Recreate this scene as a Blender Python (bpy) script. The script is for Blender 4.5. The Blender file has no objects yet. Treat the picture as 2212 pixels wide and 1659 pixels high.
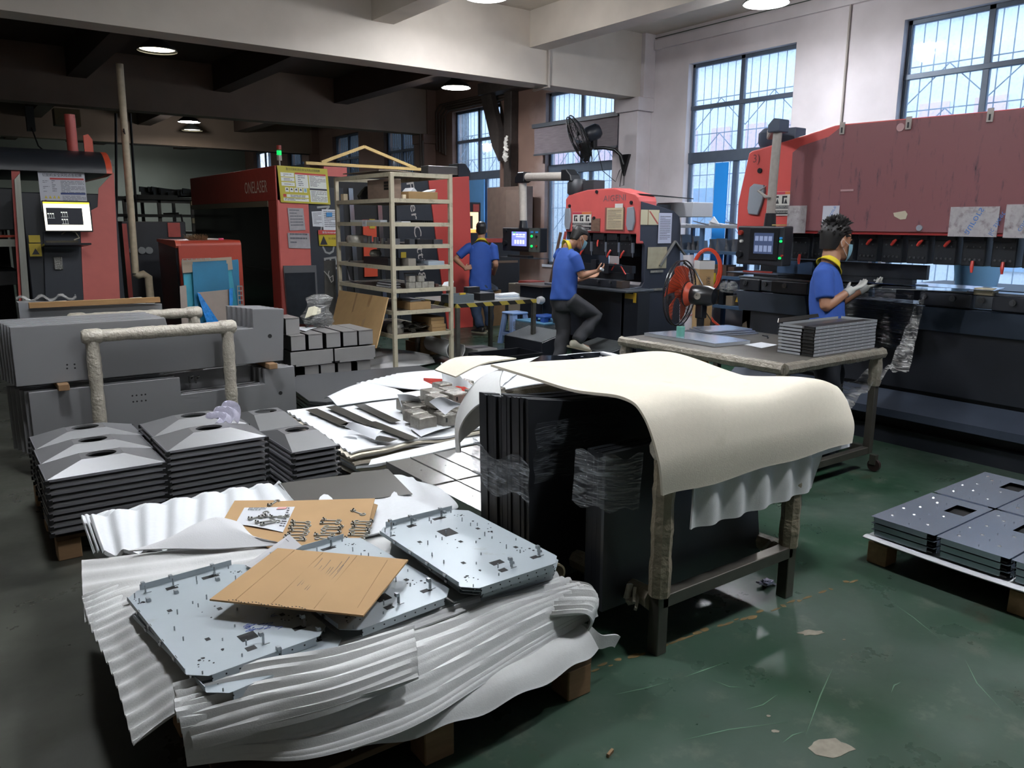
import bpy, bmesh, math, random
from mathutils import Vector, Matrix
random.seed(7)
PI = math.pi
SC = bpy.context.scene
COL = SC.collection
V = Vector
# ------------------------------------------------------------------ camera and survey of the place
FPX, CX, CY, CAMH = 1700.0, 1106.0, 829.5, 1.70
YAW, PITCH, ROLL = math.radians(36.287), math.radians(11.496), math.radians(-0.364)
_f = V((math.sin(YAW)*math.cos(PITCH), math.cos(YAW)*math.cos(PITCH), -math.sin(PITCH)))
_r = V((math.cos(YAW), -math.sin(YAW), 0))
_d = _f.cross(_r)
_r2 = _r*math.cos(ROLL) + _d*math.sin(ROLL)
_d2 = -_r*math.sin(ROLL) + _d*math.cos(ROLL)
EYE = V((0, 0, CAMH))
def at(u, v, x=None, y=None, z=None, d=None):
    """sight line through a photograph point met with a measured plane of the room"""
    r = _r2*((u-CX)/FPX) + _d2*((v-CY)/FPX) + _f
    if d is not None: t = d
    elif z is not None: t = (z-EYE.z)/r.z
    elif x is not None: t = x/r.x
    else: t = y/r.y
    return EYE + r*t
# ------------------------------------------------------------------ materials
def lin(c):
    return tuple((v/12.92 if v <= .04045 else ((v+.055)/1.055)**2.4) for v in c)
def hx(s):
    return lin(tuple(int(s[i:i+2], 16)/255 for i in (0, 2, 4)))
MATS = {}
def mat(name, col, rough=.5, metal=0., var=0., vscale=8., bump=0., bscale=60., emit=None, alpha=None, dark=None, dscale=3., dthr=.6, stretch=None, coat=0., spec=None, trans=None):
    """principled surface with optional worn variation, dirt blotches and bump"""
    if name in MATS: return MATS[name]
    m = bpy.data.materials.new(name); m.use_nodes = True
    nt = m.node_tree; N = nt.nodes; L = nt.links
    b = N['Principled BSDF']
    c = hx(col) if isinstance(col, str) else col
    b.inputs['Base Color'].default_value = (*c, 1)
    b.inputs['Roughness'].default_value = rough
    b.inputs['Metallic'].default_value = metal
    if coat: b.inputs['Coat Weight'].default_value = coat
    if spec is not None: b.inputs['Specular IOR Level'].default_value = spec
    if trans is not None: b.inputs['Transmission Weight'].default_value = trans
    if alpha is not None: b.inputs['Alpha'].default_value = alpha
    tc = None
    def coords():
        nonlocal tc
        if tc is None:
            t = N.new('ShaderNodeTexCoord'); mp = N.new('ShaderNodeMapping')
            if stretch: mp.inputs['Scale'].default_value = stretch
            L.new(t.outputs['Object'], mp.inputs['Vector']); tc = mp
        return tc.outputs['Vector']
    src = None
    if var:
        n = N.new('ShaderNodeTexNoise'); n.inputs['Scale'].default_value = vscale; n.inputs['Detail'].default_value = 6
        L.new(coords(), n.inputs['Vector'])
        r = N.new('ShaderNodeMapRange'); r.inputs[1].default_value = .25; r.inputs[2].default_value = .75
        r.inputs[3].default_value = 1-var; r.inputs[4].default_value = 1+var
        L.new(n.outputs['Fac'], r.inputs['Value'])
        mx = N.new('ShaderNodeVectorMath'); mx.operation = 'SCALE'; mx.inputs[0].default_value = c
        L.new(r.outputs[0], mx.inputs['Scale']); src = mx.outputs[0]
    if dark:
        n = N.new('ShaderNodeTexNoise'); n.inputs['Scale'].default_value = dscale; n.inputs['Detail'].default_value = 8; n.inputs['Roughness'].default_value = .65
        L.new(coords(), n.inputs['Vector'])
        r = N.new('ShaderNodeMapRange'); r.inputs[1].default_value = dthr-.12; r.inputs[2].default_value = dthr+.12
        L.new(n.outputs['Fac'], r.inputs['Value'])
        mx = N.new('ShaderNodeMix'); mx.data_type = 'RGBA'
        mx.inputs[6].default_value = (*c, 1); mx.inputs[7].default_value = (*hx(dark), 1)
        if src: L.new(src, mx.inputs[6])
        L.new(r.outputs[0], mx.inputs[0]); src = mx.outputs[2]
    if src: L.new(src, b.inputs['Base Color'])
    if bump:
        n = N.new('ShaderNodeTexNoise'); n.inputs['Scale'].default_value = bscale; n.inputs['Detail'].default_value = 4
        L.new(coords(), n.inputs['Vector'])
        bp = N.new('ShaderNodeBump'); bp.inputs['Strength'].default_value = bump; bp.inputs['Distance'].default_value = .01
        L.new(n.outputs['Fac'], bp.inputs['Height']); L.new(bp.outputs[0], b.inputs['Normal'])
    if emit:
        b.inputs['Emission Color'].default_value = (*(hx(emit[0]) if isinstance(emit[0], str) else emit[0]), 1)
        b.inputs['Emission Strength'].default_value = emit[1]
    MATS[name] = m
    return m
# ------------------------------------------------------------------ lettering, made while the scene is still empty
_TXT = {}
def text_shape(s, ext=.0):
    if s in _TXT: return _TXT[s]
    cu = bpy.data.curves.new('t', 'FONT'); cu.body = s; cu.size = 1; cu.resolution_u = 2
    o = bpy.data.objects.new('t', cu); COL.objects.link(o)
    dg = bpy.context.evaluated_depsgraph_get()
    me = o.evaluated_get(dg).to_mesh()
    vs = [tuple(v.co) for v in me.vertices]; fs = [tuple(p.vertices) for p in me.polygons]
    o.evaluated_get(dg).to_mesh_clear()
    bpy.data.objects.remove(o); bpy.data.curves.remove(cu)
    x0 = min((v[0] for v in vs), default=0); x1 = max((v[0] for v in vs), default=1)
    y0 = min((v[1] for v in vs), default=0); y1 = max((v[1] for v in vs), default=1)
    _TXT[s] = (vs, fs, x0, x1, y0, y1)
    return _TXT[s]
# ------------------------------------------------------------------ mesh builder
class MB:
    def __init__(s): s.v = []; s.f = []; s.m = []; s.cur = 0
    def mt(s, i): s.cur = i; return s
    def add(s, vs, fs):
        b = len(s.v); s.v += [tuple(q) for q in vs]
        for f in fs: s.f.append(tuple(b+i for i in f)); s.m.append(s.cur)
        return s
    def box(s, x0, y0, z0, x1, y1, z1):
        return s.add([(x0,y0,z0),(x1,y0,z0),(x1,y1,z0),(x0,y1,z0),(x0,y0,z1),(x1,y0,z1),(x1,y1,z1),(x0,y1,z1)],
                     [(3,2,1,0),(4,5,6,7),(0,1,5,4),(1,2,6,5),(2,3,7,6),(3,0,4,7)])
    def obox(s, c, size, rot=(0,0,0), mtx=None):
        M = mtx if mtx is not None else (Matrix.Rotation(rot[2],3,'Z') @ Matrix.Rotation(rot[1],3,'Y') @ Matrix.Rotation(rot[0],3,'X'))
        c = V(c); h = [q/2 for q in size]
        P = [c + M @ V((sx*h[0], sy*h[1], sz*h[2])) for sz in (-1,1) for sx, sy in ((-1,-1),(1,-1),(1,1),(-1,1))]
        return s.add(P, [(3,2,1,0),(4,5,6,7),(0,1,5,4),(1,2,6,5),(2,3,7,6),(3,0,4,7)])
    def beam(s, p0, p1, w, h, up=(0,0,1)):
        p0, p1 = V(p0), V(p1); d = p1-p0; L = d.length; d.normalize()
        sd = d.cross(V(up))
        if sd.length < 1e-4: sd = d.cross(V((1,0,0)))
        sd.normalize(); u = sd.cross(d)
        M = Matrix((d, sd, u)).transposed()
        return s.obox((p0+p1)/2, (L, w, h), mtx=M)
    def cyl(s, p0, p1, r, n=14, r1=None, caps=True):
        p0, p1 = V(p0), V(p1); r1 = r if r1 is None else r1
        d = (p1-p0).normalized(); a = d.orthogonal().normalized(); b = d.cross(a)
        R0 = [p0 + (a*math.cos(2*PI*i/n) + b*math.sin(2*PI*i/n))*r for i in range(n)]
        R1 = [p1 + (a*math.cos(2*PI*i/n) + b*math.sin(2*PI*i/n))*r1 for i in range(n)]
        fs = [(i, (i+1)%n, n+(i+1)%n, n+i) for i in range(n)]
        if caps: fs += [tuple(range(n-1,-1,-1)), tuple(range(n,2*n))]
        return s.add(R0+R1, fs)
    def lathe(s, c, axis, prof, n=20, caps=True):
        """prof = [(distance along axis, radius)]"""
        c = V(c); d = V(axis).normalized(); a = d.orthogonal().normalized(); b = d.cross(a)
        vs = []; fs = []
        for t, r in prof: vs += [c + d*t + (a*math.cos(2*PI*i/n) + b*math.sin(2*PI*i/n))*r for i in range(n)]
        for k in range(len(prof)-1):
            fs += [(k*n+i, k*n+(i+1)%n, (k+1)*n+(i+1)%n, (k+1)*n+i) for i in range(n)]
        if caps:
            fs.append(tuple(range(n-1,-1,-1))); fs.append(tuple((len(prof)-1)*n+i for i in range(n)))
        return s.add(vs, fs)
    def tube(s, pts, r, n=8, closed=False, sy=1.):
        pts = [V(p) for p in pts]; k = len(pts); rs = r if isinstance(r, (list, tuple)) else [r]*k
        prev = None; vs = []; fs = []
        for i, p in enumerate(pts):
            if closed: t = pts[(i+1)%k] - pts[i-1]
            else: t = pts[min(i+1,k-1)] - pts[max(i-1,0)]
            t.normalize()
            if prev is None: a = t.orthogonal().normalized()
            else:
                a = prev - t*prev.dot(t)
                a = a.normalized() if a.length > 1e-6 else t.orthogonal().normalized()
            prev = a; b = t.cross(a)
            vs += [p + (a*math.cos(2*PI*j/n) + b*math.sin(2*PI*j/n)*sy)*rs[i] for j in range(n)]
        for i in range(k if closed else k-1):
            i2 = (i+1) % k
            fs += [(i*n+j, i*n+(j+1)%n, i2*n+(j+1)%n, i2*n+j) for j in range(n)]
        if not closed: fs += [tuple(range(n-1,-1,-1)), tuple((k-1)*n+j for j in range(n))]
        return s.add(vs, fs)
    def prism(s, poly, fn, d0, d1):
        """poly in 2-D, fn(a, b, depth) -> point"""
        n = len(poly)
        vs = [fn(a, b, d0) for a, b in poly] + [fn(a, b, d1) for a, b in poly]
        fs = [tuple(range(n-1,-1,-1)), tuple(range(n,2*n))] + [(i,(i+1)%n,n+(i+1)%n,n+i) for i in range(n)]
        return s.add(vs, fs)
    def slab(s, pts, off):
        """closed polygon in space thickened by a vector"""
        pts = [V(p) for p in pts]; off = V(off); n = len(pts)
        return s.add(pts+[p+off for p in pts], [tuple(range(n-1,-1,-1)), tuple(range(n,2*n))] + [(i,(i+1)%n,n+(i+1)%n,n+i) for i in range(n)])
    def grid(s, fn, nu, nv, th=.0):
        """surface fn(u, v), u and v in 0..1, as a closed sheet of thickness th"""
        P = [[V(fn(i/nu, j/nv)) for i in range(nu+1)] for j in range(nv+1)]
        vs = [p for row in P for p in row]; w = nu+1
        fs = [(j*w+i, j*w+i+1, (j+1)*w+i+1, (j+1)*w+i) for j in range(nv) for i in range(nu)]
        if th:
            nb = len(vs); und = []
            for j in range(nv+1):
                for i in range(nu+1):
                    a = P[j][min(i+1,nu)] - P[j][max(i-1,0)]; b = P[min(j+1,nv)][i] - P[max(j-1,0)][i]
                    n = a.cross(b)
                    n = n.normalized() if n.length > 1e-9 else V((0,0,1))
                    und.append(P[j][i] - n*th)
            vs += und
            fs += [tuple(nb+q for q in reversed(f)) for f in fs[:nu*nv]]
            for i in range(nu):
                fs.append((i+1, i, nb+i, nb+i+1)); k = nv*w
                fs.append((k+i, k+i+1, nb+k+i+1, nb+k+i))
            for j in range(nv):
                fs.append((j*w, (j+1)*w, nb+(j+1)*w, nb+j*w)); k = nu
                fs.append(((j+1)*w+k, j*w+k, nb+j*w+k, nb+(j+1)*w+k))
        return s.add(vs, fs)
    def text(s, string, o, xd, yd, w=None, h=None, lift=0.):
        """flat lettering: o = lower left corner, xd / yd = directions, w and or h = overall size"""
        vs, fs, x0, x1, y0, y1 = text_shape(string)
        sx = (w/(x1-x0)) if w else h/(y1-y0); sy = (h/(y1-y0)) if h else sx
        o, xd, yd = V(o), V(xd).normalized(), V(yd).normalized()
        n = xd.cross(yd)*lift
        return s.add([o + n + xd*((p[0]-x0)*sx) + yd*((p[1]-y0)*sy) for p in vs], fs)
    def build(s, name, mats, parent=None, smooth=None, bev=0., seg=1, sub=0):
        me = bpy.data.meshes.new(name)
        off = V(parent['_o']) if parent is not None and '_o' in parent else V((0,0,0))
        me.from_pydata([V(p)-off for p in s.v], [], s.f)
        if not isinstance(mats, (list, tuple)): mats = [mats]
        for m in mats: me.materials.append(m)
        for p, k in zip(me.polygons, s.m): p.material_index = k
        if smooth:
            bm = bmesh.new(); bm.from_mesh(me); bmesh.ops.recalc_face_normals(bm, faces=bm.faces) if smooth == 2 else None
            bm.to_mesh(me); bm.free()
            me.shade_smooth(); me.set_sharp_from_angle(angle=math.radians(38))
        me.update()
        o = bpy.data.objects.new(name, me); COL.objects.link(o)
        if parent is not None:
            o.parent = parent; o['_o'] = tuple(off)
        if bev:
            b = o.modifiers.new('edge', 'BEVEL'); b.width = bev; b.segments = seg; b.limit_method = 'ANGLE'; b.angle_limit = math.radians(50)
        if sub:
            b = o.modifiers.new('soft', 'SUBSURF'); b.levels = sub; b.render_levels = sub
        return o
def tag(o, label, cat, group=None, kind=None):
    if label: o['label'] = label
    if cat: o['category'] = cat
    if group: o['group'] = group
    if kind: o['kind'] = kind
    return o
def thing(name, label, cat, loc, group=None):
    o = bpy.data.objects.new(name, None); COL.objects.link(o)
    o.location = loc; o['_o'] = tuple(loc); o.empty_display_size = .1
    return tag(o, label, cat, group)
def struct(name, b, m, parent=None, **k):
    o = b.build(name, m, parent, **k)
    if parent is None: o['kind'] = 'structure'
    return o
def dup(root, loc, label, rotz=0., group=None):
    """copy of a thing with copies of its parts and sub-parts; meshes are shared"""
    r = root.copy(); COL.objects.link(r); r.location = loc; r.rotation_euler = (0, 0, rotz); r['label'] = label
    if group: r['group'] = group
    def kids(a, b):
        for ch in [c for c in a.children]:
            q = ch.copy(); COL.objects.link(q); q.parent = b; kids(ch, q)
    kids(root, r)
    return r
ORD = ['topmost', 'second from the top', 'third from the top', 'fourth from the top', 'fifth from the top', 'sixth from the top', 'seventh from the top',
       'eighth from the top', 'ninth from the top', 'tenth from the top', 'eleventh from the top', 'twelfth from the top', 'thirteenth from the top', 'fourteenth from the top']
NTH = ['first', 'second', 'third', 'fourth', 'fifth', 'sixth', 'seventh', 'eighth', 'ninth', 'tenth', 'eleventh', 'twelfth', 'thirteenth', 'fourteenth', 'fifteenth', 'sixteenth']
def cr(p, t):
    """catmull-rom through a list of vectors, t in 0..1"""
    n = len(p)-1; x = min(max(t, 0), 1)*n; i = min(int(x), n-1); f = x-i
    a, b, c, d = p[max(i-1,0)], p[i], p[i+1], p[min(i+2,n)]
    return (b*2 + (c-a)*f + (a*2-b*5+c*4-d)*f*f + (b*3-a-c*3+d)*f**3)*.5
def patch(rows):
    """smooth surface through a net of control points"""
    R = [[V(p) for p in r] for r in rows]
    return lambda u, v: cr([cr(r, u) for r in R], v)
def wob(x, y, s=1.):
    return (math.sin(x*3.1*s+1.3)*math.cos(y*2.7*s+.4) + .5*math.sin(x*7.3*s-y*5.1*s+2.) + .3*math.sin(x*13.*s+y*11.*s))/1.8
# ------------------------------------------------------------------ surfaces of the room
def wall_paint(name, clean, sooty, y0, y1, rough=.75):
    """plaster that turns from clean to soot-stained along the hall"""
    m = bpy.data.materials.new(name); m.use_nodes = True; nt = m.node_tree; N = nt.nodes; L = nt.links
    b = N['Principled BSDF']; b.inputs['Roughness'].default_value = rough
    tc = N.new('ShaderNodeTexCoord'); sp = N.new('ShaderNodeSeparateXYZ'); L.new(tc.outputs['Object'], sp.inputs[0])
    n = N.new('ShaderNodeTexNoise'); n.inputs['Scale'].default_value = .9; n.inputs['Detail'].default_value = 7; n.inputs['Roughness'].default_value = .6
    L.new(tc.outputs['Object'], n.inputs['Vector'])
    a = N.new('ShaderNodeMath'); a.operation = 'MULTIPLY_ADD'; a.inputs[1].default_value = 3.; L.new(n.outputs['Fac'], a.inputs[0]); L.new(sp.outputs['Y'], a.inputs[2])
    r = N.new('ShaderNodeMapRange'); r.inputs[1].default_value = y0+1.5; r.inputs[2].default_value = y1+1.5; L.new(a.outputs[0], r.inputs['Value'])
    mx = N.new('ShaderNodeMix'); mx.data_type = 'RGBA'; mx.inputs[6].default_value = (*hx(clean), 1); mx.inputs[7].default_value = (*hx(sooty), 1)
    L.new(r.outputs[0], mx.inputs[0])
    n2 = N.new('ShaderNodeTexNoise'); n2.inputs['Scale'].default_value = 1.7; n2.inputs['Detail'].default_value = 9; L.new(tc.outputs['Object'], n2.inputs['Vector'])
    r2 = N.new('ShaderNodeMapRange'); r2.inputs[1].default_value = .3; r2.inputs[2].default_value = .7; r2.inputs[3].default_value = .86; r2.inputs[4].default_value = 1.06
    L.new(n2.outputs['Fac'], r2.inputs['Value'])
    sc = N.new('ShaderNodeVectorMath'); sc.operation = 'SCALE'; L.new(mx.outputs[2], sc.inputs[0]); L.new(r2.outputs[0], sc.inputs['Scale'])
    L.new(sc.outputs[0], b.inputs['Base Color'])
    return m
M_wall = wall_paint('wall_plaster', 'cfc9cc', '7d6357', 9.0, 12.5)
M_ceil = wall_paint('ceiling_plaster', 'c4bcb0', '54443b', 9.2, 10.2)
M_beam = wall_paint('beam_plaster', 'c2bab0', '8d7a69', 9.9, 12.0)
def floor_mat():
    m = bpy.data.materials.new('floor_paint'); m.use_nodes = True; nt = m.node_tree; N = nt.nodes; L = nt.links
    b = N['Principled BSDF']
    tc = N.new('ShaderNodeTexCoord'); sp = N.new('ShaderNodeSeparateXYZ'); L.new(tc.outputs['Object'], sp.inputs[0])
    def noise(s, d=6, ro=.55):
        n = N.new('ShaderNodeTexNoise'); n.inputs['Scale'].default_value = s; n.inputs['Detail'].default_value = d; n.inputs['Roughness'].default_value = ro
        L.new(tc.outputs['Object'], n.inputs['Vector']); return n.outputs['Fac']
    def ramp(f, a, bb, c=0., d=1.):
        r = N.new('ShaderNodeMapRange'); r.inputs[1].default_value = a; r.inputs[2].default_value = bb; r.inputs[3].default_value = c; r.inputs[4].default_value = d
        L.new(f, r.inputs['Value']); return r.outputs[0]
    def mix(f, a, bb):
        q = N.new('ShaderNodeMix'); q.data_type = 'RGBA'; L.new(f, q.inputs[0])
        for k, w in ((6, a), (7, bb)):
            if isinstance(w, str): q.inputs[k].default_value = (*hx(w), 1)
            else: L.new(w, q.inputs[k])
        return q.outputs[2]
    green = mix(ramp(noise(1.1), .35, .68), '25402f', '47564d')
    green = mix(ramp(noise(5., 9, .7), .55, .74), green, '5d655a')
    green = mix(ramp(noise(2.3, 9, .75), .6, .72), green, '3c3a2c')
    conc = mix(ramp(noise(1.3), .35, .7), '33342f', '55574f')
    conc = mix(ramp(noise(7., 9, .7), .5, .8), conc, '3d3d37')
    e = N.new('ShaderNodeMath'); e.operation = 'MULTIPLY_ADD'; e.inputs[1].default_value = .12; L.new(noise(3.), e.inputs[0]); L.new(sp.outputs['X'], e.inputs[2])
    col = mix(ramp(e.outputs[0], .86, .9), conc, green)
    L.new(col, b.inputs['Base Color'])
    L.new(ramp(noise(3.1, 8, .6), .3, .75, .22, .5), b.inputs['Roughness'])
    bp = N.new('ShaderNodeBump'); bp.inputs['Strength'].default_value = .12; bp.inputs['Distance'].default_value = .004
    L.new(noise(14., 5), bp.inputs['Height']); L.new(bp.outputs[0], b.inputs['Normal'])
    return m
M_floor = floor_mat()
XW, YB, XL, YF, ZC = 9.5, 29.1, -3.0, -4.2, 4.59
floor = struct('floor', MB().box(XL-.2, YF-.2, -.2, XW+.24, YB+.2, 0), M_floor)
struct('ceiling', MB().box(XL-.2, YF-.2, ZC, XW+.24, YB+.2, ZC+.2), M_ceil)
struct('wall_back', MB().box(XL-.2, YB, 0, XW+.24, YB+.2, ZC), mat('far_wall', '7f847a', .8, var=.1, vscale=1.))
struct('wall_left', MB().box(XL-.2, YF-.2, 0, XL, YB, ZC), mat('left_wall', '6f6a62', .8, var=.1))
struct('wall_front', MB().box(XL, YF-.2, 0, XW+.24, YF, ZC), mat('front_wall', '98948f', .8, var=.1))
# window wall with openings; sills at 0.95, heads at 4.08
WIN = [(-3.15, -1.35), (.12, 1.92), (3.40, 5.24), (6.68, 8.52), (10.12, 11.94), (13.40, 15.19), (16.90, 18.42), (19.86, 21.52), (23.3, 25.0), (26.5, 28.2)]
ZS, ZH = .95, 4.06
w = MB(); prev = YF-.2
for a, b_ in WIN:
    w.box(XW, prev, 0, XW+.24, a, ZC); w.box(XW, a, 0, XW+.24, b_, ZS); w.box(XW, a, ZH, XW+.24, b_, ZC); prev = b_
w.box(XW, prev, 0, XW+.24, YB, ZC)
struct('wall_right', w, M_wall)
# beams across the hall and ribs between them
nb = 0
for yb in (2.7, 9.29, 15.9, 22.5):
    t = MB().box(XL, yb, 3.65, XW, yb+.36, ZC)
    struct('beam_%d' % nb, t, M_beam); nb += 1
for x0 in (-2.6, -.18, 2.24, 4.67, 7.09):
    for y0, y1 in ((YF, 2.7), (3.06, 9.29), (9.65, 15.9), (16.26, 22.5), (22.86, YB)):
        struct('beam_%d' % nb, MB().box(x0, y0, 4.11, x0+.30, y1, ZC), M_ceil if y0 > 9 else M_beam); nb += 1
# wall piers with small capitals under the big beams
for k, yb in enumerate((2.7, 9.25, 15.9, 22.5)):
    t = MB().box(9.2, yb, 0, XW, yb+.42, 3.45); t.box(9.16, yb-.05, 3.45, XW, yb+.47, 3.65)
    t.box(9.27, yb-.04, 3.65, XW, yb+.46, ZC)
    struct('column_%d' % k, t, M_wall, bev=.006)
struct('trim_0', MB().box(XW-.05, -4.2, 4.36, XW, 2.7, 4.5).box(XW-.05, 3.12, 4.36, XW, 9.2, 4.5), M_wall)
# worn places and scratches of the floor paint
def blob(cx, cy, rx, ry, n=13, z=.0012, seed=1, rot=0.):
    q = random.Random(seed); P = []
    for i in range(n):
        a = 2*PI*i/n; k = .75+.45*q.random(); x, y = rx*k*math.cos(a), ry*k*math.sin(a)
        P.append((cx+x*math.cos(rot)-y*math.sin(rot), cy+x*math.sin(rot)+y*math.cos(rot), z))
    return P
M_bare = mat('bare_concrete', '8a8375', .8, var=.2, vscale=30)
M_och = mat('worn_ochre', '6e5a35', .8, var=.3, vscale=25)
M_scr = mat('scratch', '5f8068', .6)
for i, (u, v, rx, ry) in enumerate(((1751, 1367, .055, .022), (1797, 1616, .075, .045), (1675, 1580, .016, .008), (1660, 1547, .008, .006), (1823, 1382, .008, .006))):
    p = at(u, v, z=0)
    MB().slab(blob(p.x, p.y, rx, ry, 17, .0004, 40+i, -.5), (0, 0, .001)).build('worn_patch', M_bare, floor)
b = MB()
for i in range(34):
    t = i/33; q = random.Random(i)
    u = 1285 + (1845-1285)*t; v = 1445 + (1255-1445)*t + q.uniform(-5, 5)
    if q.random() < .2: continue
    p = at(u, v, z=0)
    b.slab(blob(p.x, p.y, q.uniform(.008, .035), q.uniform(.005, .014), 9, .0004, i, -.1), (0, 0, .0008))
tag(b.build('worn_paint_line', M_och, floor), 'ochre line where the green paint has worn off', None)
b = MB()
for i, (u0, v0, u1, v1) in enumerate(((1800, 1440, 1740, 1590), (2085, 1425, 2165, 1535), (1925, 1300, 2030, 1380), (1472, 1465, 1570, 1430), (1540, 1470, 1605, 1485), (1690, 1605, 1740, 1580), (1925, 1497, 1945, 1475), (1605, 1535, 1680, 1500), (1470, 1600, 1700, 1560), (1330, 1500, 1455, 1470))):
    p, q = at(u0, v0, z=.0), at(u1, v1, z=.0); q_ = random.Random(i); m_ = (p+q)/2 + V((q_.uniform(-.02, .02), q_.uniform(-.02, .02), 0))
    n_ = (q-p).cross(V((0, 0, 1))).normalized()*.0022
    up = V((0, 0, .001))
    b.slab([p+up*.4, m_-n_+up*.4, q+up*.4, m_+n_+up*.4], up*.4)
b.build('scratch_marks', M_scr, floor)
# ------------------------------------------------------------------ windows with frames, panes and outside bars
M_alu = mat('window_aluminium', '55606e', .45, .3, var=.1)
M_reveal = mat('window_reveal', 'b9bcc6', .7)
def glass_mat():
    m = bpy.data.materials.new('window_glass'); m.use_nodes = True; N = m.node_tree.nodes; L = m.node_tree.links
    N.remove(N['Principled BSDF']); o = N['Material Output']
    t = N.new('ShaderNodeBsdfTransparent'); t.inputs[0].default_value = (.93, .97, 1, 1)
    g = N.new('ShaderNodeBsdfGlossy'); g.inputs['Roughness'].default_value = .04
    tr = N.new('ShaderNodeBsdfTranslucent'); tr.inputs[0].default_value = (.85, .93, 1, 1)
    a = N.new('ShaderNodeMixShader'); a.inputs[0].default_value = .06; L.new(t.outputs[0], a.inputs[1]); L.new(g.outputs[0], a.inputs[2])
    tc = N.new('ShaderNodeTexCoord'); n = N.new('ShaderNodeTexNoise'); n.inputs['Scale'].default_value = 26; n.inputs['Detail'].default_value = 2; L.new(tc.outputs['Object'], n.inputs['Vector'])
    r = N.new('ShaderNodeMapRange'); r.inputs[1].default_value = .5; r.inputs[2].default_value = .75; r.inputs[3].default_value = .10; r.inputs[4].default_value = .25; L.new(n.outputs['Fac'], r.inputs['Value'])
    c = N.new('ShaderNodeMixShader'); L.new(r.outputs[0], c.inputs[0]); L.new(a.outputs[0], c.inputs[1]); L.new(tr.outputs[0], c.inputs[2])
    L.new(c.outputs[0], o.inputs['Surface']); return m
M_glass = glass_mat()
M_bar = mat('bar_paint', '7c93ab', .5)
for k, (a, b_) in enumerate(WIN):
    mid = (a+b_)/2; fr = MB(); X0, X1 = XW+.10, XW+.16; t = .05
    fr.box(X0, a, ZS, X1, a+t, ZH); fr.box(X0, b_-t, ZS, X1, b_, ZH); fr.box(X0, a, ZH-t, X1, b_, ZH); fr.box(X0, a, ZS, X1, b_, ZS+t)
    fr.box(X0, mid-.035, 2.78, X1, mid+.035, ZH); fr.box(X0-.01, a, 3.40, X1, b_, 3.46); fr.box(X0-.02, a, 2.62, X1, b_, 2.78)
    for y in (mid-.25, mid+.04): fr.box(X0, y-.04, ZS, X1, y+.04, 2.62)
    W = fr.build('window_%d' % k, M_alu, None, bev=.004); W['kind'] = 'structure'
    p = MB()
    for z0, z1 in ((ZS+t, 2.62), (2.78, 3.40), (3.46, ZH-t)): p.box(XW+.125, a+t, z0, XW+.131, b_-t, z1)
    p.build('pane', M_glass, W)
    s = MB(); n = 13
    for i in range(1, n): s.cyl((XW+.21, a+(b_-a)*i/n, ZS), (XW+.21, a+(b_-a)*i/n, ZH), .007, 6)
    for z in (1.35, 2.0, 2.45, 3.05, 3.55): s.box(XW+.2, a, z-.006, XW+.22, b_, z+.006)
    for z in (3.55, 3.05, 2.0):
        for q in range(2):
            y0 = a+(b_-a)*q/2; y1 = y0+(b_-a)/2; ym = (y0+y1)/2
            s.beam((XW+.225, y0, z-.42), (XW+.225, ym, z), .008, .012); s.beam((XW+.225, ym, z), (XW+.225, y1, z-.42), .008, .012)
    s.build('security_bars', M_bar, W)
    MB().box(XW-.02, a-.03, ZS-.05, XW+.12, b_+.03, ZS).build('sill', M_reveal, W)
M_bluefilm = mat('blue_board', '2f86cf', .5, emit=None)
tag(MB().box(XW+.02, 7.70, ZS+.06, XW+.04, 7.93, 2.60).build('blue_curtain_strip', mat('blue_curtain', '1f8fe6', .6, trans=0), None), 'narrow bright blue strip hanging in the window behind the big press brake', 'curtain')
tag(MB().box(XW-.05, 13.9, .95, XW-.02, 14.72, 2.60).build('blue_door_leaf', mat('door_blue', '5f9ed8', .5, var=.04), None), 'plain light blue board closing the lower window behind the standing worker', 'board')
# buildings across the yard
tag(MB().box(10.3, 15.9, 0, 10.4, 29, 5).build('dark_yard_wall', mat('yard_dark', '343b3c', .8), None), 'dark wall close outside the rear windows', 'wall')
M_tile = mat('white_tiles', 'dfe8ee', .6, var=.06, vscale=3)
fc = MB().box(14.0, -10, -.2, 14.4, 36, 5.2)
F = fc.build('neighbour_facade', M_tile); tag(F, 'pale tiled building seen through the windows across the yard', 'building')
MB().box(13.7, -10, 5.2, 14.5, 36, 5.7).build('blue_eaves', mat('blue_eaves', '5aa6dc', .5), F)
for i in range(9): MB().box(13.97, 1.4+i*3.4, 1.0, 14.0, 3.0+i*3.4, 2.5).build('window', mat('facade_window', '93b7d6', .2), F)
t = MB()
for i in range(14): t.box(13.97, 11.9-.0+i*.9-6, 3.2, 13.99, 12.4+i*.9-6, 3.75)
t.build('faded_red_lettering', mat('faded_red', 'e6c3cb', .7), F)
tag(MB().box(XW+.24, -12, -.25, 30, 40, -.05).build('yard_ground', mat('yard', '8f9494', .8)), None, None, kind='structure')
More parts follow.
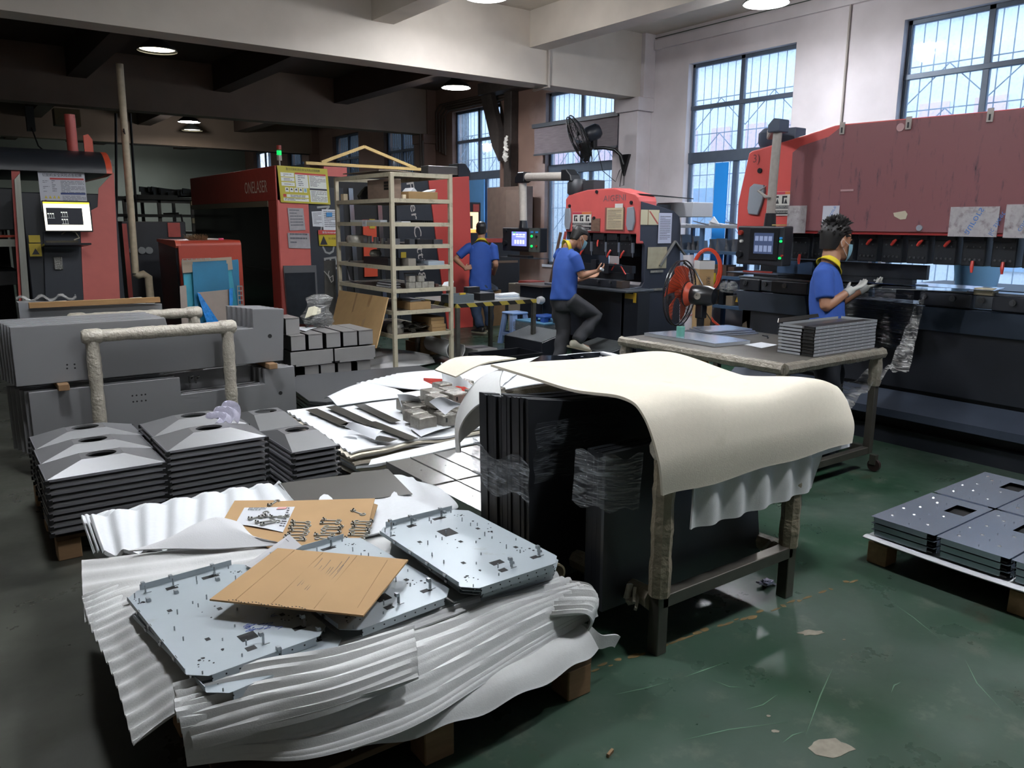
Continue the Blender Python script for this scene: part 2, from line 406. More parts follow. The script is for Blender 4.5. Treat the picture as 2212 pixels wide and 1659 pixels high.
# ------------------------------------------------------------------ lamps
M_lampshade = mat('lamp_shade_grey', '5a5c58', .4, .6, var=.1)
M_lampcol = mat('lamp_body_dark', '2b2b2a', .5, .4)
M_led = mat('led_disc', 'ffffff', .5, emit=('f4f8ff', 185.))
M_ledwarm = mat('led_disc_dim', 'fff6dd', .5, emit=('fff0d2', 9.))
def lamp(x, y, z, r, label, led, group='round high bay lamps under the ceiling', beam=ZC, tilt=0):
    t = thing('high_bay_lamp', label, 'lamp', (x, y, z), group)
    MB().lathe((x, y, z), (0, 0, 1), [(0, r), (.012, r*1.01), (.06, r*.82), (.13, r*.42), (.15, r*.3), (.14, r*.28), (.055, r*.78), (.012, r*.96)], 28, caps=False).build('shade', M_lampshade, t, smooth=1)
    b = MB().lathe((x, y, z+.12), (0, 0, 1), [(0, r*.3), (.02, r*.36), (.10, r*.36), (.115, r*.25), (.2, r*.25)], 18)
    b.build('driver_housing', M_lampcol, t, smooth=1)
    MB().cyl((x, y, z+.3), (x, y, beam), .012, 8).build('rod', M_lampcol, t)
    MB().cyl((x, y, z+.028), (x, y, z+.036), r*.9, 28).build('diffuser', led, t)
    return t
for P_, lb, led, pw in (
    (at(312, 107, z=3.93)+V((.16, .0, 0)), 'dim warm round lamp hanging above the tilted pole beside the first rib', M_ledwarm, 0),
    (at(985, 190, z=3.98), 'lit round lamp with grey shade hanging above the cream shelf', M_led, 90),
    (V((5.35, 20.3, 4.02)), 'glowing round lamp far back above the red machine, upper of two', M_led, 110),
    (V((5.75, 21.6, 3.97)), 'small dim lamp far back just below the glowing lamp', M_ledwarm, 0),
    (V((5.36, 26.5, 3.98)), 'tiny bright lamp at the far wall right of the tilted pole', M_led, 110),
    (at(1655, 8, z=4.12), 'bright round lamp at the top above the right window wall', M_led, 170),
    (at(1050, -6, z=4.2), 'lamp cut by the top edge beside the big beam', M_led, 190),
    (V((3.0, 5.6, 4.1)), 'ceiling lamp over the stacked grey hoods, above the view', M_led, 170),
    (V((3.1, 1.2, 4.1)), 'ceiling lamp over the front foam pallet, above the view', M_led, 170),
    (V((6.2, 1.0, 4.1)), 'ceiling lamp over the right pallet, above the view', M_led, 150),
    (V((.6, 4.4, 4.1)), 'ceiling lamp over the grey aisle, above the view', M_led, 120)):
    t = lamp(P_.x, P_.y, P_.z, .25, lb, led)
    if pw:
        l = bpy.data.lights.new('lamp_fill', 'POINT'); l.energy = pw*.30; l.color = (.97, .98, 1); l.shadow_soft_size = .09  # extra point light added below the shade to brighten walls and beams
        o = bpy.data.objects.new('lamp_fill', l); COL.objects.link(o); o.location = (P_.x, P_.y, P_.z-.10)
# ------------------------------------------------------------------ conduits and cables on walls and beams
M_cond = mat('conduit_soot', '4c4038', .6)
M_condl = mat('conduit_pale', 'a49c96', .6)
def conduit(name, pts, r, m, label):
    return tag(MB().tube(pts, r, 8).build(name, m, None, smooth=1), label, 'pipe')
conduit('conduit_pipe', [(7.42, 9.26, 4.11), (7.42, 9.26, 3.62), (7.42, 9.62, 3.62)], .022, M_condl, 'pale conduit running down the face of the big white beam')
for i, (dx, zz) in enumerate(((0, 4.25), (.06, 4.2), (.12, 4.15), (.18, 4.1))):
    y = 15.75-.12*i
    conduit('conduit_pipe', [(9.44, 12.9, zz), (9.44, y-.15, zz), (9.44, y, zz-.12), (9.44, y, 3.3-.04*i)], .022, M_cond, ['highest', 'second highest', 'third highest', 'lowest'][i]+' of four sooty conduits between brown pier and dark post')
conduit('conduit_pipe', [(9.14, 15.95, 4.5), (9.14, 15.95, .3)], .03, M_cond, 'brown conduit standing upright at the corner of the sooty pier')
conduit('conduit_pipe', [(9.14, 15.85, 3.5), (9.14, 15.85, 1.2)], .025, M_cond, 'second upright conduit at the sooty pier, the shorter one')
conduit('cable', [(9.47, 9.2, 4.53), (9.47, 2.7, 4.53)], .006, mat('cable_green', '33443b', .6), 'thin dark green cable along the top of the right wall')
conduit('cable_duct', [(9.47, 5.93, 4.4), (9.47, 5.93, 1.9)], .012, M_condl, 'thin pale duct running down the wall between the two right windows')
conduit('cable', [(3, 22.46, 3.6), (5.2, 22.46, 3.62), (9.2, 22.46, 3.62)], .015, mat('cable_dark', '161412', .6), 'dark cable along the lower edge of the far beam')
# dark steel post with bracket by the window
M_sootsteel = mat('sooty_steel', '3a332f', .6, var=.25, vscale=12)
t = thing('steel_post', 'dark steel post with a bent bracket between the two rear windows', 'post', (9.25, 12.9, 0))
MB().box(9.32, 12.78, 0, 9.49, 13.02, 4.3).build('post', M_sootsteel, t, bev=.006)
MB().slab([(9.2, 13.02, 3.5), (9.2, 13.35, 4.3), (9.2, 13.7, 4.3), (9.2, 13.25, 3.2), (9.2, 13.02, 2.9)], (.12, 0, 0)).build('bracket', M_sootsteel, t)
MB().box(9.1, 10.5, 4.18, 9.45, 13.6, 4.4).build('top_rail', M_sootsteel, t, bev=.006)
p = at(1094, 320, x=9.14)
b = MB(); q = random.Random(3)
for i in range(16):
    a = V((9.13, p.y+q.uniform(-.05, .05), p.z+.2-i*.028)); b.obox(a, (.02, .04+.05*q.random()*(i/8), .05), (q.random(), 0, q.random()))
tag(b.build('wrap_remnant', mat('wrap_shiny', 'c9c6bd', .2, .3)), 'torn shiny wrap stuck on the dark steel post', 'plastic wrap')
# brown electrical cabinet on the wall
t = thing('electric_cabinet', 'brown metal electrical cabinet on the wall beside the dark post', 'cabinet', (9.35, 12.8, 1.6))
MB().box(9.12, 12.05, 1.35, 9.31, 13.3, 2.4).build('body', mat('cab_brown', '6f5c52', .6, var=.15), t, bev=.008)
MB().box(9.105, 12.12, 1.42, 9.12, 12.64, 2.33).build('door', mat('cab_brown2', '78665c', .55, var=.1), t, bev=.004)
# ------------------------------------------------------------------ tilted pipe
M_pvc = mat('old_pvc', 'b3a58c', .5, var=.12, vscale=20)
t = thing('standing_pipe', 'long cream plastic pipe leaning upright from the rib to the floor beside the compressor', 'pipe', (2.2, 10.9, 0))
A, B_ = at(258, 138, y=10.9), at(293, 590, y=10.9)
MB().tube([A, B_], .042, 14).build('pipe', M_pvc, t, smooth=1)
e = at(309, 592, y=10.9); f = at(325, 645, y=10.9)
MB().tube([B_, B_+V((.03, 0, -.03)), e, e+V((.06, 0, -.04)), f, V((f.x+.02, f.y, 0))], .048, 14).build('elbow', M_pvc, t, smooth=1)
MB().tube([at(266, 283, y=10.83), at(270, 290, y=10.83), at(267, 278, y=10.83)], .008, 6).build('hook', mat('hook_dark', '2a2622', .5, .5), t)
# ------------------------------------------------------------------ laser cutter at far left
M_blk = mat('machine_black', '24272c', .42, .0, var=.12, vscale=6)
M_blk2 = mat('machine_black_gloss', '1a1c20', .3, .0)
M_red = mat('machine_red', 'a84840', .42, var=.1, vscale=10)
M_orange = mat('machine_orange', 'c04a30', .4)
M_silver = mat('silver_panel', '9b9c93', .35, .6, var=.1, vscale=30, stretch=(1, 1, .1))
M_dark = mat('deep_black', '0b0b0c', .6)
t = thing('laser_cutting_machine', 'black and red laser cutting machine with rounded top at the left edge', 'machine', (1.0, 10.0, 0))
Y = 10.0
b = MB().box(.86, Y, 0, 1.78, Y+1.9, 2.0); b.box(-1.2, Y+.35, 1.6, .86, Y+1.9, 2.05)
b.build('body', M_blk, t, bev=.01)
b = MB(); n = 18; prof = []
for i in range(n+1):
    a = PI/2*i/n; prof.append((Y-.06+.40-.40*math.sin(a), 2.22+.255*math.cos(a)))
prof = [(Y+1.9, 2.475)] + prof + [(Y+.3, 2.20), (Y+1.9, 2.20)]
b.prism(prof, lambda p, q, d: (d, p, q), -1.4, 1.70)
b.build('rounded_hood', M_blk, t, smooth=1)
b = MB().prism([(p, q) for p, q in prof], lambda p, q, d: (d, p, q), 1.70, 1.76); b.build('hood_trim', M_orange, t, smooth=1)
rp = [at(u, v, y=Y-.012) for u, v in ((246, 372), (213, 407), (211, 447), (181, 463), (174, 498), (183, 700), (262, 700))]
MB().slab(rp, (0, .012, 0)).build('red_panel', mat('panel_red', 'b55f58', .5, var=.06), t)
MB().slab([at(u, v, y=Y-.05) for u, v in ((33, 385), (42, 374), (57, 700), (70, 700), (45, 374), (36, 372))][:0] or [at(u, v, y=Y-.06) for u, v in ((31, 388), (43, 374), (68, 700), (52, 700))], (0, .05, 0)).build('silver_post', M_silver, t)
MB().slab([at(u, v, y=Y-.03) for u, v in ((24, 366), (43, 366), (43, 374), (31, 388), (50, 700), (44, 700))], (0, .03, 0)).build('red_edge', M_red, t)
MB().slab([at(u, v, y=Y-.025) for u, v in ((93, 500), (173, 500), (183, 700), (100, 700))], (0, .025, 0)).build('lower_door', mat('machine_slate', '262a31', .5, var=.08), t, bev=.004)
# notice with its lines of small print
M_signw = mat('sign_white', 'b9bac2', .4); M_ink = mat('sign_ink', '24242a', .5); M_inkg = mat('sign_small_print', '62636a', .5)
M_sred = mat('sign_red', 'b03a38', .5); M_sblue = mat('sign_navy', '27386e', .5); M_syel = mat('sign_yellow', 'c9b53c', .5); M_swt = mat('sign_paper', 'd4d6cf', .5)
def small_print(b, P, X0, X1, Ytop, rows, step, h, seed, lift=.0025, full=.75):
    """rows of tiny illegible print as broken dashes; P(a, b) maps 0..1 to the board"""
    q = random.Random(seed)
    for r in range(rows):
        y = Ytop-r*step; x = X0; xe = X0+(X1-X0)*(1 if q.random() < full else q.uniform(.3, .8))
        while x < xe:
            w = min(q.uniform(.03, .14), xe-x)
            if w > .008: b.slab([P(x, y), P(x+w, y), P(x+w, y+h), P(x, y+h)], P.n*lift)
            x += w+q.uniform(.008, .02)
class Board:
    """flat rectangle in space: origin lower left, axes, size; call gives a point"""
    def __init__(s, o, xa, ya, w, h): s.o, s.xa, s.ya, s.w, s.h = V(o), V(xa).normalized(), V(ya).normalized(), w, h; s.n = s.xa.cross(s.ya)
    def __call__(s, a, b): return s.o + s.xa*(a*s.w) + s.ya*(b*s.h)
    def rect(s, B, a0, b0, a1, b1, l=.002): B.slab([s(a0, b0), s(a1, b0), s(a1, b1), s(a0, b1)], s.n*l)
    def tri(s, B, a, b, w, h, l=.003): B.slab([s(a, b), s(a+w, b), s(a+w/2, b+h)], s.n*l)
    def txt(s, B, string, a, b, w, h, l=.004): B.text(string, s(a, b), s.xa, s.ya, w*s.w, h*s.h, l)
sg = thing('safety_notice', 'white safety notice board with black Chinese heading, behind the lit monitor', 'sign', (1.25, Y, 2.0))
P = Board((1.04, Y-.016, 1.80), (1, 0, .012), (0, 0, 1), .445, .42)
b = MB(); b.slab([P(0, 0), P(1, 0), P(1, 1), P(0, 1)], V((0, .01, 0))); b.build('board', M_signw, sg)
b = MB().mt(0); P.txt(b, '切割机安全风险点告知牌', .09, .87, .84, .085)
b.mt(1); P.rect(b, .24, .80, .97, .845); b.mt(2); P.rect(b, .44, .43, .98, .475)
b.mt(3)
for i in range(4): P.tri(b, .09+i*.09, .33, .06, .075)
b.mt(1); P.rect(b, .08, .22, .125, .29)
b.mt(4); small_print(b, P, .46, .97, .76, 9, .035, .012, 1); small_print(b, P, .47, .98, .385, 8, .035, .012, 2); small_print(b, P, .27, .42, .76, 6, .05, .016, 3, full=.2)
small_print(b, P, .08, .2, .76, 2, .04, .012, 4); small_print(b, P, .08, .22, .62, 2, .04, .012, 5); small_print(b, P, .08, .18, .5, 1, .04, .012, 6); small_print(b, P, .19, .4, .25, 2, .035, .014, 7)
b.build('print', [M_ink, M_sred, M_sblue, M_syel, M_inkg], sg)
# monitor
M_scrw = mat('screen_white', 'fff8e0', .3, emit=('fff7e4', 1.6)); M_scrd = mat('screen_dark', '14161c', .3, emit=('1a1d28', .5)); M_scry = mat('screen_yellow', 'ffe04a', .3, emit=('ffe23a', 1.4)); M_scrl = mat('screen_lines', 'dddddd', .3, emit=('dfe4d8', 1.))
mo = thing('monitor', 'lit monitor with yellow bar and dark drawing window on the left laser machine', 'monitor', (1.27, Y-.1, 1.6))
P = Board((1.045, Y-.14, 1.60), (1, 0, 0), (0, .06, 1), .44, .30)
b = MB(); b.slab([P(-.02, -.05), P(1.03, -.05), P(1.03, 1.05), P(-.02, 1.05)], V((0, .03, 0))); b.build('casing', M_blk2, mo, bev=.004)
b = MB().mt(0); P.rect(b, 0, 0, 1, 1, .002); b.mt(1); P.rect(b, .05, .2, .83, .8, .004); b.mt(2); P.rect(b, .0, .94, 1, 1, .004); b.mt(3)
for cx_, cy_ in ((.07, .45), (.36, .5), (.36, .25)):
    for i in range(3): P.rect(b, cx_+i*.05, cy_+.12, cx_+i*.05+.035, cy_+.16, .005); P.rect(b, cx_+i*.05+.03, cy_, cx_+i*.05+.034, cy_+.12, .005)
    P.rect(b, cx_, cy_-.02, cx_+.15, cy_-.012, .005)
b.build('screen', [M_scrw, M_scrd, M_scry, M_scrl], mo)
MB().box(1.2, Y-.11, 1.66, 1.3, Y-.02, 1.8).build('mount', M_blk2, mo)
# keyboard shelf, yellow labels, wrapped remote
t2 = thing('keyboard_shelf', 'small black keyboard shelf with film and cable below the left monitor', 'shelf', (1.2, Y-.1, 1.4))
MB().slab([at(u, v, y=Y-.05) for u, v in ((88, 530), (174, 530))] + [V((1.44, Y-.32, 1.47)), V((1.0, Y-.32, 1.47))], (0, 0, -.02)).build('tray', M_blk2, t2)
MB().slab([(1.02, Y-.3, 1.475), (1.32, Y-.3, 1.475), (1.32, Y-.12, 1.475), (1.02, Y-.12, 1.475)], (0, 0, .02)).build('keyboard', mat('key_film', '4a463a', .15), t2)
MB().tube([(1.2, Y-.05, 1.56), (1.25, Y-.1, 1.6), (1.33, Y-.1, 1.58), (1.36, Y-.1, 1.52), (1.3, Y-.15, 1.5)], .006, 6).build('cable', mat('cable_pale', '9a937c', .5), t2)
for i, (u0, v0, u1, v1, lb) in enumerate(((63, 508, 86, 524, 'upper yellow warning label on the black post beside the monitor'), (65, 526, 88, 554, 'lower yellow warning label with black triangle below the first label'))):
    a, c = at(u0, v1, y=Y-.065), at(u1, v0, y=Y-.065)
    L_ = thing('warning_label', lb, 'label', tuple(a)); MB().box(a.x, Y-.067, a.z, c.x, Y-.062, c.z).build('plate', mat('label_yel', 'a8932a', .5), L_)
    if i: MB().slab([(a.x+.02, Y-.069, a.z+.02), (c.x-.02, Y-.069, a.z+.02), ((a.x+c.x)/2, Y-.069, c.z-.05)], (0, .001, 0)).build('triangle', M_ink, L_)
a = at(118, 583, y=Y-.05)
tag(MB().box(a.x, Y-.05, a.z, a.x+.085, Y-.026, a.z+.14).build('wrapped_remote', mat('film_grey', '6b6b66', .15, .4, bump=.6, bscale=80), bev=.006), 'small film-wrapped control box on the dark lower door', 'controller')
# far left bed with silver bars
b = MB().box(-1.6, Y+.4, 1.0, .8, Y+1.5, 1.15); b.mt(1).box(-1.6, Y+.38, 1.42, .8, Y+.46, 1.5); b.mt(2).box(-1.6, Y+.38, 1.52, .8, Y+.46, 1.545)
b.mt(0).box(-1.6, Y+1.4, 0, .8, Y+1.6, 1.9)
for i in range(26): b.mt(3).box(-.2+i*.036, Y+.40, 1.545, -.2+i*.036+.014, Y+.5, 1.60)
b.build('cutting_bed', [M_dark, mat('bed_pale', 'a5a79c', .4, .4), M_orange, mat('bed_tooth', '3c3a36', .5, .4)], t)
# exhaust stack and fin on top, grey arm at the side
MB().cyl((1.44, Y+.3, 2.45), (1.44, Y+.3, 2.86), .055, 18).build('exhaust_pipe', M_red, t, smooth=1)
MB().slab([(1.55, Y+.25, 2.45), (1.64, Y+.25, 2.45), (1.64, Y+.25, 2.60), (1.6, Y+.25, 2.66), (1.55, Y+.25, 2.64)], (0, .03, 0)).build('fin', M_orange, t)
MB().slab([at(u, v, y=Y+.3) for u, v in ((228, 333), (240, 345), (246, 358), (236, 364), (225, 350))], (0, .1, 0)).build('side_box', mat('box_grey', '5e5a57', .4, .3), t)
# ------------------------------------------------------------------ compressor block and the red control cabinet
t = thing('compressor_cabinet', 'black compressor cabinet with gauges behind the leaning cream pipe', 'cabinet', (2.2, 12.2, 0))
a, c = at(262, 478, y=12.2), at(400, 478, y=12.2)
MB().box(a.x, 12.2, 0, c.x, 13.2, a.z).build('body', M_blk, t, bev=.01)
g, h = at(361, 481, y=12.2), at(390, 512, y=12.2)
MB().box(g.x, 12.18, h.z, h.x, 12.2, g.z).build('red_plate', M_red, t)
for u, v in ((306, 541), (322, 541), (287, 541)):
    q = at(u, v, y=12.19); MB().cyl((q.x, 12.2, q.z), (q.x, 12.17, q.z), .05, 16).build('gauge', mat('gauge_face', '8c9090', .3, .3), t)
q = at(268, 483, y=12.18); MB().box(q.x-.03, 12.17, 0, q.x+.03, 12.2, q.z).build('edge_strip', M_red, t)
q = at(386, 474, y=12.5); MB().tube([(q.x-.05, 12.5, a.z), (q.x-.04, 12.5, a.z+.1), (q.x+.04, 12.5, a.z+.1), (q.x+.05, 12.5, a.z)], .015, 8).build('lifting_eye', M_dark, t)
Y = 10.5
t = thing('control_cabinet', 'red control cabinet with rounded top edge behind the blue sheets', 'cabinet', (2.9, Y, 0))
pf = []
for i in range(9): a = PI/2*i/8; pf.append((Y+.07-.07*math.sin(a), 1.40+.07*math.cos(a)))
pf = [(Y+1.0, 1.47)] + pf + [(Y, 0), (Y+1.0, 0)]
MB().prism(pf, lambda p, q, d: (d, p, q), 2.53, 3.31).build('red_shell', mat('cabinet_red', 'a8402f', .38, var=.05), t, smooth=1)
MB().box(2.505, Y+.05, 0, 2.53, Y+.95, 1.43).build('side_panel', M_blk2, t)
MB().prism([(p-.004, q+.004) for p, q in pf[:10]] + [(Y+.02, 1.38), (Y+1.0, 1.44)], lambda p, q, d: (d, p, q), 2.50, 2.56).build('edge_trim', mat('cabinet_edge', 'c65a44', .35), t, smooth=1)
b = MB(); b.text('CONTROL SYSTEM', (2.63, Y-.008, .45), (0, 0, 1), (-1, 0, 0), w=.70, h=.05); b.build('lettering', mat('letter_pale', 'cdbcb6', .5), t)
# straw brush on the cabinet
t = thing('straw_brush', 'straw hand brush with pink tipped handle lying on the red cabinet', 'brush', (2.85, Y+.2, 1.47))
b = MB(); q = random.Random(5)
for i in range(150):
    x = 2.70+q.random()*.24; b.tube([(x, Y+.12+q.random()*.1, 1.475), (x-.03+q.uniform(-.06, .04), Y+.1+q.uniform(-.05, .1), 1.49+q.random()*.065)], [.005, .001], 4)
b.build('bristles', mat('straw', '8a6c4c', .8, var=.3), t)
MB().cyl((2.93, Y+.15, 1.485), (3.06, Y+.12, 1.48), .012, 8).build('handle', mat('handle_white', 'cfc8c2', .4), t)
MB().cyl((3.06, Y+.12, 1.48), (3.12, Y+.11, 1.48), .016, 8).build('handle_tip', mat('handle_pink', 'd8486a', .4), t)
# ------------------------------------------------------------------ sheets leaning on the cabinet
M_bluefilm = mat('blue_film', '0f6a8e', .35, .2, var=.12, vscale=5); M_teal = mat('teal_film', '2a8fa6', .35, .2, var=.1); M_bare2 = mat('bare_sheet', '8a8078', .38, .75, var=.06)
M_bright = mat('bright_blue_film', '0d7fd0', .22, .1, var=.3, vscale=18, bump=.8, bscale=25)
def leaning(name, pts, yb, m, label, cat='sheet', th=.006, off=0.):
    """sheet leaning back: points of the photograph on a plane tilted towards the cabinet"""
    P = []
    for u, v in pts:
        p = at(u, v, y=yb); P.append(at(u, v, y=yb+.16*max(p.z, 0)-.10))
    return tag(MB().slab(P, (0, th, 0)).build(name, m), label, cat)
GL = 'leftover sheets leaning on the red cabinet'
leaning('steel_sheet', ((388, 618), (402, 616), (408, 705), (393, 705)), Y-.26, M_bare2, 'narrow bare grey strip at the left of the blue sheets').__setitem__('group', GL)
for nm, pts, dy, m, lb in (
    ('plastic_sheet', ((392, 566), (515, 562), (522, 705), (405, 705)), -.16, M_teal, 'rear teal sheet edge showing behind the blue sheets'),
    ('plastic_sheet', ((396, 590), (500, 585), (520, 705), (404, 705)), -.22, M_teal, 'pale teal sheet with pen scribbles left of the dark blue sheet'),
    ('steel_sheet', ((500, 562), (514, 560), (524, 705), (508, 705)), -.19, M_bluefilm, 'blue coated sheet at the right behind the cut grille'),
    ('plastic_sheet', ((415, 566), (491, 561), (502, 705), (423, 705)), -.28, M_bluefilm, 'dark blue coated sheet at the front of the leaning sheets'),
    ('steel_sheet', ((427, 632), (498, 625), (502, 705), (470, 705)), -.33, M_bare2, 'bare steel corner showing where the blue film is peeled away')):
    leaning(nm, pts, Y+dy, m, lb).__setitem__('group', GL)
leaning('peeled_film', ((426, 632), (432, 634), (478, 703), (448, 703)), Y-.37, M_bright, 'shiny crumpled bright blue film peeled off the steel sheet', 'film', .01)
leaning('peeled_film', ((495, 624), (503, 622), (503, 650), (500, 690), (496, 660)), Y-.37, M_bright, 'narrow strip of bright blue film at the right edge of the peeled sheet', 'film', .01)
t = tag(MB().slab([at(u, v, y=Y-.19) for u, v in ((392, 562), (500, 555), (503, 582), (490, 584), (489, 562), (416, 566), (417, 588), (395, 590))], (0, .006, 0)).build('steel_sheet', mat('beige_sheet', 'ab9c8a', .5), None), 'pale cut sheet with square holes along the top of the leaning sheets', 'sheet', GL)
def ladder(pts, n, name, label, y, m):
    """cut sheet with a row of square windows between two edges"""
    (a, b_), (c, d_) = pts; b = MB()
    A, B2, C, D = (at(*q, y=y) for q in (a, b_, c, d_))
    f = lambda s, t_: A.lerp(B2, t_).lerp(C.lerp(D, t_), s)
    b.slab([f(0, 0), f(0, 1), f(.14, 1), f(.14, 0)], (0, .004, 0)); b.slab([f(.86, 0), f(.86, 1), f(1, 1), f(1, 0)], (0, .004, 0))
    for i in range(n+1):
        t0 = i/n*.96; b.slab([f(.1, t0), f(.1, t0+.03), f(.9, t0+.03), f(.9, t0)], (0, .004, 0))
    return tag(b.build(name, m), label, 'sheet', GL)
ladder((((512, 617), (517, 700)), ((524, 617), (529, 700))), 8, 'cut_grille', 'pale metal strip with a column of square holes right of the blue sheets', Y-.3, mat('grille_metal', 'a9a8a2', .4, .5))
ladder((((393, 559), (455, 557)), ((395, 565), (455, 563))), 6, 'cut_grille', 'metal strip with a row of square holes on top of the blue sheets', Y-.24, mat('grille_metal', 'a9a8a2', .4, .5))
# ------------------------------------------------------------------ second laser cutter
Y = 11.0
t = thing('laser_cutting_machine', 'long red and black laser cutting machine behind the cream shelf', 'machine', (4.0, Y, 0))
X0 = 4.0; ZT = 2.46
M_redb = mat('machine_red_bright', 'bb5f58', .42, var=.06)
MB().box(X0+.03, Y+.05, 0, 6.7, Y+2.4, ZT-.1).build('body', M_dark, t)
MB().box(X0, Y, 0, X0+.46, Y+.08, ZT).build('red_column', M_redb, t, bev=.008)
MB().box(X0-.005, Y+.01, 0, X0+.03, Y+.34, 2.0).build('red_corner', M_red, t)
a = at(412, 392, x=X0)
MB().box(X0-.01, Y+.0, 2.0, X0+.05, a.y, 2.47).build('side_band', M_red, t, bev=.006)
MB().box(X0-.02, Y+.34, 1.92, X0+.02, a.y, 2.0).build('rail', mat('rail_pale', '807c6c', .4, .3), t)
MB().box(X0+.02, Y+.34, 0, X0+.04, a.y, 1.92).build('side_door', mat('tinted_panel', '0a0a0b', .12), t)
MB().box(X0+.016, Y+.5, 1.02, X0+.02, a.y, 1.03).build('side_seam', mat('seam', '2a2826', .4), t)
q0 = at(529, 412, x=X0-.012); q1 = at(577, 402, x=X0-.012)
b = MB(); b.text('ONELASER', (X0-.013, q0.y, 2.12), (0, -1, 0), (0, 0, 1), w=q0.y-q1.y, h=.17); b.build('lettering', mat('letter_pale2', 'ddd6ce', .5), t)
MB().box(X0+.46, Y+.01, 0, 5.0, Y+.08, 2.2).build('slate_panel', mat('machine_slate', '262a31', .5, var=.08), t, bev=.005)
b = MB(); b.text('MODEL', (X0+.58, Y+.005, 1.93), (.1, 0, -1), (1, 0, .1), w=1.02, h=.20); b.build('lettering', mat('letter_outline', '8d8f8c', .5), t)
MB().box(4.76, Y+.12, 1.62, 5.12, Y+.18, 2.5).build('red_head_panel', M_redb, t)
b = MB()
for i in range(4): b.slab([(5.0+i*.03-.02, Y+.115, 1.75-i*.0), (5.012+i*.03-.02, Y+.115, 1.75), (5.06+i*.03-.02, Y+.115, 1.86), (5.048+i*.03-.02, Y+.115, 1.86)], (0, .003, 0))
b.text('电箱', (4.97, Y+.115, 2.30), (1, 0, 0), (0, 0, 1), w=.09, h=.055); b.text('ctronic', (4.93, Y+.115, 2.22), (1, 0, 0), (0, 0, 1), w=.13, h=.035)
b.build('lettering', mat('letter_pale', 'cdbcb6', .5), t)
for i, x in enumerate((5.16, 5.62, 5.83)): MB().prism([(x, 0), (x+.07, 0), (x-.0, 2.2), (x-.07, 2.2)], lambda p, q, d: (p, d, q), Y+.02, Y+.06).build('chrome_post', mat('chrome_strip', 'a6a8a8', .18, .95), t)
MB().prism([(5.9, 0), (6.75, 0), (6.45, 2.42), (5.85, 2.42)], lambda p, q, d: (p, d, q), Y+.0, Y+.05).build('slate_door', mat('machine_slate', '262a31', .5, var=.08), t, bev=.004)
b = MB(); b.text('Fiber Cutting', (6.00, Y-.003, 2.30), (.16, 0, -1), (1, 0, .16), w=1.5, h=.17); b.build('lettering', mat('letter_white', 'b5aea6', .5), t)
MB().prism([(6.75, 0), (7.25, 0), (7.18, 2.45), (6.42, 2.38)], lambda p, q, d: (p, d, q), Y-.02, Y+.05).build('red_end_panel', mat('end_red', 'c24a42', .4), t, bev=.006)
MB().box(5.3, Y+.01, .9, 5.52, Y+.04, 1.75).build('red_head', M_orange, t)
for i, (x, z) in enumerate(((5.4, 1.62), (5.92, 1.12))):
    MB().box(x, Y-.006, z, x+.09, Y+.012, z+.14).build('warning_plate', mat('label_yel', 'a8932a', .5), t)
# signal tower
s = thing('signal_tower', 'small signal tower with green light lit on top of the red machine', 'signal light', (4.12, Y+.15, ZT))
MB().cyl((4.12, Y+.15, ZT), (4.12, Y+.15, ZT+.09), .012, 10).build('stem', mat('stem_pale', 'a8a59c', .4), s)
MB().cyl((4.12, Y+.15, ZT+.09), (4.12, Y+.15, ZT+.16), .034, 16).build('base', mat('tower_base', 'a39d90', .4), s)
MB().cyl((4.12, Y+.15, ZT+.165), (4.12, Y+.15, ZT+.225), .033, 16).build('green_lens', mat('tower_green', '1a8a4c', .2, emit=('14d060', 1.2)), s)
MB().cyl((4.12, Y+.15, ZT+.235), (4.12, Y+.15, ZT+.295), .033, 16).build('red_lens', mat('tower_red', '8a3328', .3), s)
# yellow notice on the red column
sg = thing('safety_notice', 'yellow framed safety notice board on the red laser column', 'sign', (4.0, Y-.02, 2.0))
o, xr, yt = at(607, 437, y=Y-.02), at(714, 442, y=Y-.02), at(598, 357, y=Y-.02)
P = Board(o, xr-o, V((-.06, 0, 1)), (xr-o).length, (yt-o).length)
b = MB(); b.slab([P(0, 0), P(1, 0), P(1, 1), P(0, 1)], V((0, .012, 0))); b.build('board', mat('notice_yellow', 'b3a836', .45), sg)
b = MB().mt(0)
for a0, b0, a1, b1 in ((.05, .71, .31, .82), (.05, .59, .31, .69), (.05, .46, .31, .56), (.13, .135+.02, .56, .23), (.06, .05, .56, .13), (.33, .43, .58, .8), (.6, .43, .95, .8), (.6, .05, .95, .38)): P.rect(b, a0, b0, a1, b1)
for i in range(5): P.rect(b, .11+i*.09, .3, .18+i*.09, .42)
b.mt(1); P.txt(b, '激光切割机岗位安全风险点告知牌', .16, .885, .68, .075, .003)
for i in range(4): P.tri(b, .12+i*.09, .35, .05, .055, .004)
b.mt(2); P.rect(b, .33, .79, .95, .84, .004); P.rect(b, .06, .155, .115, .235, .004)
b.mt(3); P.rect(b, .6, .385, .95, .43, .004)
b.mt(4); small_print(b, P, .62, .94, .76, 9, .034, .012, 11, .005); small_print(b, P, .62, .94, .34, 8, .037, .013, 12, .005); small_print(b, P, .38, .52, .75, 6, .053, .018, 13, .005, .3)
for y, s_ in ((.77, 1), (.73, 2), (.65, 3), (.61, 4), (.5, 5)): small_print(b, P, .1, .26, y, 1, .1, .014, 20+s_, .005)
small_print(b, P, .2, .5, .2, 2, .035, .016, 31, .005); small_print(b, P, .08, .52, .105, 2, .035, .016, 32, .005)
b.mt(5); b.slab([P(.48+.005, .32), P(.53, .32), P(.53, .41), P(.485, .41)], P.n*.004)
